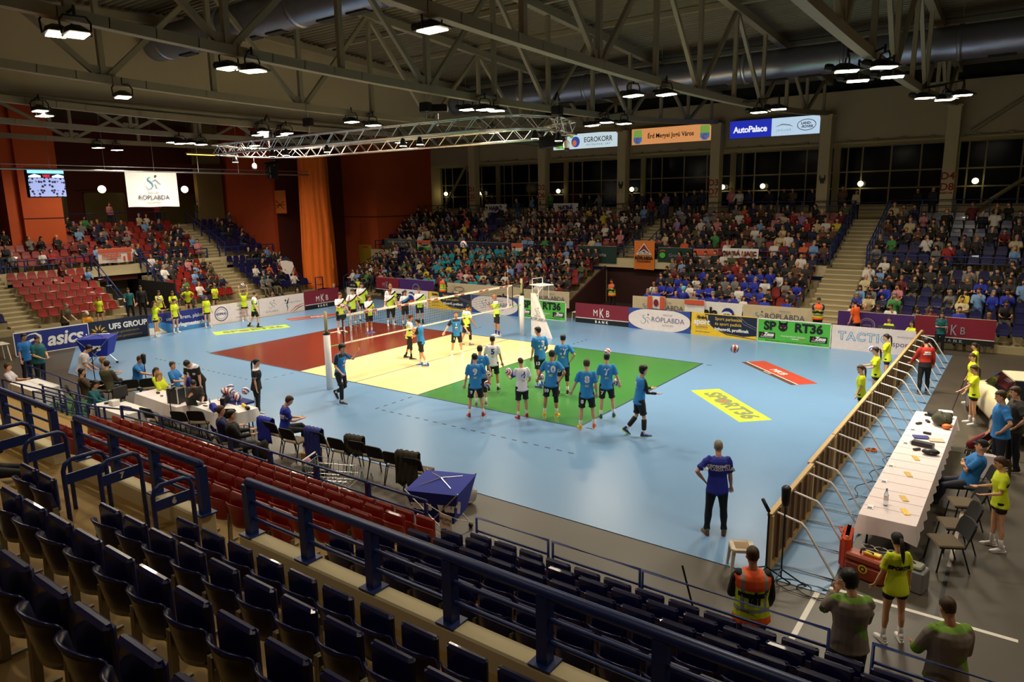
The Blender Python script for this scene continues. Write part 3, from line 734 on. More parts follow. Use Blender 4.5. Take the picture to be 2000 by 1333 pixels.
# rails of the far and end stands
def thinrail(label, P, n=6): return railing(label, P, .62, n, [.62, .33], .028, .05)
thinrail('blue rail on the parapet above the tunnel and the lower far rows, banners tied on', [(-12.5, 21.3, 2.68), (19.3, 21.3, 2.68)], 16)
thinrail('blue rail on the parapet of the far blue block beyond the wide stair', [(21.2, 21.3, 2.68), (33, 21.3, 2.68)], 7)
railing('blue rail along the window concourse before the first far stair', [(-12.8, 27.25, 4.76), (-3.0, 27.25, 4.76)], 1.0, 7, [1.0, .7, .4], .026, .05)
railing('blue rail along the window concourse between the two upper far stairs', [(-1.8, 27.25, 4.76), (7.9, 27.25, 4.76)], 1.0, 7, [1.0, .7, .4], .026, .05)
railing('blue rail along the window concourse behind the red far block', [(9.5, 27.25, 4.76), (19.4, 27.25, 4.76)], 1.0, 7, [1.0, .7, .4], .026, .05)
railing('blue rail along the window concourse behind the far blue block', [(21.1, 27.25, 4.76), (33, 27.25, 4.76)], 1.0, 8, [1.0, .7, .4], .026, .05)
railing('sloping blue mesh rail on the red block side of the wide far stair', [(19.42, 21.8, 2.7), (19.42, 27.0, 4.8)], .95, 8, [.95, .65, .35, .15], .03, .07)
railing('sloping blue rail on the blue block side of the wide far stair', [(21.08, 21.8, 2.7), (21.08, 27.0, 4.8)], .95, 8, [.95, .6], .026, .06)
railing('blue rail along the cross walk below the window wall top stair', [(19.4, 27.3, 4.76), (21.1, 27.3, 4.76)], 1.0, 1, [.9, .5], .02, .04)
for i, (x, y0, y1, z0, z1) in enumerate([(-1.85, 22, 26.9, 2.7, 4.7), (-2.95, 22, 26.9, 2.7, 4.7), (7.95, 22, 26.9, 2.7, 4.7), (9.45, 22, 26.9, 2.7, 4.7)]):
    railing('sloping blue stair rail %s in the upper far stand, counted from the orange wall' % ORD[i + 1], [(x, y0, z0), (x, y1, z1)], .9, 4, [.9, .5], .024, .05)
railing('blue rail above the red end block next to the left pillar block'.replace('left ', 'screen '), [(-16.7, -1.6, 2.68), (-16.7, 2.95, 2.68)], .62, 4, [.62, .33], .028, .06)
railing('blue rail above the crowded red end block under the white flag', [(-16.7, 5.7, 2.68), (-16.7, 10.2, 2.68)], .62, 3, [.62, .33], .028, .06)
railing('blue rail above the blue end block next to the brown red wall', [(-16.7, 11.1, 2.68), (-16.7, 15.3, 2.68)], .62, 3, [.62, .33], .028, .06)
railing('sloping blue rail of the tunnel stair beside the red end block', [(-13.0, 2.82, .3), (-16.5, 2.82, 2.5)], .9, 4, [.9, .5], .028, .07)
railing('sloping blue rail on the crowded side of the end tunnel', [(-12.6, 5.66, .2), (-16.5, 5.66, 2.4)], .95, 5, [.95, .5], .028, .08)
railing('sloping blue rail of the upper end stair on the blue seat side', [(-17.2, 11.85, 2.7), (-21.8, 11.85, 4.7)], .9, 5, [.9, .5], .028, .06)
railing('blue rail along the back of the end stand beside the olive doors', [(-22.1, -3, 4.76), (-22.1, 10.5, 4.76)], .95, 8, [.95, .5], .024, .05)
railing('blue rail at the wall end of the blue end block', [(-12.2, 15.3, .0), (-12.2, 15.9, .0)], 1.1, 1, [1.1, .6], .024, .05)
railing('blue stair rail at the corner of the far stand by the orange wall', [(-10.9, 16.7, .0), (-10.9, 20.5, 1.6)], 1.1, 4, [1.1, .6], .024, .05)
# numbered grab hoops in the near aisle
def hoop(x, y, z, rz, lab, num, h=1.16, wd=.52):
    t = thing('grab_hoop', lab, 'handrail', (x, y, z), rz, 'blue grab hoops of the near stand')
    w2 = wd / 2
    MB().tube([(0, -w2, 0), (0, -w2, h - .12), (0, -w2 + .03, h - .04), (0, -w2 + .1, h), (0, w2 - .1, h), (0, w2 - .03, h - .04), (0, w2, h - .12), (0, w2, 0)], .029, 8).build('hoop_tube', NAVYM, t, True)
    MB().box(-.012, .012, -w2, w2, h - .3, h - .17).build('number_bar', NAVYM, t)
    if num: text(num, .1, M('number_cream', (200, 195, 180), .5), t, (.016, 0, h - .235), (PI / 2, 0, PI / 2), bold=.006)
    return t
hoop(19.46, -11.88, 1.88, 0, 'blue grab hoop with number 6 plate at the aisle gap of the cream parapet', '6', 1.0, .48)
hoop(18.52, -12.03, 1.88, .1, 'blue grab hoop with number 7 plate, front one of the pair behind the second parapet', '7')
hoop(18.13, -12.28, 1.88, .1, 'blue grab hoop, rear one of the pair standing behind the second parapet', None, 1.18)
hoop(17.07, -12.31, 1.95, .1, 'tall blue grab hoop in front of the dark trousered legs', None, 1.18)
hoop(16.73, -12.6, 2.1, .1, 'tall blue grab hoop cut by the picture edge', None, 1.18)
# ---------------------------------------------------------------- seats
SB = M('seat_blue', (24, 24, 76), .3, var=.08, scale=4, coat=.15)
SR = M('seat_red', (140, 30, 24), .33, var=.08, scale=4, coat=.15)
BRK = M('seat_bracket', (128, 116, 88), .5)
def seat_back():
    mb = MB(); W, N, K = .225, 8, 6; rows = []
    for side in (0, 1):
        for k in range(K + 1):
            z = .3 + .34 * k / K; ids = []
            for i in range(N + 1):
                u = -1 + 2 * i / N
                x = u * W * (.94 + .06 * math.sin(PI * k / K))
                y = -.02 - .06 * (k / K) + .085 * u * u - (.02 if side else 0)
                zz = z + (.012 * math.cos(u * PI) if k == K else 0) - (.02 * abs(u) ** 6 if k == K else 0)
                if k == K: y -= .012
                ids.append((x, y, zz))
            rows.append(mb.pts(ids))
    for s_ in (0, 1):
        for k in range(K):
            for i in range(N):
                a, b = rows[s_ * (K + 1) + k] + i, rows[s_ * (K + 1) + k + 1] + i
                mb.face(*((a, a + 1, b + 1, b) if s_ else (a, b, b + 1, a + 1)))
    A, B = rows[:K + 1], rows[K + 1:]
    for i in range(N):
        mb.face(A[K] + i, B[K] + i, B[K] + i + 1, A[K] + i + 1); mb.face(A[0] + i, A[0] + i + 1, B[0] + i + 1, B[0] + i)
    for k in range(K):
        mb.face(A[k], B[k], B[k + 1], A[k + 1]); mb.face(A[k] + N, A[k + 1] + N, B[k + 1] + N, B[k] + N)
    return mb
sb_m = seat_back()
pan = MB().cbox(-.2, .2, .03, .095, .34, .745, .022)       # tipped up seat pan in front of the back
brk = MB().bar((-.235, .0, 0), (-.235, .02, .42), .025, .05).bar((.235, .0, 0), (.235, .02, .42), .025, .05).bar((-.235, .02, .32), (.235, .02, .32), .03, .03).bar((-.235, -.02, .02), (-.235, .12, .02), .03, .02)
def meshes(mat, n):
    out = []
    for mb, nm, mm, sm in ((sb_m, 'backrest', mat, True), (pan, 'seat_pan', mat, False), (brk, 'bracket', BRK, False)):
        me = mb.mesh(nm + n); me.materials.append(mm)
        if sm: me.polygons.foreach_set('use_smooth', [True] * len(me.polygons))
        out.append((nm, me))
    return out
SEATM = {'blue': meshes(SB, '_blue'), 'red': meshes(SR, '_red')}
nseat = 0
def seat(x, y, z, col, lab, group):
    global nseat
    t = thing('stadium_seat', lab, 'seat', (x, y, z), 0, group)
    for nm, me in SEATM[col]: link(nm, me, t)
    nseat += 1
# upper rows behind the parapet (camera side of it)
for k in range(4):
    y, z = NU[k]
    x = 20.3
    j = 1
    while x < 26.6 - .0 * k:
        fwdd = (x - 27.5056) * -.5814 + (y + 15.8756) * .7896; rt = (x - 27.5056) * .8071 + (y + 15.8756) * .5902
        if fwdd > .5 and -.85 < rt / fwdd < .85:
            seat(x, y, z, 'blue', 'blue folding seat, %s row behind the cream parapet, %s from the aisle' % (nth(k + 1), nth(j)), 'blue seats behind the cream parapet')
        x += .5; j += 1
for k in range(3):          # a few left of the aisle, seen between the hoops
    for j in range(2):
        if k: seat(18.8 - .5 * j, NU[k][0], NU[k][1], 'blue', 'dark blue folding seat beside the grab hoops, %s row behind the parapet, %s from the aisle' % (nth(k + 1), nth(j + 1)), 'blue seats beside the grab hoops')
for k in range(5):
    y, z = NL[k]
    x = 21.25; j = 1
    while x < 27.3:
        seat(x, y, z, 'blue', 'blue seat, %s row from mesh barrier, %s from red block' % (nth(k + 1), nth(j)), 'blue seats between mesh barrier and parapet'); x += .46; j += 1
    x = 20.12; j = 1
    while x > (13.4 if k > 1 else 13.0) - (2 if k < 3 else 0):
        seat(x, y, z, 'red', 'red seat, %s row from court rail, %s from blue block' % (nth(k + 1), nth(j)), 'red seats below the parapet'); x -= .46; j += 1
# the seats of the far stands: one joined piece each colour group
seatfar = MB()
def farseat(p, face, col, up=False):
    c, s_ = math.cos(face), math.sin(face); seatfar.mi = 0 if col == 'red' else 1
    Mx = Matrix(((s_, c, 0, p[0]), (-c, s_, 0, p[1]), (0, 0, 1, p[2]), (0, 0, 0, 1)))
    n = seatfar.pts([Mx @ V(q) for q in ((-.2, -.02, .4), (.2, -.02, .4), (.21, -.06, .6), (.16, -.09, .8), (-.16, -.09, .8), (-.21, -.06, .6), (-.2, -.07, .4), (.2, -.07, .4), (.21, -.11, .6), (.15, -.13, .79), (-.15, -.13, .79), (-.21, -.11, .6))])
    seatfar.face(n, n + 1, n + 2, n + 5); seatfar.face(n + 5, n + 2, n + 3, n + 4)
    seatfar.face(n + 7, n + 6, n + 11, n + 8); seatfar.face(n + 8, n + 11, n + 10, n + 9)
    for a, b in ((1, 2), (2, 3), (3, 4), (4, 5), (5, 0), (0, 1)): seatfar.face(n + a, n + a + 6, n + b + 6, n + b)
    seatfar.box(-.19, .19, -.03, .32, .4, .455, Mx) if not up else seatfar.box(-.18, .18, -.0, .05, .4, .75, Mx)
SPOTS = []      # seat places of the far stands for the crowd
def bank(rows, tz, segs, face, ax, tier):
    for k, p in enumerate(rows):
        for (a, b, col, bl) in segs:
            n = int((b - a) / .49)
            for i in range(n):
                q = a + .3 + i * .49
                pos = (q, p, tz(k)) if ax == 'x' else (-p, q, tz(k))
                if ax == 'y' and p > 18.7 and -.3 < q < 3.0: continue
                SPOTS.append((pos, face, tier, k, i, n, bl, col))
bank([FY(i) for i in range(6)], LT, [(-10.6, -3.0, 'blue', 'A'), (-3.0, 7.0, 'red', 'B'), (11.6, 19.3, 'red', 'C'), (21.2, 33.5, 'blue', 'D')], -PI / 2, 'x', 'lower')
bank([FU(j) for j in range(6)], UT, [(-12.6, -3.0, 'blue', 'A'), (-1.8, 7.9, 'red', 'B'), (9.5, 19.3, 'red', 'C'), (21.2, 33.5, 'blue', 'D')], -PI / 2, 'x', 'upper')
bank([EX(i) for i in range(6)], LT, [(-8.0, -3.0, 'blue', 'E'), (-1.7, 2.7, 'red', 'F'), (5.8, 9.7, 'red', 'G'), (11.1, 15.3, 'blue', 'H')], 0, 'y', 'lower')
bank([EU(j) for j in range(6)], UT, [(-7.0, 10.5, 'red', 'G'), (11.9, 15.3, 'blue', 'H')], 0, 'y', 'upper')
# ================================================================== people
PENDING = []     # (object, paint function) whose remesh is applied in one go
def rx(a): return Matrix.Rotation(a, 3, 'X')
def rz_(a): return Matrix.Rotation(a, 3, 'Z')
def ry(a): return Matrix.Rotation(a, 3, 'Y')
SKIN = M('skin_fair', (214, 160, 126), .55, var=.06, scale=9)
SKIN2 = M('skin_tan', (186, 128, 94), .55, var=.06, scale=9)
HAIR = {'dark': M('hair_dark', (26, 19, 14), .6, var=.3, scale=40), 'brown': M('hair_brown', (66, 42, 24), .6, var=.3, scale=40), 'blond': M('hair_blond', (150, 110, 60), .6, var=.25, scale=40), 'grey': M('hair_grey', (140, 134, 124), .6, var=.2, scale=40), 'cyan': M('wig_cyan', (110, 190, 210), .7, var=.3, scale=40), 'black': M('hair_black', (10, 9, 9), .5, var=.3, scale=40)}
EYE = M('eye_dark', (22, 16, 14), .3)
LIP = M('lip', (150, 74, 62), .5)
def remesh(o, vox, paint=None):
    m = o.modifiers.new('remesh', 'REMESH'); m.mode = 'VOXEL'; m.voxel_size = vox; m.use_smooth_shade = True
    s = o.modifiers.new('smooth', 'SMOOTH'); s.factor = .5; s.iterations = 3
    PENDING.append((o, paint))
def flush():
    bpy.context.view_layer.update()
    dg = bpy.context.evaluated_depsgraph_get()
    done = [(o, p, bpy.data.meshes.new_from_object(o.evaluated_get(dg))) for o, p in PENDING]
    for o, p, me in done:
        me.name = o.data.name; mats = list(o.data.materials)
        o.modifiers.clear(); old = o.data; o.data = me; bpy.data.meshes.remove(old)
        me.materials.clear()
        for m in mats: me.materials.append(m)
        if p:
            idx = []
            for f in me.polygons: idx.append(p(f.center))
            me.polygons.foreach_set('material_index', idx)
        me.polygons.foreach_set('use_smooth', [True] * len(me.polygons))
        if o.get('_fin'):
            pass
    PENDING.clear()
STAND = dict(lean=2, side=0, twist=0, hy=0, hp=8, ra=(6, 8, 12, 0), la=(6, 8, 12, 0), rl=(2, 4, 4, 8), ll=(-2, 4, 4, 8))
class Rig: pass
def rig(H, P, build=1.0, fem=False):
    """joint positions of a figure of height H in pose P, facing +y, standing on z=0"""
    s = H / 1.8; g = Rig(); g.s = s; g.P = P; g.fem = fem; g.b = build
    T = rz_(R(P['twist'])) @ ry(R(P['side'])) @ rx(-R(P['lean'])); g.T = T
    hip = V((0, 0, 0)); g.hip = hip
    g.up = T @ V((0, 0, 1))
    tp = lambda x, y, z: hip + T @ V((x * s, y * s, z * s))
    g.tp = tp
    sw = .158 if fem else .182
    g.arm = {}; g.leg = {}
    for k, sg in (('r', 1), ('l', -1)):
        f, a, e, inn = [R(q) for q in P[k + 'a']]
        d = V((sg * math.sin(a), math.sin(f) * math.cos(a), -math.cos(f) * math.cos(a)))
        h = V((0, math.cos(f), math.sin(f)))
        h = (h * math.cos(inn) + V((-sg, 0, 0)) * math.sin(inn)); h = (h - d * h.dot(d)).normalized()
        fo = d * math.cos(e) + h * math.sin(e); hn = (h * math.cos(e) - d * math.sin(e))
        d, fo, hn = T @ d, T @ fo, T @ hn
        S = tp(sg * sw, 0, .5); E = S + d * (.30 * s); W = E + fo * (.255 * s)
        g.arm[k] = (S, E, W, fo, hn, sg)
        f, a, kn, ft = [R(q) for q in P[k + 'l']]
        d = V((sg * math.sin(a), math.sin(f) * math.cos(a), -math.cos(f) * math.cos(a)))
        d2 = V((sg * math.sin(a * .6), math.sin(f - kn) * math.cos(a * .6), -math.cos(f - kn) * math.cos(a * .6)))
        hp = V((sg * .092 * s, 0, -.03 * s)); K = hp + d * (.435 * s); A = K + d2 * (.42 * s)
        pitch = (f - kn) if P.get('footrel', True) and (f - kn) < -.5 else 0
        fd = V((sg * math.sin(ft), math.cos(ft) * math.cos(pitch), math.sin(pitch))).normalized()
        fu = V((0, -math.sin(pitch), math.cos(pitch)))
        g.leg[k] = (hp, K, A, fd, fu, sg)
    if 'seat' in P: dz = P['seat']; dxy = V((0, 0, 0))
    else:
        low = min(min(g.leg[k][2].z - .085 * s * abs(g.leg[k][4].z), (g.leg[k][2] + g.leg[k][3] * .17 * s - g.leg[k][4] * .075 * s).z) for k in 'rl'); dz = -low
        dxy = -(g.leg['r'][2] + g.leg['l'][2]) / 2 if P.get('both', True) else -min((g.leg[k][2] for k in 'rl'), key=lambda q: q.z)
    o = V((dxy.x, dxy.y, dz)); g.o = o
    for k in 'rl':
        a = g.arm[k]; g.arm[k] = (a[0] + o, a[1] + o, a[2] + o) + a[3:]
        a = g.leg[k]; g.leg[k] = (a[0] + o, a[1] + o, a[2] + o) + a[3:]
    g.hip = o; g.tp = lambda x, y, z: o + T @ V((x * s, y * s, z * s))
    g.inv = lambda p: (T.transposed() @ (V(p) - o)) / s
    HT = T @ rz_(R(P['hy'])) @ rx(-R(P['hp'])); g.HT = HT
    nb = g.tp(0, .0, .57); g.nb = nb
    g.hc = nb + T @ V((0, .012 * s, .03 * s)) + HT @ V((0, .018 * s, .135 * s))
    g.hd = lambda x, y, z: g.hc + HT @ V((x * s, y * s, z * s))
    return g
def torso_rings(g, e=0.0, top=.56, bot=-.12, ee=None):
    """(z, rx, ry, y) stations; e = how far a garment stands off"""
    b = g.b
    st = [(-.12, .14, .105, -.01), (-.03, .168, .118, -.005), (.08, .155, .108, 0), (.2, .138, .1, .008), (.32, .152, .112, .01), (.42, .168, .116, .004), (.495, .165, .096, -.004), (.545, .105, .07, -.006), (.575, .062, .058, 0)]
    if g.fem: st = [(-.12, .15, .108, -.01), (-.03, .172, .12, -.01), (.08, .15, .105, 0), (.2, .122, .088, .006), (.32, .136, .11, .016), (.41, .148, .112, .014), (.49, .142, .088, -.002), (.54, .09, .064, -.004), (.57, .055, .052, 0)]
    return [(z, (x * b + e) * g.s, (y * (b * 1.0 + (b - 1) * .9) + e) * g.s, c * b) for z, x, y, c in st if bot - .001 <= z <= top]
def add_torso(mb, g, e=0.0, top=.56, bot=-.12, hem=None, n=16):
    L = torso_rings(g, e, top, bot)
    P = [g.tp(0, c, z) for z, x, y, c in L]; Rr = [(x, y) for z, x, y, c in L]
    if hem is not None:
        P.insert(0, g.tp(0, -.005, hem)); Rr.insert(0, (Rr[0][0] + .012 * g.s, Rr[0][1] + .014 * g.s))
    mb.tube(P, Rr, n, ref=g.T @ V((1, 0, 0)), cap=.25)
def add_arm(mb, g, k, e=0.0, upto=2.0, n=10, flare=0.0):
    S, E, W, fo, hn, sg = g.arm[k]; s = g.s
    b = (.85 if g.fem else 1.0) * (1 + (g.b - 1) * .6)
    pts = [(S - (E - S) * .1 + g.T @ V((-sg * .03 * s, 0, .012 * s)), .05), (S.lerp(E, .15), .056), (S.lerp(E, .55), .05), (E, .041), (E.lerp(W, .3), .043), (E.lerp(W, .75), .031), (W, .026)]
    par = [0, .15, .55, 1, 1.3, 1.75, 2.0]
    P = []; Q = []
    for (p, r), t in zip(pts, par):
        if t <= upto + .001: P.append(p); Q.append((r * b + e) * s)
    if par[len(P) - 1] < upto - .01:
        i = len(P); f = (upto - par[i - 1]) / (par[i] - par[i - 1]); P.append(pts[i - 1][0].lerp(pts[i][0], f)); Q.append(((pts[i - 1][1] * (1 - f) + pts[i][1] * f) * b + e) * s)
    Q[-1] += flare * s
    mb.tube(P, Q, n, ref=hn, cap=.3)
def add_leg(mb, g, k, e=0.0, upto=2.0, n=12, flare=0.0, frm=0.0):
    hp, K, A, fd, fu, sg = g.leg[k]; s = g.s; b = 1 + (g.b - 1) * .7
    pts = [(hp - (K - hp) * .08, .088), (hp.lerp(K, .25), .086), (hp.lerp(K, .7), .062), (K, .052), (K.lerp(A, .3), .054), (K.lerp(A, .7), .038), (A, .033)]
    par = [0, .25, .7, 1, 1.3, 1.7, 2.0]
    P = []; Q = []
    for i, ((p, r), t) in enumerate(zip(pts, par)):
        if t <= upto + .001 and t >= frm:
            bk = V((0, -.012 * s, 0)) if 1.2 < t < 1.5 else V((0, 0, 0))
            P.append(p + bk); Q.append((r * b + e) * s)
    if upto < 2 and par[[x for x, t in enumerate(par) if t <= upto + .001][-1]] < upto - .01:
        i = [x for x, t in enumerate(par) if t <= upto + .001][-1] + 1; f = (upto - par[i - 1]) / (par[i] - par[i - 1]); P.append(pts[i - 1][0].lerp(pts[i][0], f)); Q.append(((pts[i - 1][1] * (1 - f) + pts[i][1] * f) * b + e) * s)
    Q[-1] += flare * s
    mb.tube(P, Q, n, ref=(1, 0, 0), cap=.3)
def add_head(mb, g, near=True):
    s = g.s; X = g.HT @ V((1, 0, 0))
    L = SKULL
    mb.tube([g.hd(0, c, z) for z, a, b, c in L], [(a * s, b * s) for z, a, b, c in L], 14, ref=X, cap=.4)
    mb.tube([g.nb - g.up * (.04 * s), g.nb + g.up * (.02 * s), g.hd(0, -.012, -.06)], [(.058 * s, .056 * s), (.054 * s, .054 * s), (.052 * s, .056 * s)], 10, ref=X)
    if near:
        mb.tube([g.hd(0, .082, .02), g.hd(0, .112, -.028), g.hd(0, .09, -.036)], [.012 * s, .016 * s, .012 * s], 6)
        for q in (1, -1): mb.ball(g.hd(q * .075, -.004, -.005), (.014 * s, .022 * s, .034 * s), 8, 6, g.HT)
def add_hand(mb, g, k, curl=.5, n=6):
    S, E, W, fo, hn, sg = g.arm[k]; s = g.s * (.9 if g.fem else 1)
    sd = fo.cross(hn).normalized()
    mb.tube([W - fo * .02 * s, W + fo * .03 * s, W + fo * .085 * s], [(.024 * s, .018 * s), (.038 * s, .017 * s), (.041 * s, .014 * s)], 8, ref=sd)
    for i, (o_, L) in enumerate(((-.03, .068), (-.01, .078), (.011, .073), (.031, .056))):
        p = W + fo * (.085 * s) + sd * (o_ * s); P = [p - fo * .015 * s]; d = fo
        for j in range(3):
            a = curl * (.35 + .3 * j); d = (fo * math.cos(a) + hn * math.sin(a)); P.append(P[-1] + d * (L * s / 2.6))
        mb.tube(P, [.0095 * s, .009 * s, .008 * s, .007 * s], n, ref=sd)
    p = W + fo * (.03 * s) - sd * (.035 * s)
    mb.tube([p, p - sd * .022 * s + fo * .025 * s + hn * .01 * s, p - sd * .026 * s + fo * .055 * s + hn * .02 * s], [.013 * s, .011 * s, .009 * s], n, ref=hn)
SKULL = [(-.118, .03, .035, .045), (-.1, .046, .055, .03), (-.06, .06, .078, .012), (-.015, .069, .09, .002), (.03, .075, .096, -.004), (.07, .072, .092, -.006), (.1, .054, .07, -.008), (.118, .028, .036, -.008)]
def hair_mesh(g, style):
    s = g.s; mb = MB(); n = 20; ids = []
    low = {'short': -.06, 'buzz': -.045, 'mid': -.09, 'bun': -.06, 'tail': -.06, 'long': -.1, 'curly': -.1, 'cap': .02}[style]
    th_ = {'buzz': .005, 'curly': .04, 'mid': .02, 'cap': .014, 'long': .016}.get(style, .012)
    for z in (-.1, -.08, -.06, -.04, -.02, 0, .02, .04, .055, .07, .085, .1, .112, .122):
        i = max(k for k in range(len(SKULL)) if SKULL[k][0] <= z); j = min(i + 1, len(SKULL) - 1)
        f = (z - SKULL[i][0]) / max(1e-6, SKULL[j][0] - SKULL[i][0]); a, b, c = [SKULL[i][q] * (1 - f) + SKULL[j][q] * f for q in (1, 2, 3)]
        L = []
        for k in range(n):
            t = 2 * PI * k / n; fr = math.sin(t)
            if fr > .45: lim = .06
            elif fr > -.1: lim = .06 + (-.015 - .06) * min(1, (.45 - fr) / .4)
            elif fr > -.4: lim = -.015 + (low + .015) * (-.1 - fr) / .3
            else: lim = low
            on = z > lim
            e = th_ * (1 + (.3 * math.sin(k * 2.3 + z * 90) if style in ('mid', 'curly') else .1 * math.sin(k * 3 + z * 60))) if on else -.012
            if on and z > .1: e *= 1.25
            L.append(g.hd((a + e) * math.cos(t), c + (b + e) * fr, z + (th_ * .9 if on and z > .07 else 0)))
        ids.append(mb.pts(L))
    mb.face(*[ids[0] + k for k in range(n - 1, -1, -1)])
    tp = mb.pts([g.hd(0, -.008, .13 + th_)])
    for k in range(n): mb.face(ids[-1] + k, ids[-1] + (k + 1) % n, tp)
    for i in range(len(ids) - 1):
        for k in range(n): mb.face(ids[i] + k, ids[i] + (k + 1) % n, ids[i + 1] + (k + 1) % n, ids[i + 1] + k)
    X = g.HT @ V((1, 0, 0))
    if style == 'tail':
        mb.tube([g.hd(0, -.09, .045), g.hd(0, -.135, .04), g.hd(0, -.15, -.03), g.hd(0, -.145, -.13), g.hd(0.01, -.135, -.25), g.hd(.01, -.13, -.33)], [(.022 * s, .022 * s), (.03 * s, .026 * s), (.036 * s, .03 * s), (.036 * s, .028 * s), (.026 * s, .02 * s), (.008 * s, .008 * s)], 9, ref=X)
    if style == 'bun': mb.ball(g.hd(0, -.1, .06), .045 * s)
    if style == 'long':
        mb.tube([g.hd(0, -.03, .06), g.hd(0, -.07, -.03), g.hd(0, -.08, -.14), g.hd(0, -.085, -.24), g.hd(0, -.08, -.3)], [(.07 * s, .06 * s), (.085 * s, .05 * s), (.092 * s, .04 * s), (.088 * s, .032 * s), (.05 * s, .014 * s)], 12, ref=X)
    if style == 'cap':
        mb.cbox(-.05 * s, .05 * s, .0, .075 * s, -.006 * s, .006 * s, .004, Matrix.Translation(g.hd(0, .085, .05)) @ g.HT.to_4x4())
    return mb
def shoe(mb, g, k):
    hp, K, A, fd, fu, sg = g.leg[k]; s = g.s * (.92 if g.fem else 1); sd = fd.cross(fu)
    b = A - fu * (.045 * g.s)
    q = lambda y, z: b + fd * (y * s) + fu * (z * s)
    mb.tube([q(-.075, .0), q(-.05, .008), q(.02, .006), (q(.1, -.008)), q(.17, -.014), q(.205, -.018)], [(.03 * s, .034 * s), (.042 * s, .05 * s), (.044 * s, .048 * s), (.05 * s, .036 * s), (.044 * s, .026 * s), (.026 * s, .016 * s)], 10, ref=sd)
    mb.tube([q(-.04, .03), q(-.03, .085)], [(.04 * s, .044 * s), (.037 * s, .04 * s)], 10, ref=sd)
def sole(mb, g, k):
    hp, K, A, fd, fu, sg = g.leg[k]; s = g.s * (.92 if g.fem else 1); sd = fd.cross(fu)
    b = A - fu * (.078 * g.s); q = lambda x, y, z: b + sd * (x * s) + fd * (y * s) + fu * (z * s)
    out = [(-.028, -.1), (.028, -.1), (.042, -.06), (.042, .05), (.05, .12), (.04, .19), (0, .222), (-.04, .19), (-.05, .12), (-.042, .05), (-.042, -.06)]
    mb.prism([q(x, y, -.012) for x, y in out], fu * (.028 * s))
def person(label, x, y, face, H, pose, skin=None, hair=('short', 'dark'), top=('tee', None), bottom=('shorts', None), shoes=None, soles=None, socks=None, fem=False, build=1.0, vox=.018, group=None, z=0.0, pads=None, extra=None, number=None, chest=None, curl=(.5, .5), barefoot=False, name='person', face_on=True, hum=True):
    P = dict(STAND); P.update(pose)
    g = rig(H, P, build, fem)
    t = thing(name, label, 'person', (x, y, z), R(face) - PI / 2, group)
    skin = skin or SKIN
    mb = MB(); add_torso(mb, g, -.012); add_head(mb, g, True)
    for k in 'rl': add_arm(mb, g, k, -.002); add_leg(mb, g, k, -.002)
    for k, c in zip('rl', curl):
        S, E, W, fo, hn, sg = g.arm[k]; mb.tube([W - fo * .03, W + fo * .03 * g.s], .022 * g.s, 8)
    body = mb.build('body', skin, t); remesh(body, vox)
    for k, c in zip('rl', curl):
        hb = MB(); add_hand(hb, g, k, c); hb.build('hand', skin, t, True)
    if face_on:
        e = MB()
        for q in (1, -1):
            e.ball(g.hd(q * .031, .083, .012), (.013 * g.s, .008 * g.s, .009 * g.s), 7, 5, g.HT)
            e.tube([g.hd(q * .015, .094, .034), g.hd(q * .048, .08, .036)], .005 * g.s, 5)
        e.build('eyes', EYE, t); MB().tube([g.hd(-.024, .083, -.07), g.hd(0, .09, -.07), g.hd(.024, .083, -.07)], .006 * g.s, 5).build('mouth', LIP, t)
    if hair: hair_mesh(g, hair[0]).build('cap' if hair[0] == 'cap' else 'hair', HAIR[hair[1]] if isinstance(hair[1], str) else hair[1], t, True)
    # upper garment
    kind, mats = top[0], top[1]; mats = mats if isinstance(mats, (list, tuple)) else [mats]
    paint = None
    if len(top) > 2:
        pf = top[2]; paint = lambda c, g=g, pf=pf: pf(g.inv(c))
    mb = MB()
    if kind in ('tee', 'long'):
        e = .022 if kind == 'tee' else .028
        add_torso(mb, g, e, .55, -.03, hem=-.1 if kind == 'tee' else -.06)
        for k in 'rl': add_arm(mb, g, k, .016 if kind == 'tee' else .018, .72 if kind == 'tee' else 1.92, flare=.012 if kind == 'tee' else 0)
    o = mb.build({'tee': 'shirt', 'long': 'sweater'}[kind], mats, t); remesh(o, vox, paint)
    if extra == 'vest':
        mb = MB(); add_torso(mb, g, .048, .545, -.03, hem=-.09)
        for q in (1, -1): mb.ball(g.tp(q * .17, 0, .49), .075 * g.s)
        o2 = mb.build('safety_vest', [M('vest_yellow', (205, 225, 40), .6), M('vest_orange', (255, 92, 24), .6), M('vest_grey', (150, 148, 136), .4)], t)
        def vp(c, g=g):
            q = g.inv(c)
            if .07 < q.z < .12 or (abs(abs(q.x) - .14) < .022 and q.z > .12): return 2
            return 1 if q.z > .36 or q.z < .0 else 0
        remesh(o2, vox, vp)
    kind, bm_ = bottom[0], bottom[1]; mb = MB()
    L = {'shorts': .78, 'short_shorts': .38, 'trousers': 1.93, 'tights': .98, 'skirt': .4}[kind]
    e = {'shorts': .02, 'short_shorts': .012, 'trousers': .014, 'tights': .008}[kind]
    add_torso(mb, g, e * .8, .1, -.12)
    mb.ball(g.tp(0, 0, -.08), (.13 * g.s * build, .11 * g.s * build, .09 * g.s))
    for k in 'rl': add_leg(mb, g, k, e, L, flare=.024 if kind == 'shorts' else (.016 if kind == 'trousers' else 0))
    o3 = mb.build('trousers' if kind == 'trousers' else 'shorts', bm_, t); remesh(o3, vox)
    if socks and kind != 'trousers':
        for k in 'rl':
            hp, K, A = g.leg[k][:3]; MB().tube([K.lerp(A, .62), A + (A - K) * .06], [.043 * g.s, .038 * g.s], 10, ref=(1, 0, 0)).build('sock', socks, t, True)
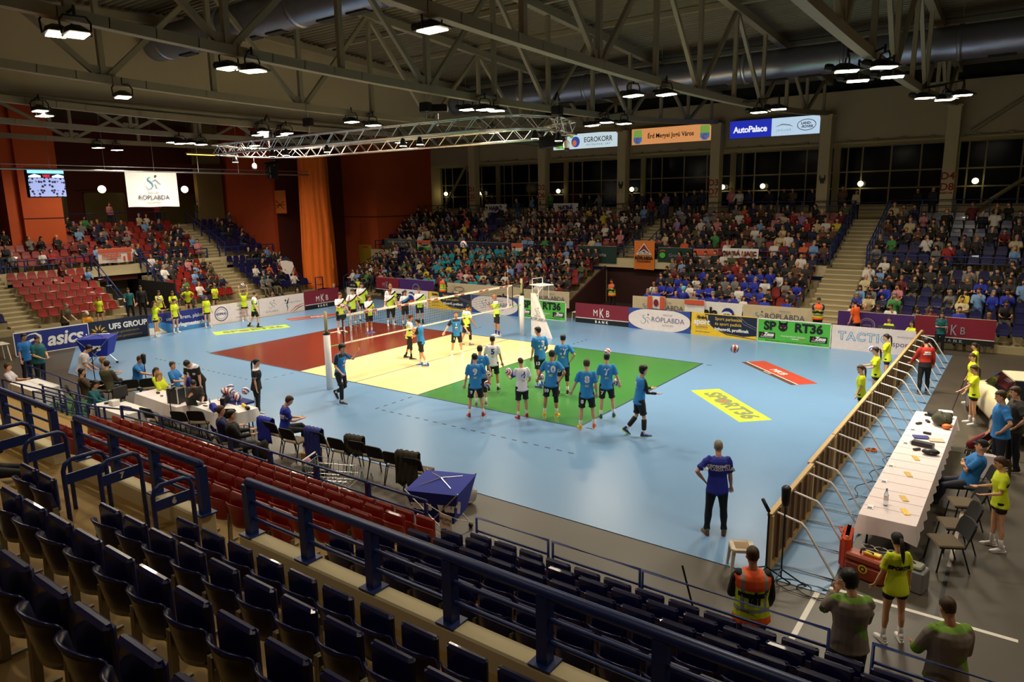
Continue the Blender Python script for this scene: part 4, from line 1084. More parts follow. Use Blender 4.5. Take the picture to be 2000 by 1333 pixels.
    if pads:
        for k in pads[0]:
            hp, K, A = g.leg[k][:3]; st = pads[3] if len(pads) > 3 else 0; MB().tube(([hp.lerp(K, .82), K] if not st else [K.lerp(A, st), K.lerp(A, (st + pads[2]) / 2)]) + [K.lerp(A, pads[2] if len(pads) > 2 else .22)], [.066 * g.s, .064 * g.s, .06 * g.s], 12, ref=(1, 0, 0)).build('knee_pad', pads[1], t, True)
    for k in 'rl':
        a = MB(); shoe(a, g, k); so = a.build('shoe', shoes if not isinstance(shoes, tuple) else shoes[0 if k == 'r' else 1], t, True)
        b = MB(); sole(b, g, k); b.build('sole', soles or WHITE, so)
    t['_num'] = 0
    g.t = t; g.shirt = o; g.num = number; g.chest = chest; g.shorts = o3
    g.world = lambda p: Matrix.Translation((x, y, z)) @ Matrix.Rotation(R(face) - PI / 2, 4, 'Z') @ V(p)
    g.hand = lambda k: g.world(g.arm[k][2] + g.arm[k][3] * (.09 * g.s))
    g.palm = lambda k, d: g.world(g.arm[k][2] + g.arm[k][3] * (.07 * g.s) + g.arm[k][4] * d)
    del t['_num']
    return g
WRAPS = []
def wrap_text(g, s, size, mat, u, v, back=True, target=None, name='print', bold=.006):
    """printing that lies on a garment: text whose points are dropped onto the cloth"""
    cu = bpy.data.curves.new(name, 'FONT'); cu.body = s; cu.size = size; cu.align_x = 'CENTER'; cu.align_y = 'CENTER'; cu.offset = bold; cu.resolution_u = 2; cu.space_line = .8
    cu.materials.append(mat)
    o = link(name, cu, g.t); WRAPS.append((o, g, u, v, back, target or g.shirt, mat))
def do_wraps():
    from mathutils.bvhtree import BVHTree
    bpy.context.view_layer.update(); dg = bpy.context.evaluated_depsgraph_get(); cache = {}
    for o, g, u, v, back, tgt, mat in WRAPS:
        me = bpy.data.meshes.new_from_object(o.evaluated_get(dg)); par = o.parent; nm = o.name
        cu = o.data; bpy.data.objects.remove(o); bpy.data.curves.remove(cu)
        if tgt.name not in cache:
            tm = tgt.data; cache[tgt.name] = BVHTree.FromPolygons([x.co for x in tm.vertices], [p.vertices[:] for p in tm.polygons])
        bv = cache[tgt.name]; s = g.s
        for vt in me.vertices:
            x, z = vt.co.x, vt.co.y
            p = g.tp((x if back else -x) + u, -.6 if back else .6, z + v)
            d = g.T @ V((0, 1 if back else -1, 0))
            hit = bv.ray_cast(p, d)
            q = hit[0] if hit[0] is not None else g.tp((x if back else -x) + u, (-.13 if back else .13), z + v)
            vt.co = q - d * (.006)
        me.materials.clear(); me.materials.append(mat)
        n = link(nm.split('.')[0], me, par)
# ================================================================== people on the floor
C = lambda n, c, **k: M(n, c, .75, var=.07, scale=12, bump=.08, **k)
T_BLUE, T_BLK, T_WHT = C('jersey_blue', (34, 128, 196)), C('jersey_black', (16, 16, 20)), C('jersey_white', (226, 224, 232))
T_NEON, T_NAVY, T_KID = C('jersey_neon', (198, 232, 70)), C('jersey_navy', (34, 44, 130)), C('tee_neon', (208, 224, 32))
S_BLK = C('shorts_black', (13, 13, 16)); SOCKW = C('sock_white', (228, 224, 222)); PADB = C('pad_black', (15, 14, 16))
SH = {n: M('shoe_' + n, c, .5) for n, c in dict(red=(150, 24, 30), navy=(34, 44, 110), yellow=(226, 178, 30), black=(20, 19, 22), white=(222, 216, 214), green=(30, 70, 70), orange=(214, 104, 40), blue=(36, 92, 190), olive=(84, 80, 44), grey=(120, 116, 112)).items()}
SOLE_Y, SOLE_R = M('sole_lime', (190, 220, 60), .5), M('sole_red', (150, 30, 40), .5)
def p_blue(q): return 1 if (abs(q.x) > .182 and q.y > .0 and q.z > .2) or (q.z > .475 and q.y > .0 and abs(q.x) < .16) else 0
def p_neon(q):
    d = q.z - (.37 - .66 * q.x)
    if q.y < -.02: return 1 if q.z > .43 else 0
    return 2 if abs(d) < .042 else (1 if d > 0 else 0)
def p_white(q): return 1 if (abs(q.x) > .182 and q.y > .0 and q.z > .2) else 0
def p_keep(q):
    d = q.z - (.37 - .5 * q.x); return 2 if abs(d) < .06 else (1 if d > 0 else 0)
BLUE, NEON, WH = ('tee', [T_BLUE, T_BLK], p_blue), ('tee', [T_NEON, T_WHT, T_BLK], p_neon), ('tee', [T_WHT, T_NAVY], p_white)
A, RT, TW, LF = 126, 36, -54, 216
def blue(num, label, x, y, f, H, pose, **k):
    shoes = k.pop('shoes', SH['navy'])
    back = k.pop('back', True)
    g = person(label, x, y, f, H, pose, top=BLUE, bottom=('shorts', S_BLK), shoes=shoes, socks=SOCKW, **k)
    if num and back:
        wrap_text(g, num, .25, T_WHT, 0, .36, bold=.012); wrap_text(g, 'RC', .07, M('club_print', (180, 200, 120)), 0, .2)
        wrap_text(g, num, .13, T_WHT, -.12, -.22, True, g.shorts, bold=.008)
    elif num:
        wrap_text(g, num, .14, T_WHT, 0, .36, False, bold=.008); wrap_text(g, 'gala', .07, T_WHT, 0, .25, False); wrap_text(g, 'TV', .06, M('print_red', (210, 90, 60)), 0, .16, False)
        wrap_text(g, num, .13, T_WHT, .1, -.22, False, g.shorts, bold=.008)
    return g
G9 = blue('9', 'player in blue jersey number 9, back turned, ball against his hip', 15.05, -.76, A + 4, 1.84, dict(la=(2, 12, 12, 0), ra=(4, 26, 34, 10), rl=(2, 9, 4, 14), ll=(0, 9, 3, 14)), hair=('short', 'black'), shoes=SH['red'])
G11 = blue('11', 'player in blue jersey number 11, half hidden behind number 9', 14.46, .21, A, 1.83, dict(ra=(8, 14, 14, 0), la=(4, 12, 30, 0), rl=(4, 5, 6, 8)), shoes=SH['grey'], pads=('r', PADB))
G5 = person('libero in white jersey number 5, back turned, arms hanging', 13.73, 1.77, A - 4, 1.79, dict(ra=(2, 13, 10, 0), la=(4, 16, 40, 20), rl=(3, 6, 3, 10)), skin=SKIN2, top=WH, bottom=('shorts', S_BLK), socks=SOCKW, shoes=SH['black'])
wrap_text(G5, '5', .25, T_NAVY, .02, .36, bold=.01); wrap_text(G5, 'RC', .07, M('club_print', (180, 200, 120)), .02, .2)
G4 = person('libero in white jersey number 4 carrying a ball before him', 16.25, -.14, A + 18, 1.74, dict(la=(24, 20, 72, 5), ra=(-6, 14, 60, 20), hy=8, rl=(3, 5, 4, 8)), hair=('buzz', 'brown'), top=WH, bottom=('shorts', S_BLK), socks=SOCKW, shoes=SH['red'])
wrap_text(G4, '4', .25, T_NAVY, .02, .36, bold=.01); wrap_text(G4, 'RC', .07, M('club_print', (180, 200, 120)), .02, .2)
G13 = blue('13', 'tall player in blue jersey number 13 looking aside toward the net post', 14.74, 3.02, A + 38, 1.99, dict(hy=40, la=(6, 4, 8, 0), ra=(-4, 12, 50, 30), twist=-14, rl=(8, 2, 6, 5), ll=(-6, 3, 8, 5)), shoes=SH['blue'], soles=SOLE_R)
G17 = blue('17', 'player in blue jersey number 17 with one hand on his hip', 15.87, 2.63, A - 4, 1.90, dict(ra=(-20, 34, 74, 62), la=(2, 10, 20, 0), rl=(0, 4, 2, 8)), hair=('short', 'black'), pads=('r', PADB), shoes=SH['black'])
G10 = blue('10', 'player in blue jersey number 10 with ball under one arm, hand on hip', 16.84, .41, A - 12, 1.91, dict(lean=5, ra=(-24, 40, 80, 60), la=(10, 26, 22, 12), rl=(3, 4, 4, 10), ll=(-2, 8, 3, 14)), skin=SKIN2, shoes=SH['yellow'], pads=('r', PADB))
G8 = blue('8', 'player in blue jersey number 8 with yellow and brown shoes, arms hanging', 18.25, .07, A - 2, 1.89, dict(la=(10, 20, 14, 0), ra=(-8, 10, 26, 10), rl=(4, 9, 3, 8), ll=(-2, 6, 3, 12)), hair=('short', 'brown'), shoes=(SH['orange'], SH['yellow']))
G7 = blue('7', 'player in blue jersey number 7 with green shoes and a ball under his arm', 18.24, 1.21, A - 6, 1.84, dict(ra=(-2, 20, 24, 6), la=(4, 12, 10, 0), rl=(4, 10, 3, 8), ll=(-4, 5, 3, 12)), hair=('short', 'black'), shoes=SH['green'], soles=SOLE_Y)
G12 = blue('2', 'dark haired player with black arm sleeves reaching forward, walking off the green zone', 19.59, .24, 46, 1.87, dict(lean=4, ra=(20, 8, 66, 8), la=(26, 10, 60, 0), rl=(12, 2, 12, 5), ll=(-4, 3, 34, 5), hp=2), back=False, hair=('mid', 'black'), shoes=SH['navy'], soles=SOLE_Y, pads=('rl', PADB, .72, .14))
for k in 'rl':
    S, E, W = G12.arm[k][:3]; MB().tube([S.lerp(E, .6), E, E.lerp(W, .9)], [.05, .045, .034], 10).build('arm_sleeve', PADB, G12.t, True)
wrap_text(G12, '2', .22, T_WHT, 0, .36, True, bold=.01)
G6 = blue('6', 'player in blue jersey stepping past the padded net post, one finger pointing up', 10.72, -2.02, 10, 1.88, dict(lean=6, hy=10, la=(70, 10, 80, -10), ra=(6, 14, 52, 14), rl=(14, 2, 16, 0), ll=(8, 2, 66, 0), both=False), back=False, hair=('mid', 'black'), shoes=SH['black'], pads=('rl', PADB, .8), curl=(.9, 1.0))
G2 = blue('2', 'player in blue jersey number 2 clasping hands across with a neon opponent', 9.36, 3.12, LF - 8, 1.81, dict(ra=(36, 6, 60, 10), la=(30, 6, 64, 10), rl=(10, 3, 10, 0), ll=(-8, 3, 16, 0), lean=3), back=False, hair=('short', 'black'), shoes=SH['blue'])
G1 = blue('1', 'player in blue jersey number 1 facing the camera with his arms spread', 9.27, 5.16, TW + 6, 1.79, dict(ra=(10, 34, 16, 0), la=(8, 30, 20, 0), hp=-8, rl=(2, 9, 4, 12), ll=(0, 9, 4, 12)), back=False, hair=('buzz', 'brown'), shoes=SH['white'])
def neon(label, x, y, f, H, pose, num=None, **k):
    shoes = k.pop('shoes', SH['white'])
    g = person(label, x, y, f, H, pose, top=k.pop('top', NEON), bottom=('shorts', S_BLK), shoes=shoes, socks=k.pop('socks', SOCKW), **k)
    if num: wrap_text(g, num, .2, T_BLK, 0, .3, True, bold=.012)
    return g
NA = neon('neon player with black knee pads clasping hands with blue number 2', 7.99, 3.70, RT + 4, 1.77, dict(ra=(30, 6, 50, 10), la=(28, 6, 56, 10), rl=(8, 4, 8, 0), ll=(-6, 4, 14, 0), lean=4), '8', skin=SKIN2, hair=('short', 'brown'), shoes=SH['black'], pads=('rl', PADB), socks=PADB)
NB = neon('neon player walking off behind blue number 1, back turned', 8.26, 6.91, 80, 1.78, dict(hp=26, ra=(10, 14, 22, 0), la=(2, 12, 16, 0), rl=(12, 3, 12, 0), ll=(-10, 3, 14, 0)), '6', skin=SKIN2, hair=('buzz', 'dark'), shoes=SH['grey'], pads=('r', PADB, .5))
REF = neon('bald referee in neon polo clapping beside the far net post', 8.09, 9.39, LF + 14, 1.92, dict(ra=(38, 2, 96, 26), la=(36, 2, 96, 26), hp=12, rl=(3, 4, 4, 8)), skin=SKIN2, hair=None, top=('tee', [T_NEON, T_WHT, T_BLK], lambda q: 1 if q.z > .47 else 0), shoes=SH['white'], socks=C('sock_blue', (40, 44, 120)))
L1 = neon('neon player holding a ball to his hip behind the net end', 1.08, 6.19, TW + 44, 1.92, dict(ra=(26, 10, 66, 20), la=(8, 16, 20, 0), hy=14, rl=(4, 6, 4, 8), ll=(0, 6, 3, 10)), hair=('short', 'brown'))
L2 = neon('neon player with arms away from his sides, second in the group behind the net', .26, 7.65, TW + 40, 1.89, dict(ra=(2, 24, 8, 0), la=(4, 14, 12, 0), hp=12, rl=(2, 5, 3, 8)), hair=('short', 'black'), shoes=SH['olive'])
L3 = neon('tallest dark haired neon player at the back of the group behind the net', -.61, 9.09, TW + 30, 2.02, dict(ra=(14, 6, 60, 30), la=(6, 12, 14, 0), hp=10), hair=('mid', 'black'), shoes=SH['black'])
L4 = neon('shorter neon player with blue shoes standing before the group', 2.37, 6.82, TW + 46, 1.80, dict(ra=(20, 4, 70, 40), la=(2, 14, 16, 0), hy=20), hair=('mid', 'brown'), shoes=SH['blue'])
L5 = neon('blond neon player peering over a teammate in the group', 1.30, 9.31, TW + 20, 2.0, dict(ra=(2, 10, 14, 0), la=(4, 10, 12, 0), rl=(2, 5, 3, 8)), hair=('short', 'blond'), pads=('l', PADB), shoes=SH['black'])
L6 = neon('neon player with black knee pads in front of the blond teammate', 1.62, 8.95, TW + 24, 1.80, dict(ra=(4, 14, 16, 0), la=(10, 12, 30, 10), rl=(6, 6, 8, 8), ll=(-3, 6, 5, 8)), hair=('short', 'brown'), pads=('rl', PADB))
L7 = person('libero in white, blue and black jersey within the neon group', 2.3, 9.3, TW + 34, 1.76, dict(ra=(4, 12, 14, 0), la=(4, 12, 14, 0), hy=10), hair=('short', 'black'), skin=SKIN2, top=('tee', [T_BLK, T_WHT, T_BLUE], p_keep), bottom=('shorts', S_BLK), shoes=SH['black'], socks=SOCKW)
L8 = neon('last neon player by the net, forearms held across his belly', 2.75, 9.9, TW + 14, 1.84, dict(ra=(16, 8, 74, 60), la=(6, 16, 18, 10), hy=-8), hair=('short', 'brown'), socks=PADB, shoes=SH['black'])
RUN = neon('neon player stepping over the green floor sticker, seen from behind', -3.81, 4.71, 70, 1.83, dict(lean=4, ra=(-10, 12, 30, 0), la=(20, 20, 20, 0), rl=(16, 3, 20, 0), ll=(-12, 3, 16, 0)), '13', hair=('short', 'brown'), shoes=SH['black'], socks=PADB)
# officials by the scorer tables
T_OFF = C('polo_black', (20, 20, 24)); TR_BLK = C('trousers_black', (15, 15, 19)); TR_NAVY = C('trousers_navy', (22, 26, 42)); JEANS = C('jeans', (48, 62, 92))
def p_off(q): return 1 if (q.z > .52) or (abs(q.x) > .2 and .245 < q.z < .27) or (abs(q.x) > .2 and .3 < q.z < .315) else 0
person('woman official in black with a long ponytail standing on the blue floor', 9.54, -4.17, RT + 8, 1.68, dict(ra=(0, 6, 10, 0), la=(2, 6, 8, 0), hp=4, rl=(1, 3, 2, 4), ll=(-1, 3, 2, 4)), hair=('tail', 'black'), fem=True, build=1.1, top=('tee', [T_OFF, T_WHT], p_off), bottom=('trousers', TR_BLK), shoes=SH['white'])
g = person('man in black official polo leaning over the scorer table', 7.5, -4.75, -64, 1.80, dict(lean=30, hp=30, ra=(34, 8, 6, 0), la=(32, 8, 6, 0)), hair=('short', 'black'), build=1.12, top=('tee', [T_OFF, T_WHT], p_off), bottom=('trousers', TR_BLK), shoes=SH['black'])
for u, v in ((-.09, .36), (.1, .38)): wrap_text(g, 'o', .12, T_WHT, u, v, False, bold=.02)
def sit(label, x, y, f, H, pose, **k):
    P = dict(seat=.5, lean=-6, rl=(84, 6, 80, 4), ll=(84, 6, 80, 4), ra=(28, 8, 58, 14), la=(28, 8, 58, 14), hp=6); P.update(pose)
    k.setdefault('shoes', SH['black']); k.setdefault('bottom', ('trousers', TR_NAVY))
    return person(label, x, y, f, H, P, **k)
T_ROY, T_TEAL, T_POLO = C('tee_royal', (26, 40, 150)), C('polo_teal', (14, 92, 98)), C('polo_blue', (34, 116, 190))
CO = sit('man in royal blue shirt writing on papers, legs crossed on a bench chair', 12.55, -5.42, 62, 1.80, dict(seat=.5, lean=6, ll=(92, 6, 50, 4), ra=(26, 8, 76, 20), hp=24), hair=('short', 'brown'), top=('tee', T_ROY), bottom=('trousers', TR_BLK), shoes=SH['olive'])
wrap_text(CO, 'KECSKEMÉTI\nRÖPLABDA CLUB', .065, T_WHT, 0, .33)
sit('scorer in dark shirt hunched with hand at his face at the scorer table', 8.35, -5.4, -30, 1.75, dict(lean=20, hp=20, ra=(40, 6, 110, 20), la=(30, 8, 70, 10)), hair=('short', 'black'), top=('tee', C('tee_charcoal', (52, 50, 46))))
sit('girl in neon shirt with a brown ponytail seated behind the scorer table', 6.25, -5.35, 20, 1.62, dict(), fem=True, hair=('tail', 'brown'), top=('tee', T_KID), bottom=('short_shorts', S_BLK))
sit('girl in neon shirt with a long blond ponytail seated at the scorer table', 6.95, -5.62, 24, 1.62, dict(), fem=True, hair=('tail', 'blond'), top=('tee', T_KID), bottom=('short_shorts', S_BLK))
sit('youth in blue shirt seated beyond the two neon girls', 6.1, -4.75, 30, 1.72, dict(), hair=('short', 'brown'), top=('tee', T_POLO))
sit('boy with cropped dark hair leaning near the bag by the neon girls', 7.0, -4.9, 40, 1.6, dict(lean=14), hair=('buzz', 'dark'), top=('tee', T_ROY))
sit('man in blue polo resting his arm on a microphone stand, seen from behind', 4.35, -5.1, 40, 1.8, dict(seat=.52, lean=10, ra=(64, 20, 30, 0)), hair=('short', 'brown'), build=1.1, top=('tee', T_POLO), bottom=('trousers', C('trousers_grey', (74, 70, 62))))
sit('man in olive jacket seated with his back to the camera in the press area', 4.3, -6.0, 120, 1.8, dict(lean=4), hair=('short', 'dark'), build=1.12, top=('long', C('jacket_olive', (70, 66, 40))))
person('man in white shirt with printed back bending in the press area', 3.0, -6.2, 60, 1.78, dict(lean=16, hp=20, ra=(20, 8, 40, 0), la=(20, 8, 40, 0)), hair=('short', 'black'), build=1.1, top=('tee', C('tee_pale', (206, 200, 206))), bottom=('trousers', TR_BLK), shoes=SH['black'])
sit('blond person in dark top beyond the man in white', 3.35, -5.6, 60, 1.7, dict(), hair=('mid', 'blond'), top=('tee', C('tee_grey', (110, 110, 110))))
sit('person in brown patterned jacket seated in the press area, back turned', 4.55, -6.75, 70, 1.72, dict(), hair=('short', 'black'), top=('long', M('jacket_brown_print', (70, 48, 30), .8, var=.6, scale=14)))
sit('dark haired person in teal top leaning to the second white table', 6.25, -7.35, 40, 1.74, dict(lean=14, ra=(50, 6, 40, 10)), hair=('long', 'black'), fem=True, top=('long', T_TEAL))
person('heavy man in teal polo standing beyond the first white table', .1, -6.35, 20, 1.78, dict(ra=(16, 10, 60, 40), la=(16, 10, 60, 40)), hair=('buzz', 'dark'), build=1.25, top=('tee', T_TEAL), bottom=('trousers', TR_BLK), shoes=SH['black'])
person('man in blue polo standing behind the man in teal', -.75, -6.45, 20, 1.8, dict(), hair=('short', 'dark'), top=('tee', T_POLO), bottom=('trousers', TR_NAVY), shoes=SH['black'])
sit('person in white shirt seated at the first white table by the picture edge', 1.75, -7.75, 50, 1.72, dict(), hair=('short', 'brown'), top=('tee', C('tee_pale', (206, 200, 206))))
sit('person in navy jacket seated by the front rail, back turned', 12.0, -6.75, 60, 1.76, dict(), hair=('short', 'brown'), top=('long', C('jacket_navy', (24, 28, 84))))
sit('man in black jacket seated by the front rail, beside the navy jacket', 12.6, -6.85, 60, 1.8, dict(la=(30, 10, 50, 0)), hair=('short', 'black'), build=1.1, top=('long', C('jacket_black', (18, 18, 22))))
# ball kids
KID = ('tee', T_KID)
def kid(label, x, y, f, H, pose, **k):
    pr = k.pop('prt', None)
    k.setdefault('hair', ('tail', 'brown')); k.setdefault('shoes', SH['white']); k.setdefault('socks', SOCKW)
    g = person(label, x, y, f, H, pose, fem=True, top=KID, bottom=('short_shorts', S_BLK), **k)
    if pr == 'back': wrap_text(g, 'SPORT36', .085, S_BLK, 0, .34)
    if pr == 'front': wrap_text(g, 'o', .06, T_WHT, -.06, .36, False, bold=.012)
    return g
K1 = kid('ball girl in neon shirt lifting a ball by the dark blue board', -5.83, .79, 40, 1.68, dict(ra=(120, 10, 20, 0), la=(60, 8, 40, 0), hp=-6))
kid('ball girl in neon shirt looking on beside the girl with the ball', -6.0, 1.85, 10, 1.66, dict(hy=30, ra=(4, 8, 10, 0)), prt='front', hair=('bun', 'brown'))
kid('ball girl in neon shirt behind the girl lifting a ball', -9.6, 3.0, 0, 1.72, dict(ra=(30, 8, 60, 20)), hair=('tail', 'dark'))
kid('ball girl in neon shirt seen past the raised ball', -9.0, 3.45, -20, 1.68, dict(ra=(30, 8, 70, 20)), hair=('long', 'brown'))
kid('ball girl in neon shirt leaning with both hands on her hips behind the board', -10.5, 5.1, -20, 1.67, dict(lean=14, ra=(-20, 44, 82, 70), la=(-20, 44, 82, 70)), hair=('bun', 'blond'))
kid('ball girl in neon shirt standing before the white boards, looking aside', -6.1, 3.6, -10, 1.6, dict(hy=-20, ra=(2, 8, 8, 0)), prt='front')
K7 = kid('ball girl in neon shirt holding a ball over her head', -6.1, 5.75, -20, 1.62, dict(ra=(168, 14, 26, 30), la=(168, 14, 26, 30), hp=0), hair=('bun', 'brown'))
kid('ball boy in neon shirt behind the dark blue boards, hand at his hip', -11.8, .95, -20, 1.5, dict(ra=(-20, 40, 80, 60)), hair=('short', 'brown'))
kid('ball boy in neon shirt with folded hands in front of the red end seats', -10.9, 7.0, -20, 1.55, dict(ra=(20, 6, 80, 60), la=(20, 6, 80, 60)), hair=('short', 'brown'))
kid('smiling ball girl in neon shirt, first of three behind the wooden barrier', 24.2, 4.45, 190, 1.62, dict(hy=30, ra=(4, 10, 16, 0), la=(6, 10, 14, 0)), prt='front')
kid('ball girl in neon shirt, middle one of three behind the wooden barrier', 24.15, 6.95, 200, 1.66, dict(ra=(26, 8, 60, 10), la=(26, 8, 60, 10)), hair=('tail', 'dark'))
K10 = kid('ball girl with curly ponytail holding a ball, last of three behind the barrier', 24.08, 9.3, 190, 1.66, dict(ra=(30, 8, 74, 20), la=(30, 8, 74, 20)), hair=('tail', 'dark'))
kid('small ball girl in neon shirt at the back of the trio by the white car', 26.44, 9.88, 190, 1.52, dict(), hair=('tail', 'dark'))
kid('ball girl in neon shirt in the middle of the trio by the white car', 26.48, 8.14, 195, 1.52, dict(hy=20), hair=('tail', 'brown'))
kid('ball girl in neon shirt with arm stretched forward in front of the white car', 26.66, 6.07, 195, 1.6, dict(la=(38, 8, 20, 0), ra=(10, 8, 20, 0)), hair=('tail', 'brown'), vox=.015)
kid('ball girl in neon shirt with bent arm beside the officials chairs', 27.52, -1.72, 200, 1.66, dict(la=(14, 8, 70, 0), ra=(14, 10, 74, 10)), hair=('tail', 'brown'), vox=.014, prt='back')
kid('ball girl in neon shirt with long dark ponytail behind the orange case', 26.47, -5.66, 126, 1.56, dict(ra=(0, 8, 12, 0), la=(6, 12, 14, 0), hp=14, rl=(1, 5, 2, 10), ll=(0, 4, 2, 10)), hair=('tail', 'dark'), vox=.013, prt='back')
# adults near the camera side and behind the tables
BM = person('grey haired man in royal blue shirt with white club lettering, hand on hip', 23.31, -3.96, A - 8, 1.78, dict(la=(-16, 42, 84, 66), ra=(2, 8, 14, 0), rl=(1, 5, 2, 10), ll=(0, 6, 2, 12)), hair=('buzz', 'grey'), build=1.06, top=('tee', T_ROY), bottom=('trousers', TR_BLK), shoes=SH['olive'], soles=SOLE_R, vox=.014)
wrap_text(BM, 'KECSKEMÉTI\nRÖPLABDA CLUB', .072, T_WHT, 0, .38, bold=.003)
GD = person('security man with shaved head in orange and yellow vest behind the mesh barrier', 25.11, -7.62, A - 6, 1.79, dict(la=(14, 10, 60, 30), ra=(10, 12, 26, 10), hp=6), skin=SKIN2, hair=('buzz', 'brown'), build=1.12, top=('long', C('jacket_black', (18, 18, 22))), bottom=('trousers', JEANS), shoes=SH['black'], extra='vest', vox=.014)
wrap_text(GD, 'rendező\n181', .11, S_BLK, 0, .26, True, [c for c in GD.t.children if c.name.startswith('safety_vest')][0], bold=.01)
HOOD = M('sweatshirt_grey', (128, 116, 104), .85, var=.08, scale=14, bump=.1); LIME = M('sweatshirt_lime', (112, 150, 44), .8)
def p_hood(q): return 1 if (q.y < -.02 and .1 < q.z < .3 and abs(q.x - .1 + (q.z - .2) * .7) < .05) or (q.z > .535) or (q.x < -.22 and q.z < .3 and q.y > -.02) else 0
person('dark haired man in grey and lime sweatshirt, hand to his mouth, at the barrier', 26.25, -7.62, 116, 1.82, dict(hy=22, hp=16, la=(40, 12, 124, 30), ra=(24, 8, 90, 60)), hair=('mid', 'black'), build=1.14, top=('long', [HOOD, LIME], p_hood), bottom=('trousers', TR_NAVY), shoes=SH['black'], vox=.013)
person('balding man in grey and lime sweatshirt standing at the corner of the picture', 27.23, -7.6, 124, 1.8, dict(hp=18, ra=(14, 12, 60, 30), la=(20, 18, 60, 40)), skin=SKIN2, hair=('buzz', 'brown'), build=1.2, top=('long', [HOOD, LIME], p_hood), bottom=('trousers', TR_NAVY), shoes=SH['black'], vox=.013)
RJ = person('man in red and black tracksuit jacket walking behind the wooden barrier', 25.22, 8.58, 118, 1.76, dict(hy=20, la=(20, 14, 20, 0), ra=(4, 12, 22, 0), rl=(6, 5, 6, 10), ll=(-6, 5, 6, 10)), hair=('short', 'black'), top=('long', [C('jacket_red', (176, 36, 24)), C('jacket_black', (18, 18, 22))], lambda q: 1 if q.z < .1 and abs(q.x) < .2 else 0), bottom=('trousers', TR_BLK), shoes=SH['grey'])
wrap_text(RJ, 'DELTA', .06, T_WHT, 0, .42); wrap_text(RJ, 'RÖPLABDA', .045, T_WHT, 0, .36)
person('woman in teal shirt with dark curls standing before the dark red board', 24.96, 15.4, -80, 1.64, dict(ra=(16, 6, 90, 50), la=(16, 6, 90, 50)), fem=True, hair=('long', 'black'), top=('tee', T_TEAL), bottom=('trousers', TR_BLK), shoes=SH['black'])
person('tall man in blue polo with glasses, hand on his hip, beside the car', 27.38, 2.1, 196, 1.92, dict(la=(-14, 40, 80, 60), ra=(2, 10, 20, 0), hy=6), hair=('short', 'brown'), build=1.1, top=('tee', T_POLO), bottom=('trousers', TR_NAVY), shoes=SH['black'], vox=.014)
person('man in dark shirt standing behind the tall man in blue polo', 27.62, 2.75, 200, 1.9, dict(la=(-14, 30, 70, 50)), hair=('short', 'brown'), build=1.15, top=('tee', C('tee_charcoal', (52, 50, 46))), bottom=('trousers', TR_NAVY), shoes=SH['black'], vox=.015)
sit('man in blue polo and dark cap seated with crossed arms at the white table', 26.95, .1, 190, 1.84, dict(seat=.5, lean=-14, ra=(34, 4, 96, 80), la=(30, 4, 100, 80), rl=(80, 8, 62, 4), ll=(80, 8, 62, 4), hp=4), hair=('cap', M('cap_dark', (20, 20, 26), .8)), build=1.15, top=('tee', T_POLO), vox=.014)
# security and others at the far boards
VESTS = dict(extra='vest', bottom=('trousers', TR_BLK), shoes=SH['black'], build=1.1)
for lab, x, y, f in (('security man in vest beside the orange curtain', -14.6, 17.4, -40), ('security man in vest behind the purple board, back turned', -.5, 15.3, 90), ('security man in vest standing in the dark far tunnel mouth', 9.04, 18.6, -90), ('bearded security man in vest with folded arms by the wide stair', 20.3, 16.25, -80)):
    person(lab, x, y, f, 1.76, dict(ra=(30, 4, 96, 80), la=(26, 4, 96, 80)), hair=('short', 'dark'), top=('long', C('jacket_black', (18, 18, 22))), vox=.022, **VESTS)
person('man in orange shirt leaning toward the stand by the purple board', 21.9, 15.95, 150, 1.78, dict(lean=8, ra=(30, 8, 50, 0)), hair=('short', 'dark'), top=('tee', C('tee_orange', (232, 92, 24))), bottom=('trousers', TR_NAVY), shoes=SH['black'], vox=.02)
person('supporter in royal blue shirt and cyan wig drumming before the crowd', 13.9, 16.75, 90, 1.8, dict(ra=(30, 20, 60, 0), la=(30, 20, 60, 0)), hair=('curly', 'cyan'), top=('tee', T_ROY), bottom=('trousers', TR_NAVY), shoes=SH['black'], vox=.02)
person('man in dark teal shirt standing beside the blue end seats, back turned', -13.2, 12.0, 180, 1.78, dict(), hair=('short', 'grey'), top=('tee', T_TEAL), bottom=('trousers', TR_NAVY), shoes=SH['black'], vox=.022)
person('bald man in olive shirt behind the blue asics-side board'.replace('asics-side ', 'sport '), -8.9, -1.9, 20, 1.72, dict(lean=14, ra=(30, 8, 40, 10), la=(30, 8, 40, 10)), hair=('buzz', 'grey'), build=1.15, top=('tee', C('tee_olive', (74, 70, 42))), bottom=('trousers', TR_BLK), shoes=SH['black'], vox=.02)
sit('person in yellow shirt and white hat seated behind the dark blue board', -8.3, -1.2, 0, 1.7, dict(lean=10), hair=('cap', M('hat_white', (222, 218, 210), .8)), top=('tee', C('tee_yellow', (214, 150, 30))), vox=.022)
person('man in teal polo at the end tunnel mouth', -11.95, 2.6, -30, 1.76, dict(ra=(30, 10, 50, 20)), hair=('short', 'dark'), top=('tee', T_TEAL), bottom=('trousers', TR_BLK), shoes=SH['black'], vox=.022)
person('bearded man in dark striped jacket at the end tunnel mouth', -11.8, 3.2, -30, 1.84, dict(), hair=('short', 'black'), top=('long', C('jacket_black', (18, 18, 22))), bottom=('trousers', TR_BLK), shoes=SH['black'], vox=.022)
sit('scoreboard keeper in neon shirt behind the white board by the purple banner', 23.2, 15.2, -90, 1.62, dict(seat=.55), fem=True, hair=('tail', 'dark'), top=KID, vox=.02)
sit('scoreboard helper in neon shirt behind the white board end, looking aside', 24.0, 15.0, -120, 1.6, dict(seat=.5), fem=True, hair=('tail', 'dark'), top=KID, vox=.02)
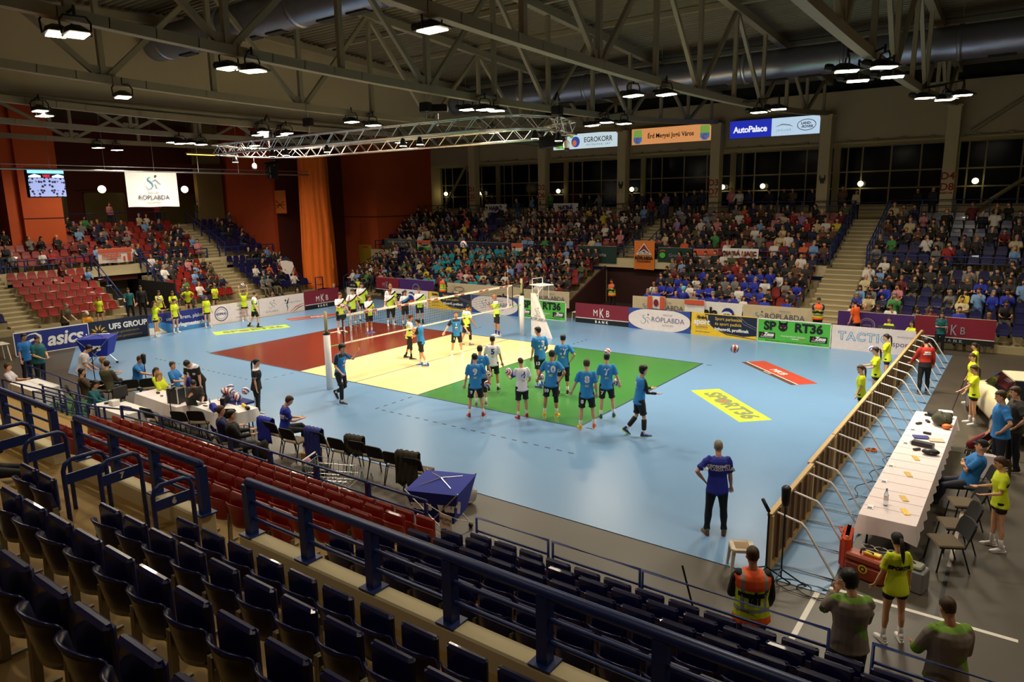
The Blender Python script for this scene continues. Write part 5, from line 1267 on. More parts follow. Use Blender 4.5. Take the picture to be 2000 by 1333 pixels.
sit('ball girl in neon shirt with score flip board by the dark red board', -7.8, 15.2, -70, 1.62, dict(seat=.55), fem=True, hair=('tail', 'brown'), top=KID, vox=.022)
for i, (x, y) in enumerate(((-7.2, 7.3), (-7.3, 8.4), (-7.4, 10.2), (-7.0, 12.6))):
    sit(['grey haired spectator peeping over the white boards behind the ball girl', 'spectator in dark top peeping over the white board middle', 'spectator with hand to cheek peeping over the white boards', 'white haired man peeping over the end of the dark red board'][i], x, y, -20, 1.72, dict(seat=.42), hair=(('short', 'grey') if i in (0, 3) else ('short', 'dark')), top=('tee', C('tee_charcoal', (52, 50, 46))), vox=.024)
# tracksuit legs of a person in the near stand
sit('person in black tracksuit with white stripes lounging behind the cream parapet', 15.0, -12.43, 60, 1.8, dict(seat=2.24, lean=-20, rl=(84, 10, 20, 0), ll=(80, 8, 30, 0)), hair=('short', 'dark'), top=('long', C('jacket_black', (18, 18, 22))), bottom=('trousers', [TR_BLK][0]), vox=.016)
# ---------------------------------------------------------------- balls
BALLM = [M('ball_white', (232, 228, 222), .5), M('ball_red', (190, 44, 34), .5), M('ball_blue', (44, 70, 160), .5)]
def ballmesh():
    mb = MB(); n, m, r = 24, 14, .105; ids = []
    for i in range(1, m):
        a = PI * i / m; ids.append(mb.pts([(r * math.sin(a) * math.cos(2 * PI * k / n), r * math.sin(a) * math.sin(2 * PI * k / n), r * math.cos(a)) for k in range(n)]))
    t = mb.pts([(0, 0, r), (0, 0, -r)])
    def mi(k, i): return (0, 1, 0, 2)[int(((k + i * 1.1) % n) / n * 8) % 4]
    for k in range(n):
        mb.mi = mi(k, 0); mb.face(t, ids[0] + k, ids[0] + (k + 1) % n); mb.mi = mi(k, m - 1); mb.face(t + 1, ids[-1] + (k + 1) % n, ids[-1] + k)
    for i in range(m - 2):
        for k in range(n): mb.mi = mi(k, i + 1); mb.face(ids[i] + k, ids[i + 1] + k, ids[i + 1] + (k + 1) % n, ids[i] + (k + 1) % n)
    me = mb.mesh('volleyball')
    for m_ in BALLM: me.materials.append(m_)
    me.polygons.foreach_set('use_smooth', [True] * len(me.polygons)); return me
BALL = ballmesh()
def ball(loc, lab, group=None):
    o = link('volleyball', BALL, None, loc, (random.random() * 6, random.random() * 6, random.random() * 6)); tag(o, lab, 'ball', group or 'red, white and blue volleyballs')
ball((12.99, 1.34, 4.78), 'volleyball high in the air in front of the crowd'); ball((17.02, 3.45, 1.38), 'volleyball in the air above the edge of the green zone'); ball((21.78, 1.23, 2.4), 'volleyball in the air over the blue floor by the red sticker')
ball(G9.palm('r', .0) + V((0, 0, -.06)) + (G9.world((0, 0, 0)) - G9.world((.06, -.02, 0))), 'volleyball pressed against the hip of number 9')
ball(G4.palm('l', .11) + V((0, 0, .02)), 'volleyball in the hand of white number 4'); ball(G10.palm('l', 0) + (G10.world((.1, .02, .12)) - G10.world((0, 0, 0))), 'volleyball tucked in the elbow of blue ten with hand on hip')
ball(G7.palm('r', 0) + (G7.world((-.1, .04, .1)) - G7.world((0, 0, 0))), 'volleyball under the arm of the player in green shoes'); ball(L1.palm('r', .11), 'volleyball held by the neon player at the net end')
ball((G11.world((.22, .12, .95))), 'volleyball beside number 11, partly hidden'); ball(K1.palm('r', .1) + V((0, 0, .06)), 'volleyball lifted by the ball girl'); ball((K7.hand('r') + K7.hand('l')) / 2 + V((0, 0, .06)), 'volleyball over the ball girl’s head'.replace('’s', ''))
ball((K10.hand('r') + K10.hand('l')) / 2, 'volleyball held by the girl behind the wooden barrier'); ball(L6.world((.3, .2, .95)), 'volleyball between the blond player and his teammate')
# ================================================================== the crowd
VAR = []
def variant(pose, fem, hair, kind='tee', legs='trousers', stand=False, vox=.03):
    f = sit if not stand else (lambda lab, x, y, fc, H, P, **k: person(lab, x, y, fc, H, P, **k))
    g = f('template', 0, 0, 90, 1.70 if fem else 1.78, pose, fem=fem, hair=(hair, 'dark') if hair else None, top=(kind, T_WHT), bottom=(legs, TR_NAVY), vox=vox, face_on=False, **({'shoes': SH['black']} if stand else {}))
    VAR.append(g); return g
S0 = dict(seat=.49)
variant(dict(S0), False, 'short'); variant(dict(S0, lean=12, ra=(40, 4, 60, 20), la=(40, 4, 60, 20)), False, 'short'); variant(dict(S0, ra=(34, 4, 96, 80), la=(30, 4, 100, 80)), False, 'buzz', 'long')
variant(dict(S0, ra=(40, 8, 120, 30), lean=6), False, 'short', 'long'); variant(dict(S0, hy=30), True, 'long', 'long'); variant(dict(S0, lean=8, ra=(44, 4, 80, 30), la=(44, 4, 80, 30)), True, 'long')
variant(dict(S0, hy=-30, lean=2), True, 'tail'); variant(dict(S0, lean=16, hp=-4, ra=(50, 10, 110, 30)), True, 'long', 'long'); variant(dict(S0, lean=-12, hy=20), False, None); variant(dict(S0, hy=-24, la=(40, 8, 124, 30)), False, 'mid', 'long')
NSIT = len(VAR)
variant(dict(ra=(20, 8, 70, 40), la=(20, 8, 70, 40), hp=14), False, 'short', 'long', stand=True); variant(dict(lean=10, ra=(40, 14, 30, 10), la=(40, 14, 30, 10), hp=14), False, 'short', 'long', stand=True); variant(dict(hy=20, ra=(10, 8, 30, 10)), True, 'long', 'long', stand=True)
flush()
do_wraps()
TEMPL = []
for g in VAR:
    parts = []
    def walk(o):
        for c in o.children:
            if c.type == 'MESH': parts.append((c.name.split('.')[0], c.data))
            walk(c)
    walk(g.t); TEMPL.append(parts)
    def kill(o):
        for c in list(o.children): kill(c)
        bpy.data.objects.remove(o)
    kill(g.t)
TOPC = [('black', (18, 18, 20), 30), ('charcoal', (44, 42, 42), 18), ('navy', (24, 30, 62), 12), ('dark red', (96, 22, 26), 6), ('white', (214, 208, 200), 8), ('cream', (196, 180, 140), 4), ('pink', (190, 120, 124), 2), ('grey', (112, 110, 106), 7), ('brown', (92, 62, 40), 5), ('olive', (76, 80, 48), 4), ('red', (150, 32, 34), 2), ('green', (60, 130, 66), 2), ('light blue', (112, 150, 196), 4), ('orange', (200, 88, 40), 1), ('turquoise', (22, 140, 160), 0), ('royal blue', (24, 42, 160), 0), ('yellow', (206, 180, 50), 1), ('lilac', (150, 120, 170), 1)]
TOPM = {n: C('top_' + n.replace(' ', '_'), c) for n, c, w in TOPC}
LEGM = [C('legs_black', (16, 16, 18)), C('legs_navy', (26, 32, 56)), C('legs_jeans', (56, 74, 108)), C('legs_grey', (70, 66, 60)), C('legs_khaki', (110, 98, 70))]
HAIRS = ['dark', 'dark', 'brown', 'brown', 'blond', 'black', 'grey']
rnd = random.Random(21)
OCC = []
BLK = {'A': 'blue far block by orange wall', 'B': 'far block before the tunnel', 'C': 'red far block by wide stair', 'D': 'blue far block', 'F': 'emptier red end block', 'G': 'crowded red end block', 'H': 'blue end block'}
for pos, face, tier, row, i, n, bl, col in SPOTS:
    x, y = pos[0], pos[1]
    p = {('A', 'lower'): .78, ('A', 'upper'): .62, ('B', 'lower'): .95, ('B', 'upper'): .9, ('C', 'lower'): .94, ('C', 'upper'): .84, ('H', 'lower'): .32, ('H', 'upper'): .16, ('E', 'lower'): 0, ('F', 'lower'): .06}.get((bl, tier), 0)
    if bl == 'D': p = .85 if x < 24 else (.55 if x < 27 else .25); p *= 1 if tier == 'lower' else .8
    if bl == 'C' and tier == 'upper' and row == 5: p = .55
    if bl == 'G': p = .7 if tier == 'lower' else (.22 if y < 2.5 else .5)
    if bl == 'G' and tier == 'upper' and .3 < y < 3 and row > 2: p = 0
    occ = rnd.random() < p
    farseat(pos, face, col, up=False)
    if not occ: continue
    names = [q[0] for q in TOPC]; wts = [q[2] for q in TOPC]
    top = rnd.choices(names, wts)[0]
    if bl in 'AB' and tier == 'lower' and -4.5 < x < 1.2 and rnd.random() < .55: top = 'turquoise'
    if bl == 'C' and tier == 'lower' and row < 4 and rnd.random() < (.7 if row < 2 else .35): top = 'royal blue'
    if bl == 'D' and tier == 'lower' and rnd.random() < .15: top = 'royal blue'
    OCC.append((pos, face, tier, row, i, bl, top, rnd.randrange(NSIT), rnd.choice(HAIRS), rnd.randrange(5), rnd.random() < .25))
# standing people along the concourse rails
STANDERS = []
for x in (-6.2, -2.5, -2.0, -.9, 1.6, 2.3, 3.1, 5.6, 6.4, 7.6, 8.0, 8.7, 9.4, 9.9, 10.4, 12.3, 12.8, 13.4, 14.6, 15.4, 15.9, 17.0, 18.6, 19.3, 22.3, 23.0):
    STANDERS.append(((x, 27.75, 4.76), -PI / 2))
for x, y, z in ((7.8, 26.0, 4.4), (8.9, 25.4, 4.2), (8.5, 22.6, 2.9), (-2.3, 25.6, 4.4)): STANDERS.append(((x, y, z), -PI / 2))
for y in (3.6, 7.0, 10.2, 13.2): STANDERS.append(((-22.6, y, 4.76), 0))
CAMP = V((27.5, -15.88, 6.13))
allp = [('sit', o, (V(o[0]) - CAMP).length) for o in OCC] + [('stand', o, (V(o[0]) - CAMP).length) for o in STANDERS]
allp.sort(key=lambda q: q[2])
NFLOOR = sum(1 for o in SC.objects if o.get('category') == 'person')
KEEP = max(0, 298 - NFLOOR)
cm_ = MB(); cmats = []; cidx = {}
def mslot(m):
    if m.name not in cidx: cidx[m.name] = len(cmats); cmats.append(m)
    return cidx[m.name]
def mat_of(part, top, hair, leg, tan):
    if part in ('body', 'hand'): return SKIN2 if tan else SKIN
    if part in ('hair', 'cap'): return HAIR[hair]
    if part in ('shirt', 'sweater'): return TOPM[top]
    if part in ('trousers', 'shorts'): return LEGM[leg]
    if part == 'sole': return PADB
    return SH['black']
import array
MASS = []
for n_, (kind, o, dist) in enumerate(allp):
    if kind == 'sit': pos, face, tier, row, i, bl, top, vi, hair, leg, tan = o; lab = 'spectator in %s top, %s row %s, %s seat, %s' % (top, tier, ORD[row + 1], nth(i + 1), BLK[bl])
    else:
        pos, face = o; vi = NSIT + rnd.randrange(3); top = rnd.choices([q[0] for q in TOPC], [q[2] for q in TOPC])[0]; hair = rnd.choice(HAIRS); leg = rnd.randrange(3); tan = False
        lab = 'spectator in %s top standing on the far walkway, %s from the orange wall' % (top, nth(1 + sum(1 for q in STANDERS if q[0][0] < pos[0]))) if face < 0 else 'spectator in %s top standing at the end stand doors, %s from the screen' % (top, nth(1 + sum(1 for q in STANDERS if q[1] == 0 and q[0][1] < pos[1])))
    sc_ = rnd.uniform(.93, 1.04); rot = face - PI / 2 + rnd.uniform(-.25, .25)
    if n_ < KEEP:
        t = thing('person', lab, 'person', pos, rot, 'spectators of the match')
        t.scale = (sc_, sc_, sc_)
        for part, me in TEMPL[vi]:
            if part in ('sole', 'hand'): 
                if part == 'sole': continue
            c = link(part, me, t); m = mat_of(part, top, hair, leg, tan)
            c.material_slots[0].link = 'OBJECT'; c.material_slots[0].material = m
    else: MASS.append((vi, Matrix.Translation(pos) @ Matrix.Rotation(rot, 4, 'Z') @ Matrix.Scale(sc_, 4), top, hair, leg, tan))
import numpy as np
def mass_mesh():
    vs, fl_, ls, mi = [], [], [], []; base = 0; nl = 0
    cache = {}
    for vi, mx, top, hair, leg, tan in MASS:
        if vi not in cache:
            L = []
            for part, me in TEMPL[vi]:
                if part in ('sole', 'hand'): continue
                co = np.empty(len(me.vertices) * 3, 'f'); me.vertices.foreach_get('co', co)
                li = np.empty(len(me.loops), 'i'); me.loops.foreach_get('vertex_index', li)
                lt = np.empty(len(me.polygons), 'i'); me.polygons.foreach_get('loop_total', lt)
                L.append((part, co.reshape(-1, 3), li, lt))
            cache[vi] = L
        A_ = np.array(mx, 'f')
        for part, co, li, lt in cache[vi]:
            vs.append(co @ A_[:3, :3].T + A_[:3, 3]); ls.append(li + base); fl_.append(lt); mi.append(np.full(len(lt), mslot(mat_of(part, top, hair, leg, tan)), 'i')); base += len(co)
    v = np.concatenate(vs); l = np.concatenate(ls).astype('i'); t = np.concatenate(fl_); m = np.concatenate(mi)
    me = bpy.data.meshes.new('crowd'); me.vertices.add(len(v)); me.vertices.foreach_set('co', v.ravel()); me.loops.add(len(l)); me.loops.foreach_set('vertex_index', l)
    me.polygons.add(len(t)); st_ = np.concatenate(([0], np.cumsum(t)[:-1])).astype('i'); me.polygons.foreach_set('loop_start', st_); me.polygons.foreach_set('loop_total', t)
    for q in cmats: me.materials.append(q)
    me.polygons.foreach_set('material_index', m); me.polygons.foreach_set('use_smooth', np.ones(len(t), bool)); me.update(calc_edges=True); me.validate()
    return me
if MASS:
    tag(link('crowd', mass_mesh()), 'the rest of the seated and standing crowd high in the far stands', 'crowd', kind='stuff')
so = seatfar.build('seating', [SR, SB]); tag(so, 'rows of red and blue plastic seats across the far and end stands', 'seating', kind='stuff')
print('people', NFLOOR, 'kept', KEEP, 'mass', len(MASS), 'seats', nseat)
# ================================================================== advertising boards
PNAVY, PDNAVY, PWINE, PGREEN = M('print_navy', (30, 44, 128), .45), M('print_dark_navy', (20, 28, 56), .45), M('print_wine', (128, 30, 50), .45), M('print_green', (84, 186, 66), .45)
PYEL, PINK_, PGOLD, PTEAL = M('print_yellow', (240, 196, 40), .45), M('print_pale_pink', (236, 222, 216), .5), M('print_gold', (216, 174, 60), .45), M('print_teal', (70, 150, 180), .45)
PBLK, PWHT, PGREY, PDGREY = M('print_black', (20, 22, 22), .45), M('print_white', (236, 234, 230), .5), M('print_grey', (150, 150, 160), .5), M('print_slate', (64, 74, 100), .5)
PPURP, PBEIGE, PRED, PORG = M('print_purple', (72, 36, 110), .5), M('print_beige', (206, 190, 158), .6), M('print_red', (190, 40, 44), .5), M('print_orange', (224, 120, 36), .5)
PSKY = M('print_sky', (70, 140, 205), .5)
ETXT = M('print_purple_grey', (84, 92, 128), .5)
def board(lab, x, y, z, rz, w, h, face, fn, frame=None, lean=.05):
    t = thing('advertising_board', lab, 'board', (x, y, z), rz)
    MB().box(0.01, w - .01, .02, .06, .0, h).build('panel', face, t)
    for q in (.33, w - .33): MB().bar((q, .07, h * .8), (q, .48, .03), .04).box(q - .03, q + .03, .06, .5, 0, .04).build('foot', STEEL, t)
    if frame: MB().box(0, w, .01, .07, h - .03, h + .01).box(0, w, .01, .07, 0, .03).box(0, .03, .01, .07, 0, h).box(w - .03, w, .01, .07, 0, h).build('rim', frame, t)
    fn(t, w, h)
    return t
Y0 = .017
def put(mb, m, t, nm='print', y=0): return mb.build(nm, m, t, loc=(0, y, 0))
def fed(t, x, z, s, m1=None, m2=None, y=.014):
    """federation emblem: a sweeping S, a ball and two flying strokes"""
    m1 = m1 or PTEAL; m2 = m2 or PDGREY
    S = [(.02, .72), (-.1, .78), (-.2, .7), (-.18, .58), (-.04, .48), (.08, .36), (.1, .2), (0, .06), (-.16, .02)]
    put(ribbon([(x + a * s, z + b * s) for a, b in S], [q * s for q in (.02, .06, .08, .085, .08, .085, .075, .05, .015)], y=y), m1, t, 'emblem')
    put(ribbon([(x + a * s, z + b * s) for a, b in ((-.42, .3), (-.36, .1), (-.2, -.04), (0, 0))], [.01 * s, .03 * s, .035 * s, .01 * s], y=y), m2, t, 'emblem')
    put(disc(x + .34 * s, z + .86 * s, .075 * s, .085 * s, y), m2, t, 'emblem')
    put(ribbon([(x + a * s, z + b * s) for a, b in ((.05, .5), (.3, .62), (.44, .5), (.66, .3))], [.012 * s, .05 * s, .045 * s, .03 * s], y=y), m2, t, 'emblem')
    put(ribbon([(x + .24 * s, z + .34 * s), (x + .38 * s, z + .02 * s)], .04 * s, y=y), m2, t, 'emblem')
def rop(t, x, z, s, m=None, y=.014):
    m = m or ETXT
    text('MAGYAR', .12 * s, PGREY, t, (x, y, z + .26 * s)); text('RÖPLABDA', .34 * s, m, t, (x, y, z)); text('SZÖVETSÉG', .11 * s, PGREY, t, (x, y, z - .25 * s))
def b_asics(t, w, h):
    cx, cz = .72, .48
    el = lambda rx, rz, a0, a1, n=22: [(cx - .06 + rx * math.cos(R(a0 + (a1 - a0) * i / n)) + .42 * rz * math.sin(R(a0 + (a1 - a0) * i / n)), cz - .1 + rz * math.sin(R(a0 + (a1 - a0) * i / n))) for i in range(n + 1)]
    p = el(.24, .25, -40, 320); put(ribbon(p, [.05 + .05 * abs(math.sin(i / 22 * PI)) for i in range(len(p))], y=Y0), PWHT, t, 'emblem')
    q = [(cx - .32, cz + .26), (cx - .12, cz + .38), (cx + .12, cz + .4), (cx + .28, cz + .26), (cx + .28, cz + .05), (cx + .16, cz - .18)]
    put(ribbon(q, [.01, .04, .07, .1, .1, .03], y=Y0), PWHT, t, 'emblem')
    text('asics', .84, PWHT, t, (1.95, Y0, .52), bold=.022, shear=.2, sx=.98, space=.95); text('®', .14, PGREY, t, (2.87, Y0, .32))
def b_ufs(t, w, h):
    for i in range(10):
        a = 2 * PI * i / 10; put(ribbon([(.42 + .12 * math.cos(a), .5 + .12 * math.sin(a)), (.42 + .22 * math.cos(a + .12), .5 + .22 * math.sin(a + .12)), (.42 + .36 * math.cos(a), .5 + .36 * math.sin(a))], [.03, .075, .012], y=Y0), PGOLD, t, 'emblem')
    text('UFS GROUP', .36, PWHT, t, (1.75, Y0, .68), bold=.012, sx=.92)
    text('együtt gondolkodunk,', .15, M('print_old_gold', (140, 122, 60), .5), t, (1.6, Y0, .4)); text('együtt gondoskodunk', .15, M('print_old_gold', (140, 122, 60), .5), t, (1.7, Y0, .2))
def b_cup(t, w, h):
    put(polyxz([(0, 0), (w, 0), (w, .35), (1.4, .3), (.7, .55), (0, .6)], Y0), PSKY, t); put(polyxz([(0, .0), (.9, 0), (.5, .3), (0, .35)], Y0 - .002), PWHT, t)
    c = M('print_cup_gold', (210, 170, 70), .4)
    put(polyxz([(.28, .84), (.3, .56), (.42, .46), (.54, .56), (.56, .84)], Y0 - .004), c, t, 'emblem'); put(ribbon([(.42, .46), (.42, .26)], .07, y=Y0 - .004), c, t, 'emblem'); put(polyxz([(.3, .12), (.54, .12), (.5, .28), (.34, .28)], Y0 - .004), c, t, 'emblem')
    put(ribbon(arc(.26, .7, .07, .1, 60, 300, 8), .03, y=Y0 - .004), c, t, 'emblem'); put(ribbon(arc(.58, .7, .07, .1, -120, 120, 8), .03, y=Y0 - .004), c, t, 'emblem')
    text('serleg, érem, plakett', .27, PWHT, t, (1.9, Y0 - .003, .66), sx=.92); text('serlegmester.hu', .27, PWHT, t, (2.1, Y0 - .003, .3), bold=.012)
def b_white1(t, w, h):
    put(ribbon(arc(.75, .52, .36, .36, 0, 360, 30), .05, y=Y0), PDGREY, t, 'emblem'); put(ribbon(arc(.75, .52, .26, .26, 0, 360, 30), .03, y=Y0), PGREY, t, 'emblem')
    text('RÖPSULI', .15, PNAVY, t, (.75, Y0 - .002, .52), bold=.006)
    for i, s in enumerate(('Kecskeméti', 'röplabda iskola', 'utánpótlás', 'www.ropsuli.hu')): text(s, .13, PGREY, t, (2.0, Y0, .82 - .2 * i))
def b_white2(t, w, h):
    fed(t, .8, .42, .48, PGREY, PDGREY); text('RÖPLABDA', .16, PGREY, t, (.8, Y0, .24))
    put(disc(1.72, .74, .05, .06, Y0), PBLK, t, 'emblem'); put(ribbon([(1.78, .4), (1.86, .66), (1.98, .86)], [.02, .09, .02], y=Y0), PBLK, t, 'emblem'); put(ribbon([(1.8, .45), (1.84, .3), (1.8, .12)], [.06, .05, .02], y=Y0), PBLK, t, 'emblem'); put(ribbon([(1.7, .6), (1.82, .56), (1.95, .6)], .03, y=Y0), PBLK, t, 'emblem')
    text('Magyar Diáksport', .12, PGREY, t, (2.4, Y0, .6)); put(ribbon([(2.0, .05), (2.4, .3), (2.95, .44)], [.02, .06, .03], y=Y0), PRED, t, 'emblem'); put(ribbon([(2.2, .04), (2.6, .24), (2.95, .32)], [.02, .05, .02], y=Y0), PBLK, t, 'emblem')
def b_mkb(t, w, h):
    put(MB().box(.02, w - .02, 0, .002, .0, .25), PBLK, t, y=Y0); put(MB().box(.02, w - .02, 0, .002, .25, .285), PWHT, t, y=Y0)
    c = w / 2
    text('M', .46, PWHT, t, (c - .34, Y0 - .003, .55), sx=.78); text('K', .66, PWHT, t, (c, Y0 - .003, .55), sx=.62); text('B', .46, PWHT, t, (c + .34, Y0 - .003, .55), sx=.78)
    text('BANK', .18, PWHT, t, (c, Y0 - .003, .12), bold=.006, space=1.9)
def b_oval(t, w, h):
    put(polyxz([(min(w - .012, max(.012, w / 2 + (w / 2 + .03) * math.cos(2 * PI * i / 40))), min(h - .012, max(.012, .5 + .56 * math.sin(2 * PI * i / 40)))) for i in range(40)], Y0), PINK_, t)
    fed(t, .85, .3, .5, y=Y0 - .002); rop(t, 2.0, .52, .95, y=Y0 - .003)
def b_grabo(t, w, h):
    P = [(w - .01, .99), (w - .01, .2), (2.4, .12), (1.6, .2), (1.05, .45), (.72, .72), (.65, .99)]
    put(polyxz(P[::-1], Y0), PDNAVY, t); put(ribbon([(2.2, .98), (2.5, .72), (w - .02, .55)], .015, y=Y0 - .003), PGREY, t); put(ribbon([(2.05, .98), (2.4, .66), (w - .02, .46)], .012, y=Y0 - .003), PGREY, t)
    put(ribbon([(.65, .99), (.75, .66), (1.1, .38), (1.65, .15), (w - .02, .05)], [.02, .05, .05, .04, .02], y=Y0 - .002), PDNAVY, t)
    put(MB().box(.22, .78, 0, .002, .3, .95), PGOLD, t, y=Y0 - .002)
    text('Grabo', .17, PBLK, t, (.5, Y0 - .004, .82), bold=.012); text('sport', .34, PWHT, t, (.5, Y0 - .005, .62), bold=.014); text('www.grabosport.hu', .07, PDGREY, t, (.5, Y0 - .004, .4)); text('Sportpadló rendszerek', .07, PDGREY, t, (.55, Y0 - .004, .18))
    text('Sport parketták', .19, PYEL, t, (1.1, Y0 - .004, .82), align='LEFT'); text('és sport padlók', .19, PYEL, t, (1.1, Y0 - .004, .6), align='LEFT'); text('itthonról, profiknak', .19, PWHT, t, (1.1, Y0 - .004, .36), align='LEFT', bold=.006)
def devil(t, x, z, s, y=Y0, rot=None, m=None):
    m = m or PBLK
    put(disc(x, z, .19 * s, .19 * s, y), m, t, 'emblem')
    for q in (1, -1):
        put(polyxz([(x + q * .02 * s, z + .12 * s), (x + q * .17 * s, z + .1 * s), (x + q * .19 * s, z + .3 * s)][::q], y), m, t, 'emblem')
        put(polyxz([(x + q * .03 * s, z - .03 * s), (x + q * .12 * s, z + .02 * s), (x + q * .1 * s, z - .05 * s)][::q], y - .003), PRED, t, 'emblem')
def b_s36(t, w, h):
    text('SP', .5, PBLK, t, (.52, Y0, .7), bold=.026, sx=1.0); devil(t, 1.06, .7, 1.0); text('RT36', .5, PBLK, t, (2.08, Y0, .7), bold=.026, sx=1.0)
    for x in (.42, w - .46):
        put(MB().box(x - .34, x + .34, 0, .002, .17, .43), PBLK, t, y=Y0); put(polyxz([(x - .26, .24), (x - .19, .3), (x - .24, .32), (x - .17, .4), (x - .2, .32), (x - .15, .3)], Y0 - .003), PRED, t, 'emblem')
        text('Zeus', .2, PWHT, t, (x + .07, Y0 - .003, .34), bold=.012, shear=.2); text('SPORTRUHÁZAT', .07, PWHT, t, (x, Y0 - .003, .22))
    text('ITALIAN SPORT DESIGN', .09, PWHT, t, (w / 2, Y0, .32)); 
    for i, m_ in enumerate((PGREEN, PWHT, PRED)): put(MB().box(1.15 + .28 * i, 1.43 + .28 * i, 0, .002, .22, .25), m_, t, y=Y0)
    text('6000 Kecskemét, Bajcsy u. 13.   |   tel.: +36 20 224 1219   |   e-mail: sport36@sport36.hu', .062, PBLK, t, (w / 2, Y0, .09))
def b_tactic(t, w, h):
    for dx, m_, y in ((.0, PTEAL, Y0), (.025, PWHT, Y0 - .003)): pass
    text('TACTIC', .46, M('print_blue_line', (60, 140, 190), .5), t, (1.18, Y0, .56), bold=.02, space=1.2); text('TACTIC', .46, PWHT, t, (1.18, Y0 - .004, .56), bold=-.004, space=1.2)
    text('tacticsport.hu', .13, PGREY, t, (2.35, Y0, .72), align='LEFT'); text('sport', .3, PDGREY, t, (2.2, Y0, .42), align='LEFT')
def b_gala(t, w, h):
    text('gala', .62, PBLK, t, (.78, Y0, .56), bold=.03); text('www.galasport.hu', .1, PBLK, t, (1.0, Y0, .2))
    put(disc(1.62, .52, .3, .34, Y0), PNAVY, t, 'emblem'); put(polyxz(arc(1.62, .52, .3, .34, 200, 330, 12), Y0 - .002), PRED, t, 'emblem'); put(ribbon(arc(1.55, .5, .3, .2, 10, 160, 10), .1, y=Y0 - .003), PWHT, t, 'emblem')
    put(ribbon([(1.85, .75), (2.02, .35)], .16, y=Y0), PRED, t, 'emblem'); text('NYÁR', .4, PGREY, t, (2.45, Y0, .5), sx=.8)
LB = PI / 2
board('deep blue board with white swirl emblem and slanted white word', -6.45, -4.85, 0, LB, 2.95, 1.0, PNAVY, b_asics, PWHT)
board('dark navy board with gold sunburst and white words', -6.45, -1.9, 0, LB, 2.65, 1.02, PDNAVY, b_ufs)
board('blue board with gold cup print, ball girls standing before it', -6.4, .77, 0, LB, 3.05, .98, PNAVY, b_cup)
board('white board with round grey emblem behind the ball girls', -6.4, 3.84, 0, LB, 3.0, 1.0, PINK_, b_white1)
board('white board with small player figures and red sweep', -6.4, 6.86, 0, LB, 3.0, 1.02, PINK_, b_white2)
board('wine red bank board at the end of the row under the orange curtain', -6.4, 9.9, 0, LB, 2.55, 1.08, PWINE, b_mkb)
FY_ = 14.3
board('white board with black word and ball emblem behind the neon players', -3.75, FY_, 0, 0, 3.0, .97, PINK_, b_gala)
board('yellow and navy flooring board seen through the net', -.72, FY_, 0, 0, 3.2, .97, PYEL, b_grabo)
board('blue board with white oval behind the clapping referee', 2.5, FY_, 0, 0, 3.2, .98, M('print_deep_blue', (46, 74, 150), .45), b_oval)
board('bright green board half hidden by the padded referee stand', 5.75, FY_, 0, 0, 2.95, 1.0, PGREEN, b_s36, PWHT)
board('wine red bank board in front of the dark far tunnel', 9.2, FY_ + .1, 0, 0, 3.0, 1.0, PWINE, b_mkb)
board('blue board with white oval next to the wine red board', 12.22, FY_, 0, 0, 3.1, 1.0, M('print_deep_blue', (46, 74, 150), .45), b_oval)
board('yellow and navy flooring board next to the bright green board', 15.36, FY_, 0, 0, 2.95, 1.02, PYEL, b_grabo)
board('bright green board with devil head emblem, in full view', 18.33, FY_, 0, 0, 2.95, 1.0, PGREEN, b_s36, PWHT)
board('white board with blue double line word before the scoreboard girls', 21.3, FY_, 0, 0, 2.98, .98, PINK_, b_tactic)
# second row: cloth banners along the foot of the far stand
def banner(lab, x, y, z, w, h, m, fn=None, cat='banner', nm='banner', rz=0, rx=0):
    t = thing(nm, lab, cat, (x, y, z), rz)
    mb = MB(); n = max(6, int(w * 5)); a = []; b = []
    for i in range(n + 1):
        q = w * i / n; k = .012 * math.sin(i * 1.1) + .01 * math.sin(i * .47)
        a.append((q, .02 + k, 0 + .01 * math.sin(i * .8))); b.append((q, .02 + k * .4, h))
    i0 = mb.pts(a); i1 = mb.pts(b)
    for i in range(n): mb.face(i0 + i, i0 + i + 1, i1 + i + 1, i1 + i)
    mb.build('cloth', m, t, True)
    MB().tube([(0, .05, h), (w, .05, h)], .012, 5).build('top_cord', PBEIGE, t)
    if fn: fn(t, w, h)
    return t
def bn_oval(t, w, h): fed(t, .7, .2, .5, y=-.03); rop(t, w * .62, .45, 1.0, PDGREY, y=-.03)
def bn_mkb(t, w, h):
    put(MB().box(0, w, -.004, -.002, 0, .22), PBLK, t, y=-.02); put(MB().box(0, w, -.004, -.002, .22, .25), PWHT, t, y=-.02); c = w / 2
    text('M', .42, PGREY, t, (c - .3, -.03, .52), sx=.78); text('K', .6, PGREY, t, (c, -.03, .52), sx=.62); text('B', .42, PGREY, t, (c + .3, -.03, .52), sx=.78); text('BANK', .16, PGREY, t, (c, -.03, .11), bold=.005, space=1.9)
def bn_ring(x, s='MTVA'):
    def f(t, w, h): put(ribbon(arc(x, h * .45, .3, .3, 0, 360, 24), .03, y=-.03), PGREY, t, 'emblem'); put(ribbon(arc(x, h * .45, .24, .24, 0, 360, 24), .015, y=-.03), PGREY, t, 'emblem'); text(s, .12, PGREY, t, (x, -.03, h * .45))
    return f
def bn_epr(t, w, h):
    put(ribbon(arc(1.0, .62, .35, .14, 0, 360, 20), .03, y=-.03), PBLK, t, 'emblem'); text('ÉPDUFERR', .3, PBLK, t, (1.1, -.03, .3)); text('gala', .5, PBLK, t, (w - 1.4, -.03, .35), bold=.03)
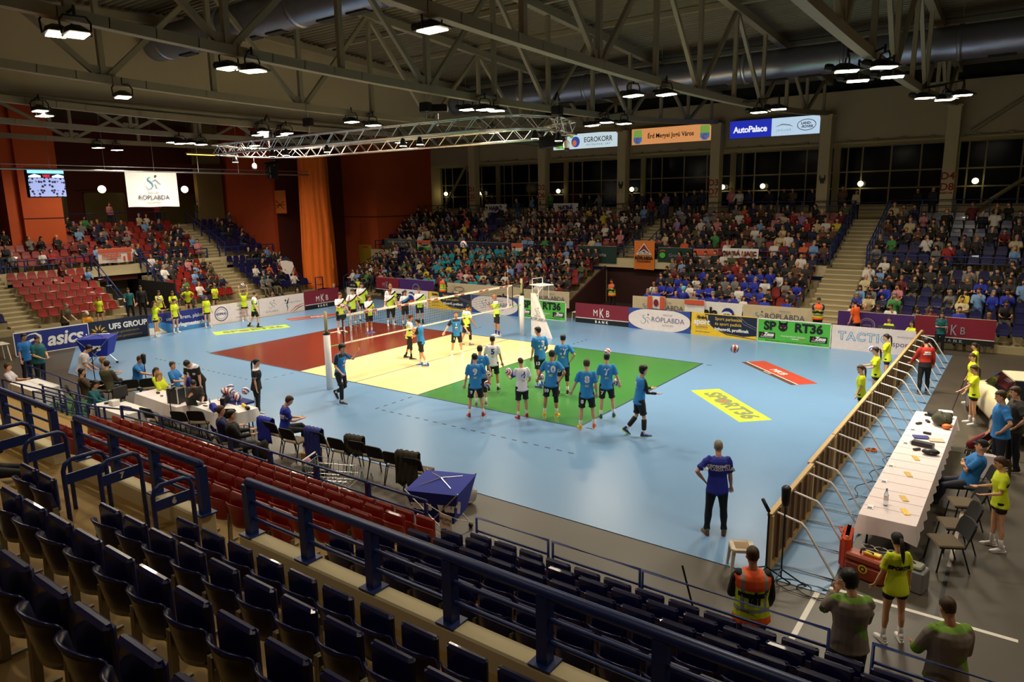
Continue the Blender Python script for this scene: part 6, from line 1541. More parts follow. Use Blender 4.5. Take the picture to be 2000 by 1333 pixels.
def bn_ala(t, w, h):
    text('gala', .62, PBLK, t, (.5, -.03, .4), bold=.03); put(disc(1.45, .38, .3, .3, -.03), PNAVY, t, 'emblem'); put(ribbon(arc(1.4, .2, .3, .26, 40, 150, 10), .1, y=-.033), PWHT, t, 'emblem'); text('gala', .14, PWHT, t, (1.47, -.036, .45), bold=.006)
SY = 16.25
banner('wine red bank banner at the far stand corner by the orange wall', -7.2, SY, .3, 2.1, 1.0, PWINE, bn_mkb)
banner('purple banner with white ring emblem behind the neon players', -5.06, SY, .3, 3.0, 1.0, PPURP, bn_ring(1.5))
banner('pale banner with helmet outline emblem behind the net', -1.0, SY, .3, 5.6, .96, PBEIGE, bn_epr)
banner('pale rounded banner above the green board by the padded stand', 4.7, SY, .35, 3.0, .86, PBEIGE, bn_oval)
banner('pale rounded banner with a red flag hung over it', 11.45, SY, .35, 3.0, .92, PBEIGE, bn_oval)
banner('white banner with black letters and a blue ball print', 14.9, SY + .02, .35, 2.1, .9, M('print_white', (236, 234, 230)), bn_ala)
banner('pale rounded banner beside the white ball print banner', 17.05, SY, .35, 3.0, .9, PBEIGE, bn_oval)
banner('purple banner with ring emblem behind the scoreboard girls', 21.1, SY, .3, 2.85, .98, PPURP, bn_ring(1.15))
banner('wine red bank banner in front of the empty blue far seats', 23.98, SY, .3, 2.7, 1.02, PWINE, bn_mkb)
def f_canada(t, w, h):
    put(MB().box(0, w * .28, -.005, -.002, 0, h), PRED, t, y=-.02); put(MB().box(w * .72, w, -.005, -.002, 0, h), PRED, t, y=-.02); put(disc(w / 2, h / 2, .13, .18, -.03), PWINE, t, 'emblem')
def f_hun(t, w, h): put(MB().box(0, w, -.005, -.002, h * .62, h), PRED, t, y=-.02)
banner('red and white flag with a dark crest hung over the pale banner', 12.32, SY - .08, .72, .92, .62, PWHT, f_canada, 'flag', 'flag')
banner('flag with red upper stripe hung beside the ball print banner', 14.25, SY - .06, .7, .98, .6, PWHT, f_hun, 'flag', 'flag')
# banners on the parapet rail
MY = 21.18
def tx(s, size, m, b=.006, dx=0, dz=0):
    def f(t, w, h):
        for i, l in enumerate(s.split('\n')): text(l, size, m, t, (w / 2 + dx, -.035, h / 2 + dz - (i - (len(s.split('\n')) - 1) / 2) * size * 1.1), bold=b)
    return f
banner('grey green banner with pale hand lettering at the far stand corner', -11.4, MY, 2.82, 3.2, .62, M('print_moss', (66, 74, 66), .7), tx('NÓGRÁDI SZURKOLÓK\nOROSZLÁNOK', .22, PGREY))
banner('red white green flag with black lettering next to the moss banner', -8.05, MY, 2.75, 1.25, .65, PWHT, lambda t, w, h: (put(MB().box(0, w, -.005, -.002, h * .66, h), PRED, t, y=-.02), put(MB().box(0, w, -.005, -.002, 0, h * .33), PGREEN, t, y=-.02), text('TISZAMENTE', .17, PBLK, t, (w / 2, -.035, h / 2), bold=.008)), 'flag', 'flag')
banner('long navy banner with spaced pale letters under the rail', -6.1, MY, 2.8, 6.3, .6, M('print_ink', (22, 28, 62), .7), tx('H   A   J   R   Á', .34, PGREY))
banner('red white green flag tied to the rail among turquoise shirts', .3, MY, 2.75, .9, .62, PWHT, lambda t, w, h: (put(MB().box(0, w, -.005, -.002, h * .6, h), PRED, t, y=-.02), put(MB().box(0, w, -.005, -.002, 0, h * .2), PGREEN, t, y=-.02)), 'flag', 'flag')
banner('dark green banner with pale word before the far tunnel', 5.3, MY, 2.35, 2.6, 1.0, M('print_forest', (18, 52, 44), .7), tx('Groupama', .3, PGREY))
banner('dark green banner with leaf emblem past the orange tunnel banner', 10.5, MY, 2.55, 2.0, .82, M('print_forest', (18, 52, 44), .7), lambda t, w, h: (text('Groupama', .27, PGREY, t, (1.25, -.035, .4)), put(disc(.3, .4, .18, .16, -.03), PGREEN, t, 'emblem'), put(ribbon(arc(.32, .58, .16, .08, 20, 170, 8), .05, y=-.034), PRED, t, 'emblem')))
banner('red and white flag with black town name among the crowd', 12.6, MY, 2.62, 1.35, .72, PWHT, lambda t, w, h: (put(MB().box(0, w, -.005, -.002, h * .55, h), PRED, t, y=-.02), text('KECSKEMÉT', .22, PBLK, t, (w / 2, -.035, h * .3), bold=.008)), 'flag', 'flag')
banner('white cheer banner with dark red painted letters among the crowd', 14.2, MY, 2.92, 1.9, .5, PWHT, tx('HAJRÁ MAFC', .3, M('print_maroon', (110, 24, 28), .6), .014))
banner('orange hanging banner with dark triangle emblem over the far tunnel', 9.08, 21.1, 2.1, 1.25, 1.62, PORG, lambda t, w, h: (put(polyxz([(.12, .85), (1.12, .85), (.62, 1.5)], -.03), PWHT, t, 'emblem'), put(polyxz([(.2, .9), (.62, 1.16), (1.04, .9), (.62, 1.42)], -.033), PWINE, t, 'emblem'), put(polyxz([(.27, .89), (.97, .89), (.62, 1.1)], -.036), M('print_forest', (18, 52, 44), .7), t, 'emblem'), text('DELTA', .15, PWHT, t, (.62, -.04, .95), bold=.006), text('RÖPLABDA', .24, PBLK, t, (.62, -.035, .65), bold=.012, sx=.9), text('SPORTEGYESÜLET', .12, PBLK, t, (.62, -.035, .46), bold=.004, sx=.9)))
for i, x in enumerate((-6.54, -.35)):
    banner(['white cheer banner with blue letters on the walkway rail by the first column', 'white cheer banner with blue letters on the walkway rail by the second column'][i], x, 27.18, 5.2, 2.05, .62, PWHT, tx('HAJRÁ', .42, PNAVY, .016))
# end stand: red banner over the tunnel, the big hanging flag
banner('red and white banner with red lettering over the end tunnel', -16.55, 3.3, 2.84, 1.95, .84, PINK_, lambda t, w, h: (put(MB().box(0, w, -.005, -.002, h * .75, h), PRED, t, y=-.02), text('FRISSESSÉG', .22, PRED, t, (.75, -.035, .44), bold=.012), text('& KÉPZÉS', .14, PRED, t, (.75, -.035, .22), bold=.008), put(MB().box(1.4, 1.52, -.005, -.002, .12, .36), PRED, t, y=-.025), put(MB().box(1.66, 1.88, -.005, -.002, .1, .55), PRED, t, y=-.025)), rz=LB)
def bigflag(t, w, h): fed(t, w * .47, h * .52, .8, y=-.05); text('MAGYAR', .15, PGREY, t, (w / 2, -.05, .76)); text('RÖPLABDA', .34, PDGREY, t, (w / 2, -.05, .5)); text('SZÖVETSÉG', .15, PGREY, t, (w / 2, -.05, .24))
banner('big white flag with blue S emblem hanging from the thin pipe', -11.9, 3.15, 6.08, 2.85, 1.85, PWHT, bigflag, 'flag', 'flag', LB)
# sail flag by the curtain
t = thing('feather_flag', 'white feather flag with dark tip in front of the orange curtain', 'flag', (-13.6, 14.2, 0), .9)
put(polyxz([(-.45, .5), (.45, .3), (.5, 1.4), (.3, 2.2), (-.1, 2.6), (-.5, 2.3)], 0), PINK_, t, 'cloth'); put(polyxz([(-.5, 2.3), (-.1, 2.6), (.3, 2.2), (-.1, 2.32)], -.01), PDNAVY, t, 'cloth'); MB().tube([(-.48, .01, 0), (-.5, .01, 2.3), (-.1, .01, 2.62), (.3, .01, 2.2)], .015, 5).build('pole', PLASTICB, t)
# ---------------------------------------------------------------- floor stickers
def sticker(lab, P, m, fn):
    cx = sum(p[0] for p in P) / 4; cy = sum(p[1] for p in P) / 4
    u = V((P[1][0] - P[0][0], P[1][1] - P[0][1])); L = u.length; a = math.atan2(u.y, u.x)
    wd = (V((P[3][0] - P[0][0], P[3][1] - P[0][1]))).length
    t = thing('floor_sticker', lab, 'sticker', (cx, cy, .012), a)
    MB().box(-L / 2, L / 2, -wd / 2, wd / 2, 0, .003).build('sheet', m, t)
    fn(t, L, wd)
LIMEF = M('sticker_lime', (176, 214, 60), .35, var=.04)
GRYF = M('sticker_grey', (120, 124, 84), .4)
def st36(t, L, w):
    text('SP', .72, GRYF, t, (-L * .28, 0, .0045), (0, 0, 0), bold=.03, sx=1.05); text('RT36', .72, GRYF, t, (L * .2, 0, .0045), (0, 0, 0), bold=.03, sx=.98)
    e = disc(0, 0, .27, .27).build('emblem', GRYF, t, loc=(-L * .105, 0, .0046), rot=(-PI / 2, 0, 0)); disc(0, 0, .12, .06).build('emblem', PRED, t, loc=(-L * .105, 0, .006), rot=(-PI / 2, 0, 0))
def stmk(t, L, w):
    MB().box(-L / 2, L / 2, -w / 2, -w / 2 + .2, .003, .0045).build('print', M('sticker_brown', (84, 60, 44), .4), t); MB().box(-L / 2, L / 2, -w / 2 + .2, -w / 2 + .235, .003, .0045).build('print', PWHT, t)
    text('MKB', .42, PWHT, t, (0, .06, .0045), (0, 0, 0)); text('BANK', .12, PWHT, t, (0, -w / 2 + .1, .006), (0, 0, 0), space=1.6)
REDF = M('sticker_red', (176, 66, 48), .35, var=.04)
sticker('lime floor sticker with grey letters on the near side of the blue floor', [(19.1, 5.21), (21.48, 2.83), (22.12, 3.52), (19.79, 5.88)], LIMEF, st36)
sticker('red floor sticker with white letters beyond the lime one', [(19.12, 10.04), (21.58, 7.64), (22.13, 8.22), (19.86, 10.61)], REDF, stmk)
sticker('lime floor sticker under the neon player on the far blue floor', [(-3.6, 2.5), (-2.3, 5.8), (-3.2, 6.1), (-4.5, 2.9)], LIMEF, st36)
sticker('red floor sticker on the far blue floor beside the net post', [(-3.9, 7.0), (-2.9, 10.2), (-3.7, 10.5), (-4.7, 7.3)], REDF, stmk)
# ---------------------------------------------------------------- scoreboard flip and scorer desks at the boards
for i, (x, y, lab) in enumerate(((23.2, 14.75, 'small white desk with black flip scoreboard behind the white board'), (-7.7, 14.75, 'small white desk with black flip scoreboard by the wine red banner'))):
    t = thing('score_desk', lab, 'desk', (x, y, 0), -.3 if i else 0)
    MB().cbox(-.55, .55, -.25, .25, .68, .72, .01).build('desk_top', PWHT, t); MB().box(-.55, .55, -.25, -.23, .1, .68).build('front_panel', PWHT, t)
    for a in (-.5, .5):
        for b in (-.2, .2): MB().box(a - .02, a + .02, b - .02, b + .02, 0, .68).build('leg', STEEL, t)
    t2 = thing('flip_scoreboard', ['black flip scoreboard with white numerals on the desk behind the white board', 'black flip scoreboard on the desk by the wine red banner'][i], 'scoreboard', (x, y, .72)); MB().prism([(-.3, -.1, 0), (-.3, .1, 0), (-.3, 0, .34)], (.6, 0, 0)).build('case', PLASTICB, t2)
    text('0 1 1 0', .14, PWHT, t2, (0, -.055, .17), (PI / 2 - .28, 0, 0))
# ================================================================== net, posts, referee stand
PADW = M('post_pad_white', (232, 226, 224), .5)
def netpost(y, lab):
    t = thing('net_post', lab, 'post', (9, y, .012))
    MB().tube([(0, 0, 0), (0, 0, 1.9)], .11, 16, cap=.1).build('padding', PADW, t, True); MB().tube([(0, 0, 1.9), (0, 0, 2.62)], .055, 12, cap=.1).build('tube', M('post_olive', (168, 158, 112), .4), t, True)
    MB().tube([(0, 0, 1.86), (0, 0, 1.92)], .118, 14, cap=0).build('collar', PLASTICB, t)
    for k in range(6): MB().box(.05, .06, -.008, .008, 2.05 + k * .06, 2.07 + k * .06).build('scale_mark', PLASTICB, t)
    return t
netpost(-1.05, 'white padded net post at the camera side of the court'); netpost(10.05, 'white padded net post beside the padded referee stand')
nt = thing('volleyball_net', 'volleyball net with white top band across the court', 'net', (9, 0, 0))
TAPE = M('net_tape', (232, 224, 204), .7)
MB().box(-.012, .012, -.35, 9.35, 2.36, 2.43).build('top_band', TAPE, nt); MB().box(-.01, .01, -.35, 9.35, 1.43, 1.48).build('bottom_band', TAPE, nt)
m = MB(); k = 0
while k * .1 < 9.36: m.bar((0, -.3 + k * .1, 1.48), (0, -.3 + k * .1, 2.36), .006, .006); k += 1
for j in range(1, 9): m.bar((0, -.3, 1.48 + j * .098), (0, 9.3, 1.48 + j * .098), .006, .006)
m.build('mesh', M('net_cord', (20, 20, 24), .8), nt)['kind'] = 'stuff'
for y in (.6, 2.2, 3.8, 5.4, 7.0, 8.4): MB().box(.012, .015, y, y + .62, 2.365, 2.425).build('band_print', M('band_red', (160, 74, 54), .6), nt); text('SPORT', .06, TAPE, nt, (.017, y + .31, 2.394), (PI / 2, 0, PI / 2), bold=.003)
for y in (0, 9):
    MB().box(-.014, .014, y - .025, y + .025, 1.43, 2.43).build('side_band', PADW, nt); a = MB()
    for k in range(9):
        a.mi = k % 2; a.tube([(.02, y, 1.43 + k * .2), (.02, y, 1.43 + k * .2 + .2)], .008, 6, cap=0)
    a.build('antenna', [PWHT, PRED], nt)
for y0, y1 in ((-1.0, -.35), (9.35, 10.0)):
    for z, m_ in ((2.4, PLASTICB), (1.9, TAPE), (1.45, PGREEN)): MB().tube([(0, y0, z), (0, y1, z)], .018, 6).build('tension_rope', m_, nt)
    yy = y1 if y0 < 0 else y0
    MB().bar((0, yy, 1.4), (0, yy, 2.45), .03).build('end_rod', PLASTICB, nt)
MB().cbox(-.05, .05, -.55, -.2, 2.3, 2.46, .01).build('winch', PLASTICB, nt)
# padded referee stand
t = thing('referee_stand', 'white padded triangular referee stand with printed emblem at the far net post', 'stand', (9.3, 10.35, .012), -.3)
MB().prism([(.0, 0, 0), (1.3, .15, 0), (.25, .08, 1.95), (0, 0, 1.95)], (-.02, .06, 0)).build('padding', PADW, t)
fed(t, .42, .95, .42, y=-.03); text('RÖPLABDA', .2, ETXT, t, (.5, .035, .78), (PI / 2, 0, .11)); text('MAGYAR', .08, PGREY, t, (.45, .03, .93), (PI / 2, 0, .11))
MB().cbox(-.1, .75, .0, .75, 2.3, 2.34, .01).build('seat_board', PWHT, t); fr = MB()
for x in (.02, .45):
    for y in (.08, .68): fr.tube([(x, y, 1.7), (x, y, 2.3)], .02, 6)
fr.tube([(.3, .08, 1.85), (.75, .08, 2.28)], .02, 6); fr.tube([(.02, .08, 2.34), (.02, .08, 2.6), (.02, .68, 2.6), (.02, .68, 2.34)], .02, 6); fr.build('frame', PWHT, t)
# ================================================================== chairs
CH_SEAT, CH_BACK, CH_LEG = M('chair_seat_brown', (92, 78, 58), .85, var=.1, scale=30), M('chair_back_black', (22, 20, 20), .8, var=.1, scale=30), M('chair_tube_black', (18, 18, 20), .35)
def chair_parts():
    s = MB().cbox(-.24, .24, -.2, .23, .43, .47, .02); b = MB(); N = 6; rows = []
    for sd in (0, .035):
        for k in range(5):
            z = .55 + .3 * k / 4; w_ = .235 * (1 - .12 * (k == 4) - .05 * (k == 0))
            rows.append(b.pts([(w_ * (-1 + 2 * i / N), -.24 - .1 * k / 4 - .03 * (1 - (-1 + 2 * i / N) ** 2) + .03 - sd, z - .02 * (k == 4) * abs(-1 + 2 * i / N) ** 3) for i in range(N + 1)]))
    for sd in (0, 5):
        for k in range(4):
            for i in range(N):
                p, q = rows[sd + k] + i, rows[sd + k + 1] + i; b.face(*((p, q, q + 1, p + 1) if sd == 0 else (p, p + 1, q + 1, q)))
    for i in range(N): b.face(rows[4] + i, rows[9] + i, rows[9] + i + 1, rows[4] + i + 1); b.face(rows[0] + i, rows[0] + i + 1, rows[5] + i + 1, rows[5] + i)
    for k in range(4): b.face(rows[k], rows[5 + k], rows[6 + k], rows[1 + k]); b.face(rows[k] + N, rows[k + 1] + N, rows[6 + k] + N, rows[5 + k] + N)
    L = []
    for sx in (-1, 1):
        L.append(MB().tube([(sx * .25, .22, 0), (sx * .235, .16, .43)], .013, 6)); L.append(MB().tube([(sx * .25, -.28, 0), (sx * .235, -.14, .43)], .013, 6))
    f = MB()
    for sx in (-1, 1): f.tube([(sx * .235, .2, .43), (sx * .235, -.18, .43), (sx * .225, -.24, .6), (sx * .2, -.3, .72)], .012, 6)
    out = []
    for nm, mb, mm in [('seat', s, CH_SEAT), ('backrest', b, CH_BACK), ('chair_frame', f, CH_LEG)] + [('leg', l, CH_LEG) for l in L]:
        me = mb.mesh('chair_' + nm); me.materials.append(mm); out.append((nm, me))
    return out
CHP = chair_parts()
def chair(x, y, rz, lab, z=.0):
    t = thing('stacking_chair', lab, 'chair', (x, y, z), R(rz), 'black stacking chairs')
    for nm, me in CHP: link(nm, me, t)
    return t
def drape(lab, x, y, z, m, rz=0, w=.5, L=.6, nm='jacket', cat='jacket'):
    t = thing(nm, lab, cat, (x, y, z), R(rz)); mb = MB(); n, k = 12, 12; rows = []
    for j in range(k + 1):
        s_ = j / k; a = []
        for i in range(n + 1):
            u = -1 + 2 * i / n
            if s_ < .35: px, pz = .04 - .02 * (s_ / .35), -.3 * (1 - s_ / .35)
            elif s_ < .5: q = (s_ - .35) / .15; px, pz = .02 - .1 * q, .03 * math.sin(q * PI)
            else: q = (s_ - .5) / .5; px, pz = -.08 - .04 * q, -L * q
            wv = .025 * math.sin(i * 2.1 + j * .6) + .015 * math.sin(i * 4.3)
            a.append((u * w / 2 * (1 + .12 * (s_ - .5) * math.sin(i * 1.7)), px + wv * (1 if s_ > .4 else .4), pz + (.04 * math.sin(i * 1.3) if j == k else 0)))
        rows.append(mb.pts(a))
    for j in range(k):
        for i in range(n): mb.face(rows[j] + i, rows[j] + i + 1, rows[j + 1] + i + 1, rows[j + 1] + i)
    o = mb.build('cloth', m, t, True); md = o.modifiers.new('solid', 'SOLIDIFY'); md.thickness = .025
    return t
for i, (x, y, a) in enumerate(((12.7, -5.65, 62), (13.45, -5.75, 66), (14.3, -5.5, 64), (15.0, -5.55, 66), (15.55, -5.42, 70), (16.15, -5.45, 66), (16.75, -5.48, 68), (17.35, -5.5, 70))):
    chair(x, y, a - 90 + 30, 'black backed chair in the team bench row, number %s from the scorer table' % ORD[i + 1])
JOL = M('jacket_olive_dark', (52, 46, 30), .9, var=.2, scale=10)
drape('royal blue training top hung on the bench chair behind the writing man', 12.45, -5.85, .86, C('tee_royal', (26, 40, 150)), 2); drape('royal blue training tops hung over the third bench chair', 14.2, -5.75, .88, C('jacket_navy2', (28, 40, 120)), 4, L=.75)
drape('olive jacket draped on the fifth bench chair', 15.45, -5.6, .88, JOL, 8, L=.4); drape('dark olive coat hanging over the last bench chair', 17.25, -5.72, .9, JOL, 10, w=.55, L=.7)
drape('royal blue jacket with pale sleeves hung on the chair by the scorer table', 10.35, -5.95, .86, C('tee_royal', (26, 40, 150)), -20, L=.65)
chair(10.55, -5.65, 70 - 30, 'chair with blue jacket beside the scorer table end')
for i, (x, y, a) in enumerate(((22.5, -7.55, 0), (23.05, -7.6, 0), (23.75, -7.6, 2))): chair(x, y, a, 'dark chair against the mesh barrier, number %s from the cord' % ORD[i + 1])
for i, (x, y, a) in enumerate(((17.9, -7.4, 20), (18.35, -7.5, 10))): chair(x, y, a, 'dark chair between trolley and ball basket, %s' % ('trolley side', 'basket side')[i])
for i, (x, y, a) in enumerate(((8.75, -6.75, 10), (8.1, -6.95, 12), (9.75, -6.45, 20), (10.05, -6.2, 30), (5.0, -5.6, 60), (5.3, -5.2, 60), (12.0, -6.85, -30), (12.6, -6.95, -30), (4.3, -6.1, 30), (4.5, -6.9, -20))):
    chair(x, y, a, ['empty chair at the long scorer table, camera side', 'empty chair at the table end by the green mat', 'empty black chair tucked to the scoreboard table', 'second empty black chair at the scoreboard table', 'black chair by the man resting on the microphone stand', 'empty black chair beside the olive jacket', 'chair under the navy jacket person', 'chair under the black jacket man', 'chair under the olive jacket man', 'chair under the brown print jacket'][i])
for i, (x, y, a) in enumerate(((26.95, 3.2, 100), (27.0, 2.5, 80), (27.05, .1, 106), (26.95, -1.0, 110), (26.9, -2.1, 112), (26.85, -2.9, 118))):
    chair(x, y, a, ['chair at the far end of the officials table', 'chair with a red racket bag on it at the officials table', 'chair under the man in blue polo with crossed arms', 'empty chair next to the seated man in blue polo', 'empty chair in the middle of the officials row', 'empty chair at the camera end of the officials table'][i])
# ================================================================== tables
def cloth_table(lab, x0, x1, y0, y1, rz=0, drop=.35, h=.75, overlap=.06, clothlab=None, pos=None, mat=None):
    cx, cy = pos or ((x0 + x1) / 2, (y0 + y1) / 2); a, b = (x1 - x0) / 2, (y1 - y0) / 2
    t = thing('folding_table', lab, 'table', (cx, cy, 0), rz)
    MB().cbox(-a, a, -b, b, h - .035, h - .005, .006).build('table_top', STEEL, t)
    for sx in (-1, 1):
        for sy in (-1, 1): MB().tube([(sx * (a - .12), sy * (b - .1), 0), (sx * (a - .15), sy * (b - .1), h - .03)], .018, 6).build('leg', CH_LEG, t)
    c = thing('tablecloth', clothlab or ('white cloth on the ' + lab), 'tablecloth', (cx, cy, h), rz)
    mb = MB(); e = overlap; pts = []
    def per(n):
        P = []
        for (p, q) in (((-a, -b), (a, -b)), ((a, -b), (a, b)), ((a, b), (-a, b)), ((-a, b), (-a, -b))):
            k = max(4, int(math.hypot(q[0] - p[0], q[1] - p[1]) / .14))
            for i in range(k): P.append((p[0] + (q[0] - p[0]) * i / k, p[1] + (q[1] - p[1]) * i / k, i == 0))
        return P
    P = per(0); n = len(P); rings = []
    for r, f in enumerate((0, .03, .35, .7, 1.0)):
        L = []
        for i, (x, y, cor) in enumerate(P):
            o = .012 + .03 * f + .03 * f * math.sin(i * 1.9) + (.06 * f if cor else 0)
            d = V((x / a if abs(abs(x) - a) < 1e-6 else 0, y / b if abs(abs(y) - b) < 1e-6 else 0))
            if d.length: d.normalize()
            z = .004 - drop * f * (1 + .18 * (1 if cor else 0) + .05 * math.sin(i * .7)) if f else .004
            L.append((x + d.x * o, y + d.y * o, z))
        rings.append(mb.pts(L))
    for r in range(4):
        for i in range(n): mb.face(rings[r] + i, rings[r + 1] + i, rings[r + 1] + (i + 1) % n, rings[r] + (i + 1) % n)
    mb.face(*[rings[0] + i for i in range(n)])
    mb.build('cloth', mat or CLOTHW, c, True).data.polygons[-1].use_smooth = False
    if b * 2 > 3:
        f = MB()
        for k in range(1, int(b * 2 / .45)): f.box(-a, a, -b + k * .45 - .004, -b + k * .45 + .004, .004, .009)
        f.build('fold_line', M('cloth_fold', (206, 200, 198), .85), c)
    return t
PINKC = M('cloth_rosy_white', (236, 222, 222), .85, var=.04, scale=8, bump=.1)
cloth_table('long officials table behind the wooden barrier', 25.57, 26.42, -3.3, 3.85, mat=PINKC, drop=.3, clothlab='long rosy white cloth with woven pattern on the officials table')
cloth_table('scorer table with the black case and scattered phones', 6.75, 9.2, -6.35, -5.7, rz=-.04, clothlab='white cloth on the table with the black case', mat=PINKC)
cloth_table('table with laptop and glowing number display', 9.35, 10.6, -6.1, -5.3, clothlab='white cloth under the laptop and glowing number', rz=-.04)
cloth_table('small table end with a yellow air pump', 10.65, 11.1, -5.75, -5.2, clothlab='white cloth under the yellow pump', rz=-.04)
cloth_table('first white press table by the picture edge', 2.1, 3.8, -7.9, -7.15, clothlab='white cloth on the press table farther from the scorers', drop=.5)
cloth_table('second white press table on the green mat', 6.9, 8.7, -7.6, -6.9, clothlab='white cloth on the press table on the green mat', drop=.5)
def prop(nm, lab, cat, loc, rz=0): return thing(nm, lab, cat, loc, rz)
SCR, GREYP = M('screen_dark', (12, 14, 20), .2), M('grey_plastic', (120, 120, 122), .45)
def laptop(lab, x, y, rz, z=.757):
    t = prop('laptop', lab, 'laptop', (x, y, z), R(rz)); MB().cbox(-.19, .19, -.13, .13, 0, .018, .004).build('keyboard_base', PLASTICB, t); MB().cbox(-.19, .19, 0, .24, -.006, .006, .003, Matrix.Translation((0, .13, .016)) @ Matrix.Rotation(R(72), 4, 'X')).build('lid', PLASTICB, t); MB().box(-.17, .17, .01, .225, .0062, .0068, Matrix.Translation((0, .13, .016)) @ Matrix.Rotation(R(72), 4, 'X')).build('screen', SCR, t)
laptop('open black laptop beside the heap of volleyballs', 9.35, -5.95, 200); laptop('open black laptop in front of the red number display', 10.2, -5.8, 150)
t = prop('number_display', 'black display box with a glowing red zero', 'display', (10.05, -5.5, .757), -.75); MB().cbox(-.3, .3, -.06, .06, 0, .24, .01).build('display_case', PLASTICB, t); text('0', .2, M('led_red', (255, 40, 24), emit=6), t, (-.15, -.065, .12), bold=.012)
t = prop('instrument_case', 'black upright flight case with metal edges on the scorer table', 'case', (8.75, -6.15, .757), .3); MB().cbox(-.18, .18, -.14, .14, 0, .42, .008).build('case_body', PLASTICB, t); e = MB()
for sx in (-.18, .18):
    for sy in (-.14, .14): e.box(sx - .012, sx + .012, sy - .012, sy + .012, 0, .425)
e.build('metal_edge', ALU, t); MB().box(-.181, -.179, -.09, .09, .2, .32).build('sticker', PYEL, t)
for i, (x, y) in enumerate(((9.75, -5.2), (9.95, -5.08), (10.15, -5.15), (9.85, -5.35), (10.05, -5.3), (9.65, -5.05), (10.3, -5.0))):
    ball((x, y, .55 + (.19 if i > 2 else 0) + .32), 'volleyball in the heap behind the scorer laptops', 'volleyballs heaped in the ball cart')
t = prop('ball_cart', 'low ball cart holding the heap of volleyballs behind the scorer table', 'cart', (10.0, -5.12, 0)); m = MB()
for sx in (-.45, .45):
    for sy in (-.28, .28): m.tube([(sx, sy, 0), (sx, sy, .85)], .015, 6)
m.build('cart_frame', ALU, t); MB().box(-.45, .45, -.28, .28, .7, .76).build('basket_floor', C('jacket_navy2', (28, 40, 120)), t)
t = prop('air_pump', 'yellow air pump with black head on the small table end', 'pump', (10.85, -5.4, .8), -.3); MB().tube([(-.22, 0, 0), (.14, 0, 0)], .045, 10).build('pump_body', PYEL, t, True); MB().tube([(.14, 0, 0), (.26, 0, 0)], .055, 10).build('pump_head', PLASTICB, t, True)
for i, (x, y, sx, sy, sz, m_, lab) in enumerate(((7.35, -5.95, .12, .07, .05, PLASTICB, 'black phone case on the scorer table'), (7.75, -6.05, .09, .06, .04, GREYP, 'grey calculator on the scorer table'), (8.05, -5.95, .04, .05, .07, GREYP, 'small grey cup on the scorer table'), (8.95, -6.2, .1, .07, .02, PLASTICB, 'black handset beside the flight case'), (9.5, -5.75, .1, .03, .015, PLASTICB, 'black phone beside the laptop'), (9.75, -5.9, .16, .06, .02, PLASTICB, 'black keyboard strip near the number display'), (9.9, -5.75, .26, .18, .003, PINK_, 'rosy sheet of paper before the red number'), (8.95, -5.95, .22, .15, .004, PWHT, 'sheaf of papers under the leaning official'), (7.5, -7.25, .26, .2, .14, CLOTHW, 'white towel box on the press table'), (7.2, -7.3, .1, .14, .05, PLASTICB, 'black camera on the press table'), (7.9, -7.2, .12, .05, .03, GREYP, 'silver tripod head on the press table'), (3.2, -7.45, .24, .06, .02, PLASTICB, 'dark object lying on the first press table'), (6.5, -6.05, .2, .1, .08, PLASTICB, 'black bag on the table end by the neon girls'))):
    MBx = MB().cbox(x - sx / 2, x + sx / 2, y - sy / 2, y + sy / 2, .757, .757 + sz, min(.01, sz * .3)); tag(MBx.build('table_item' if m_ not in (PINK_, PWHT) else 'paper_sheet', m_), lab, 'paper' if m_ in (PINK_, PWHT) else 'gadget')
t = prop('monitor', 'dark flat monitor standing on the second press table', 'monitor', (7.25, -6.95, .757), 1.9); MB().cbox(-.25, .25, -.02, .02, .1, .42, .01).build('panel', PLASTICB, t); MB().cbox(-.1, .1, -.08, .08, 0, .02, .005).box(-.02, .02, -.01, .01, .02, .12).build('foot', PLASTICB, t)
# items on the officials table
def flat(nm, lab, cat, x, y, sx, sy, sz, m_, rz=0, z=.76): return tag(MB().cbox(-sx / 2, sx / 2, -sy / 2, sy / 2, 0, sz, min(.008, sz * .3)).build(nm, m_, None, loc=(x, y, z), rot=(0, 0, rz)), lab, cat)
for i, (x, y) in enumerate(((25.68, -2.9), (25.68, -1.5), (25.66, -.55), (25.7, 1.1), (25.7, 2.2))): c_ = flat('name_card', 'small white card with dark print on the table edge, number %s from the bottle' % ORD[i + 1], 'card', x, y, .1, .2, .003, PWHT); MB().box(-.04, .03, -.09, -.02, .003, .0045).build('print', PDGREY, c_)
for i, (x, y, m_, lab) in enumerate(((26.2, -2.8, PYEL, 'yellow paper slip by the camera end of the table'), (26.1, -2.2, PGOLD, 'tan paper slip near the water bottle'), (26.0, -.9, PGOLD, 'pair of tan slips in the middle of the table'), (26.0, .15, PGOLD, 'crumpled tan paper beside the black case'))): flat('paper_slip', lab, 'paper', x, y, .1, .26, .006, m_, .4)
flat('folder', 'dark blue folder on the officials table', 'folder', 25.92, 1.65, .32, .24, .02, PNAVY, .3); flat('folder', 'cream folder next to the dark blue one', 'folder', 26.22, 1.6, .3, .24, .02, PYEL if 0 else PBEIGE, .3); flat('gadget', 'black radio set beside the folders', 'gadget', 26.02, 1.05, .42, .16, .09, PLASTICB, -.2); flat('gadget', 'white box next to the black radio set', 'gadget', 25.84, 1.15, .14, .12, .06, PWHT, -.2)
for i, (x, y) in enumerate(((25.85, 3.55), (25.75, 2.7), (25.9, 3.0), (26.0, 2.0), (25.95, .7))): flat('gadget', 'small black headset piece on the table, %s from its far end' % ORD[i + 1], 'gadget', x, y, .16, .07, .04, PLASTICB, i)
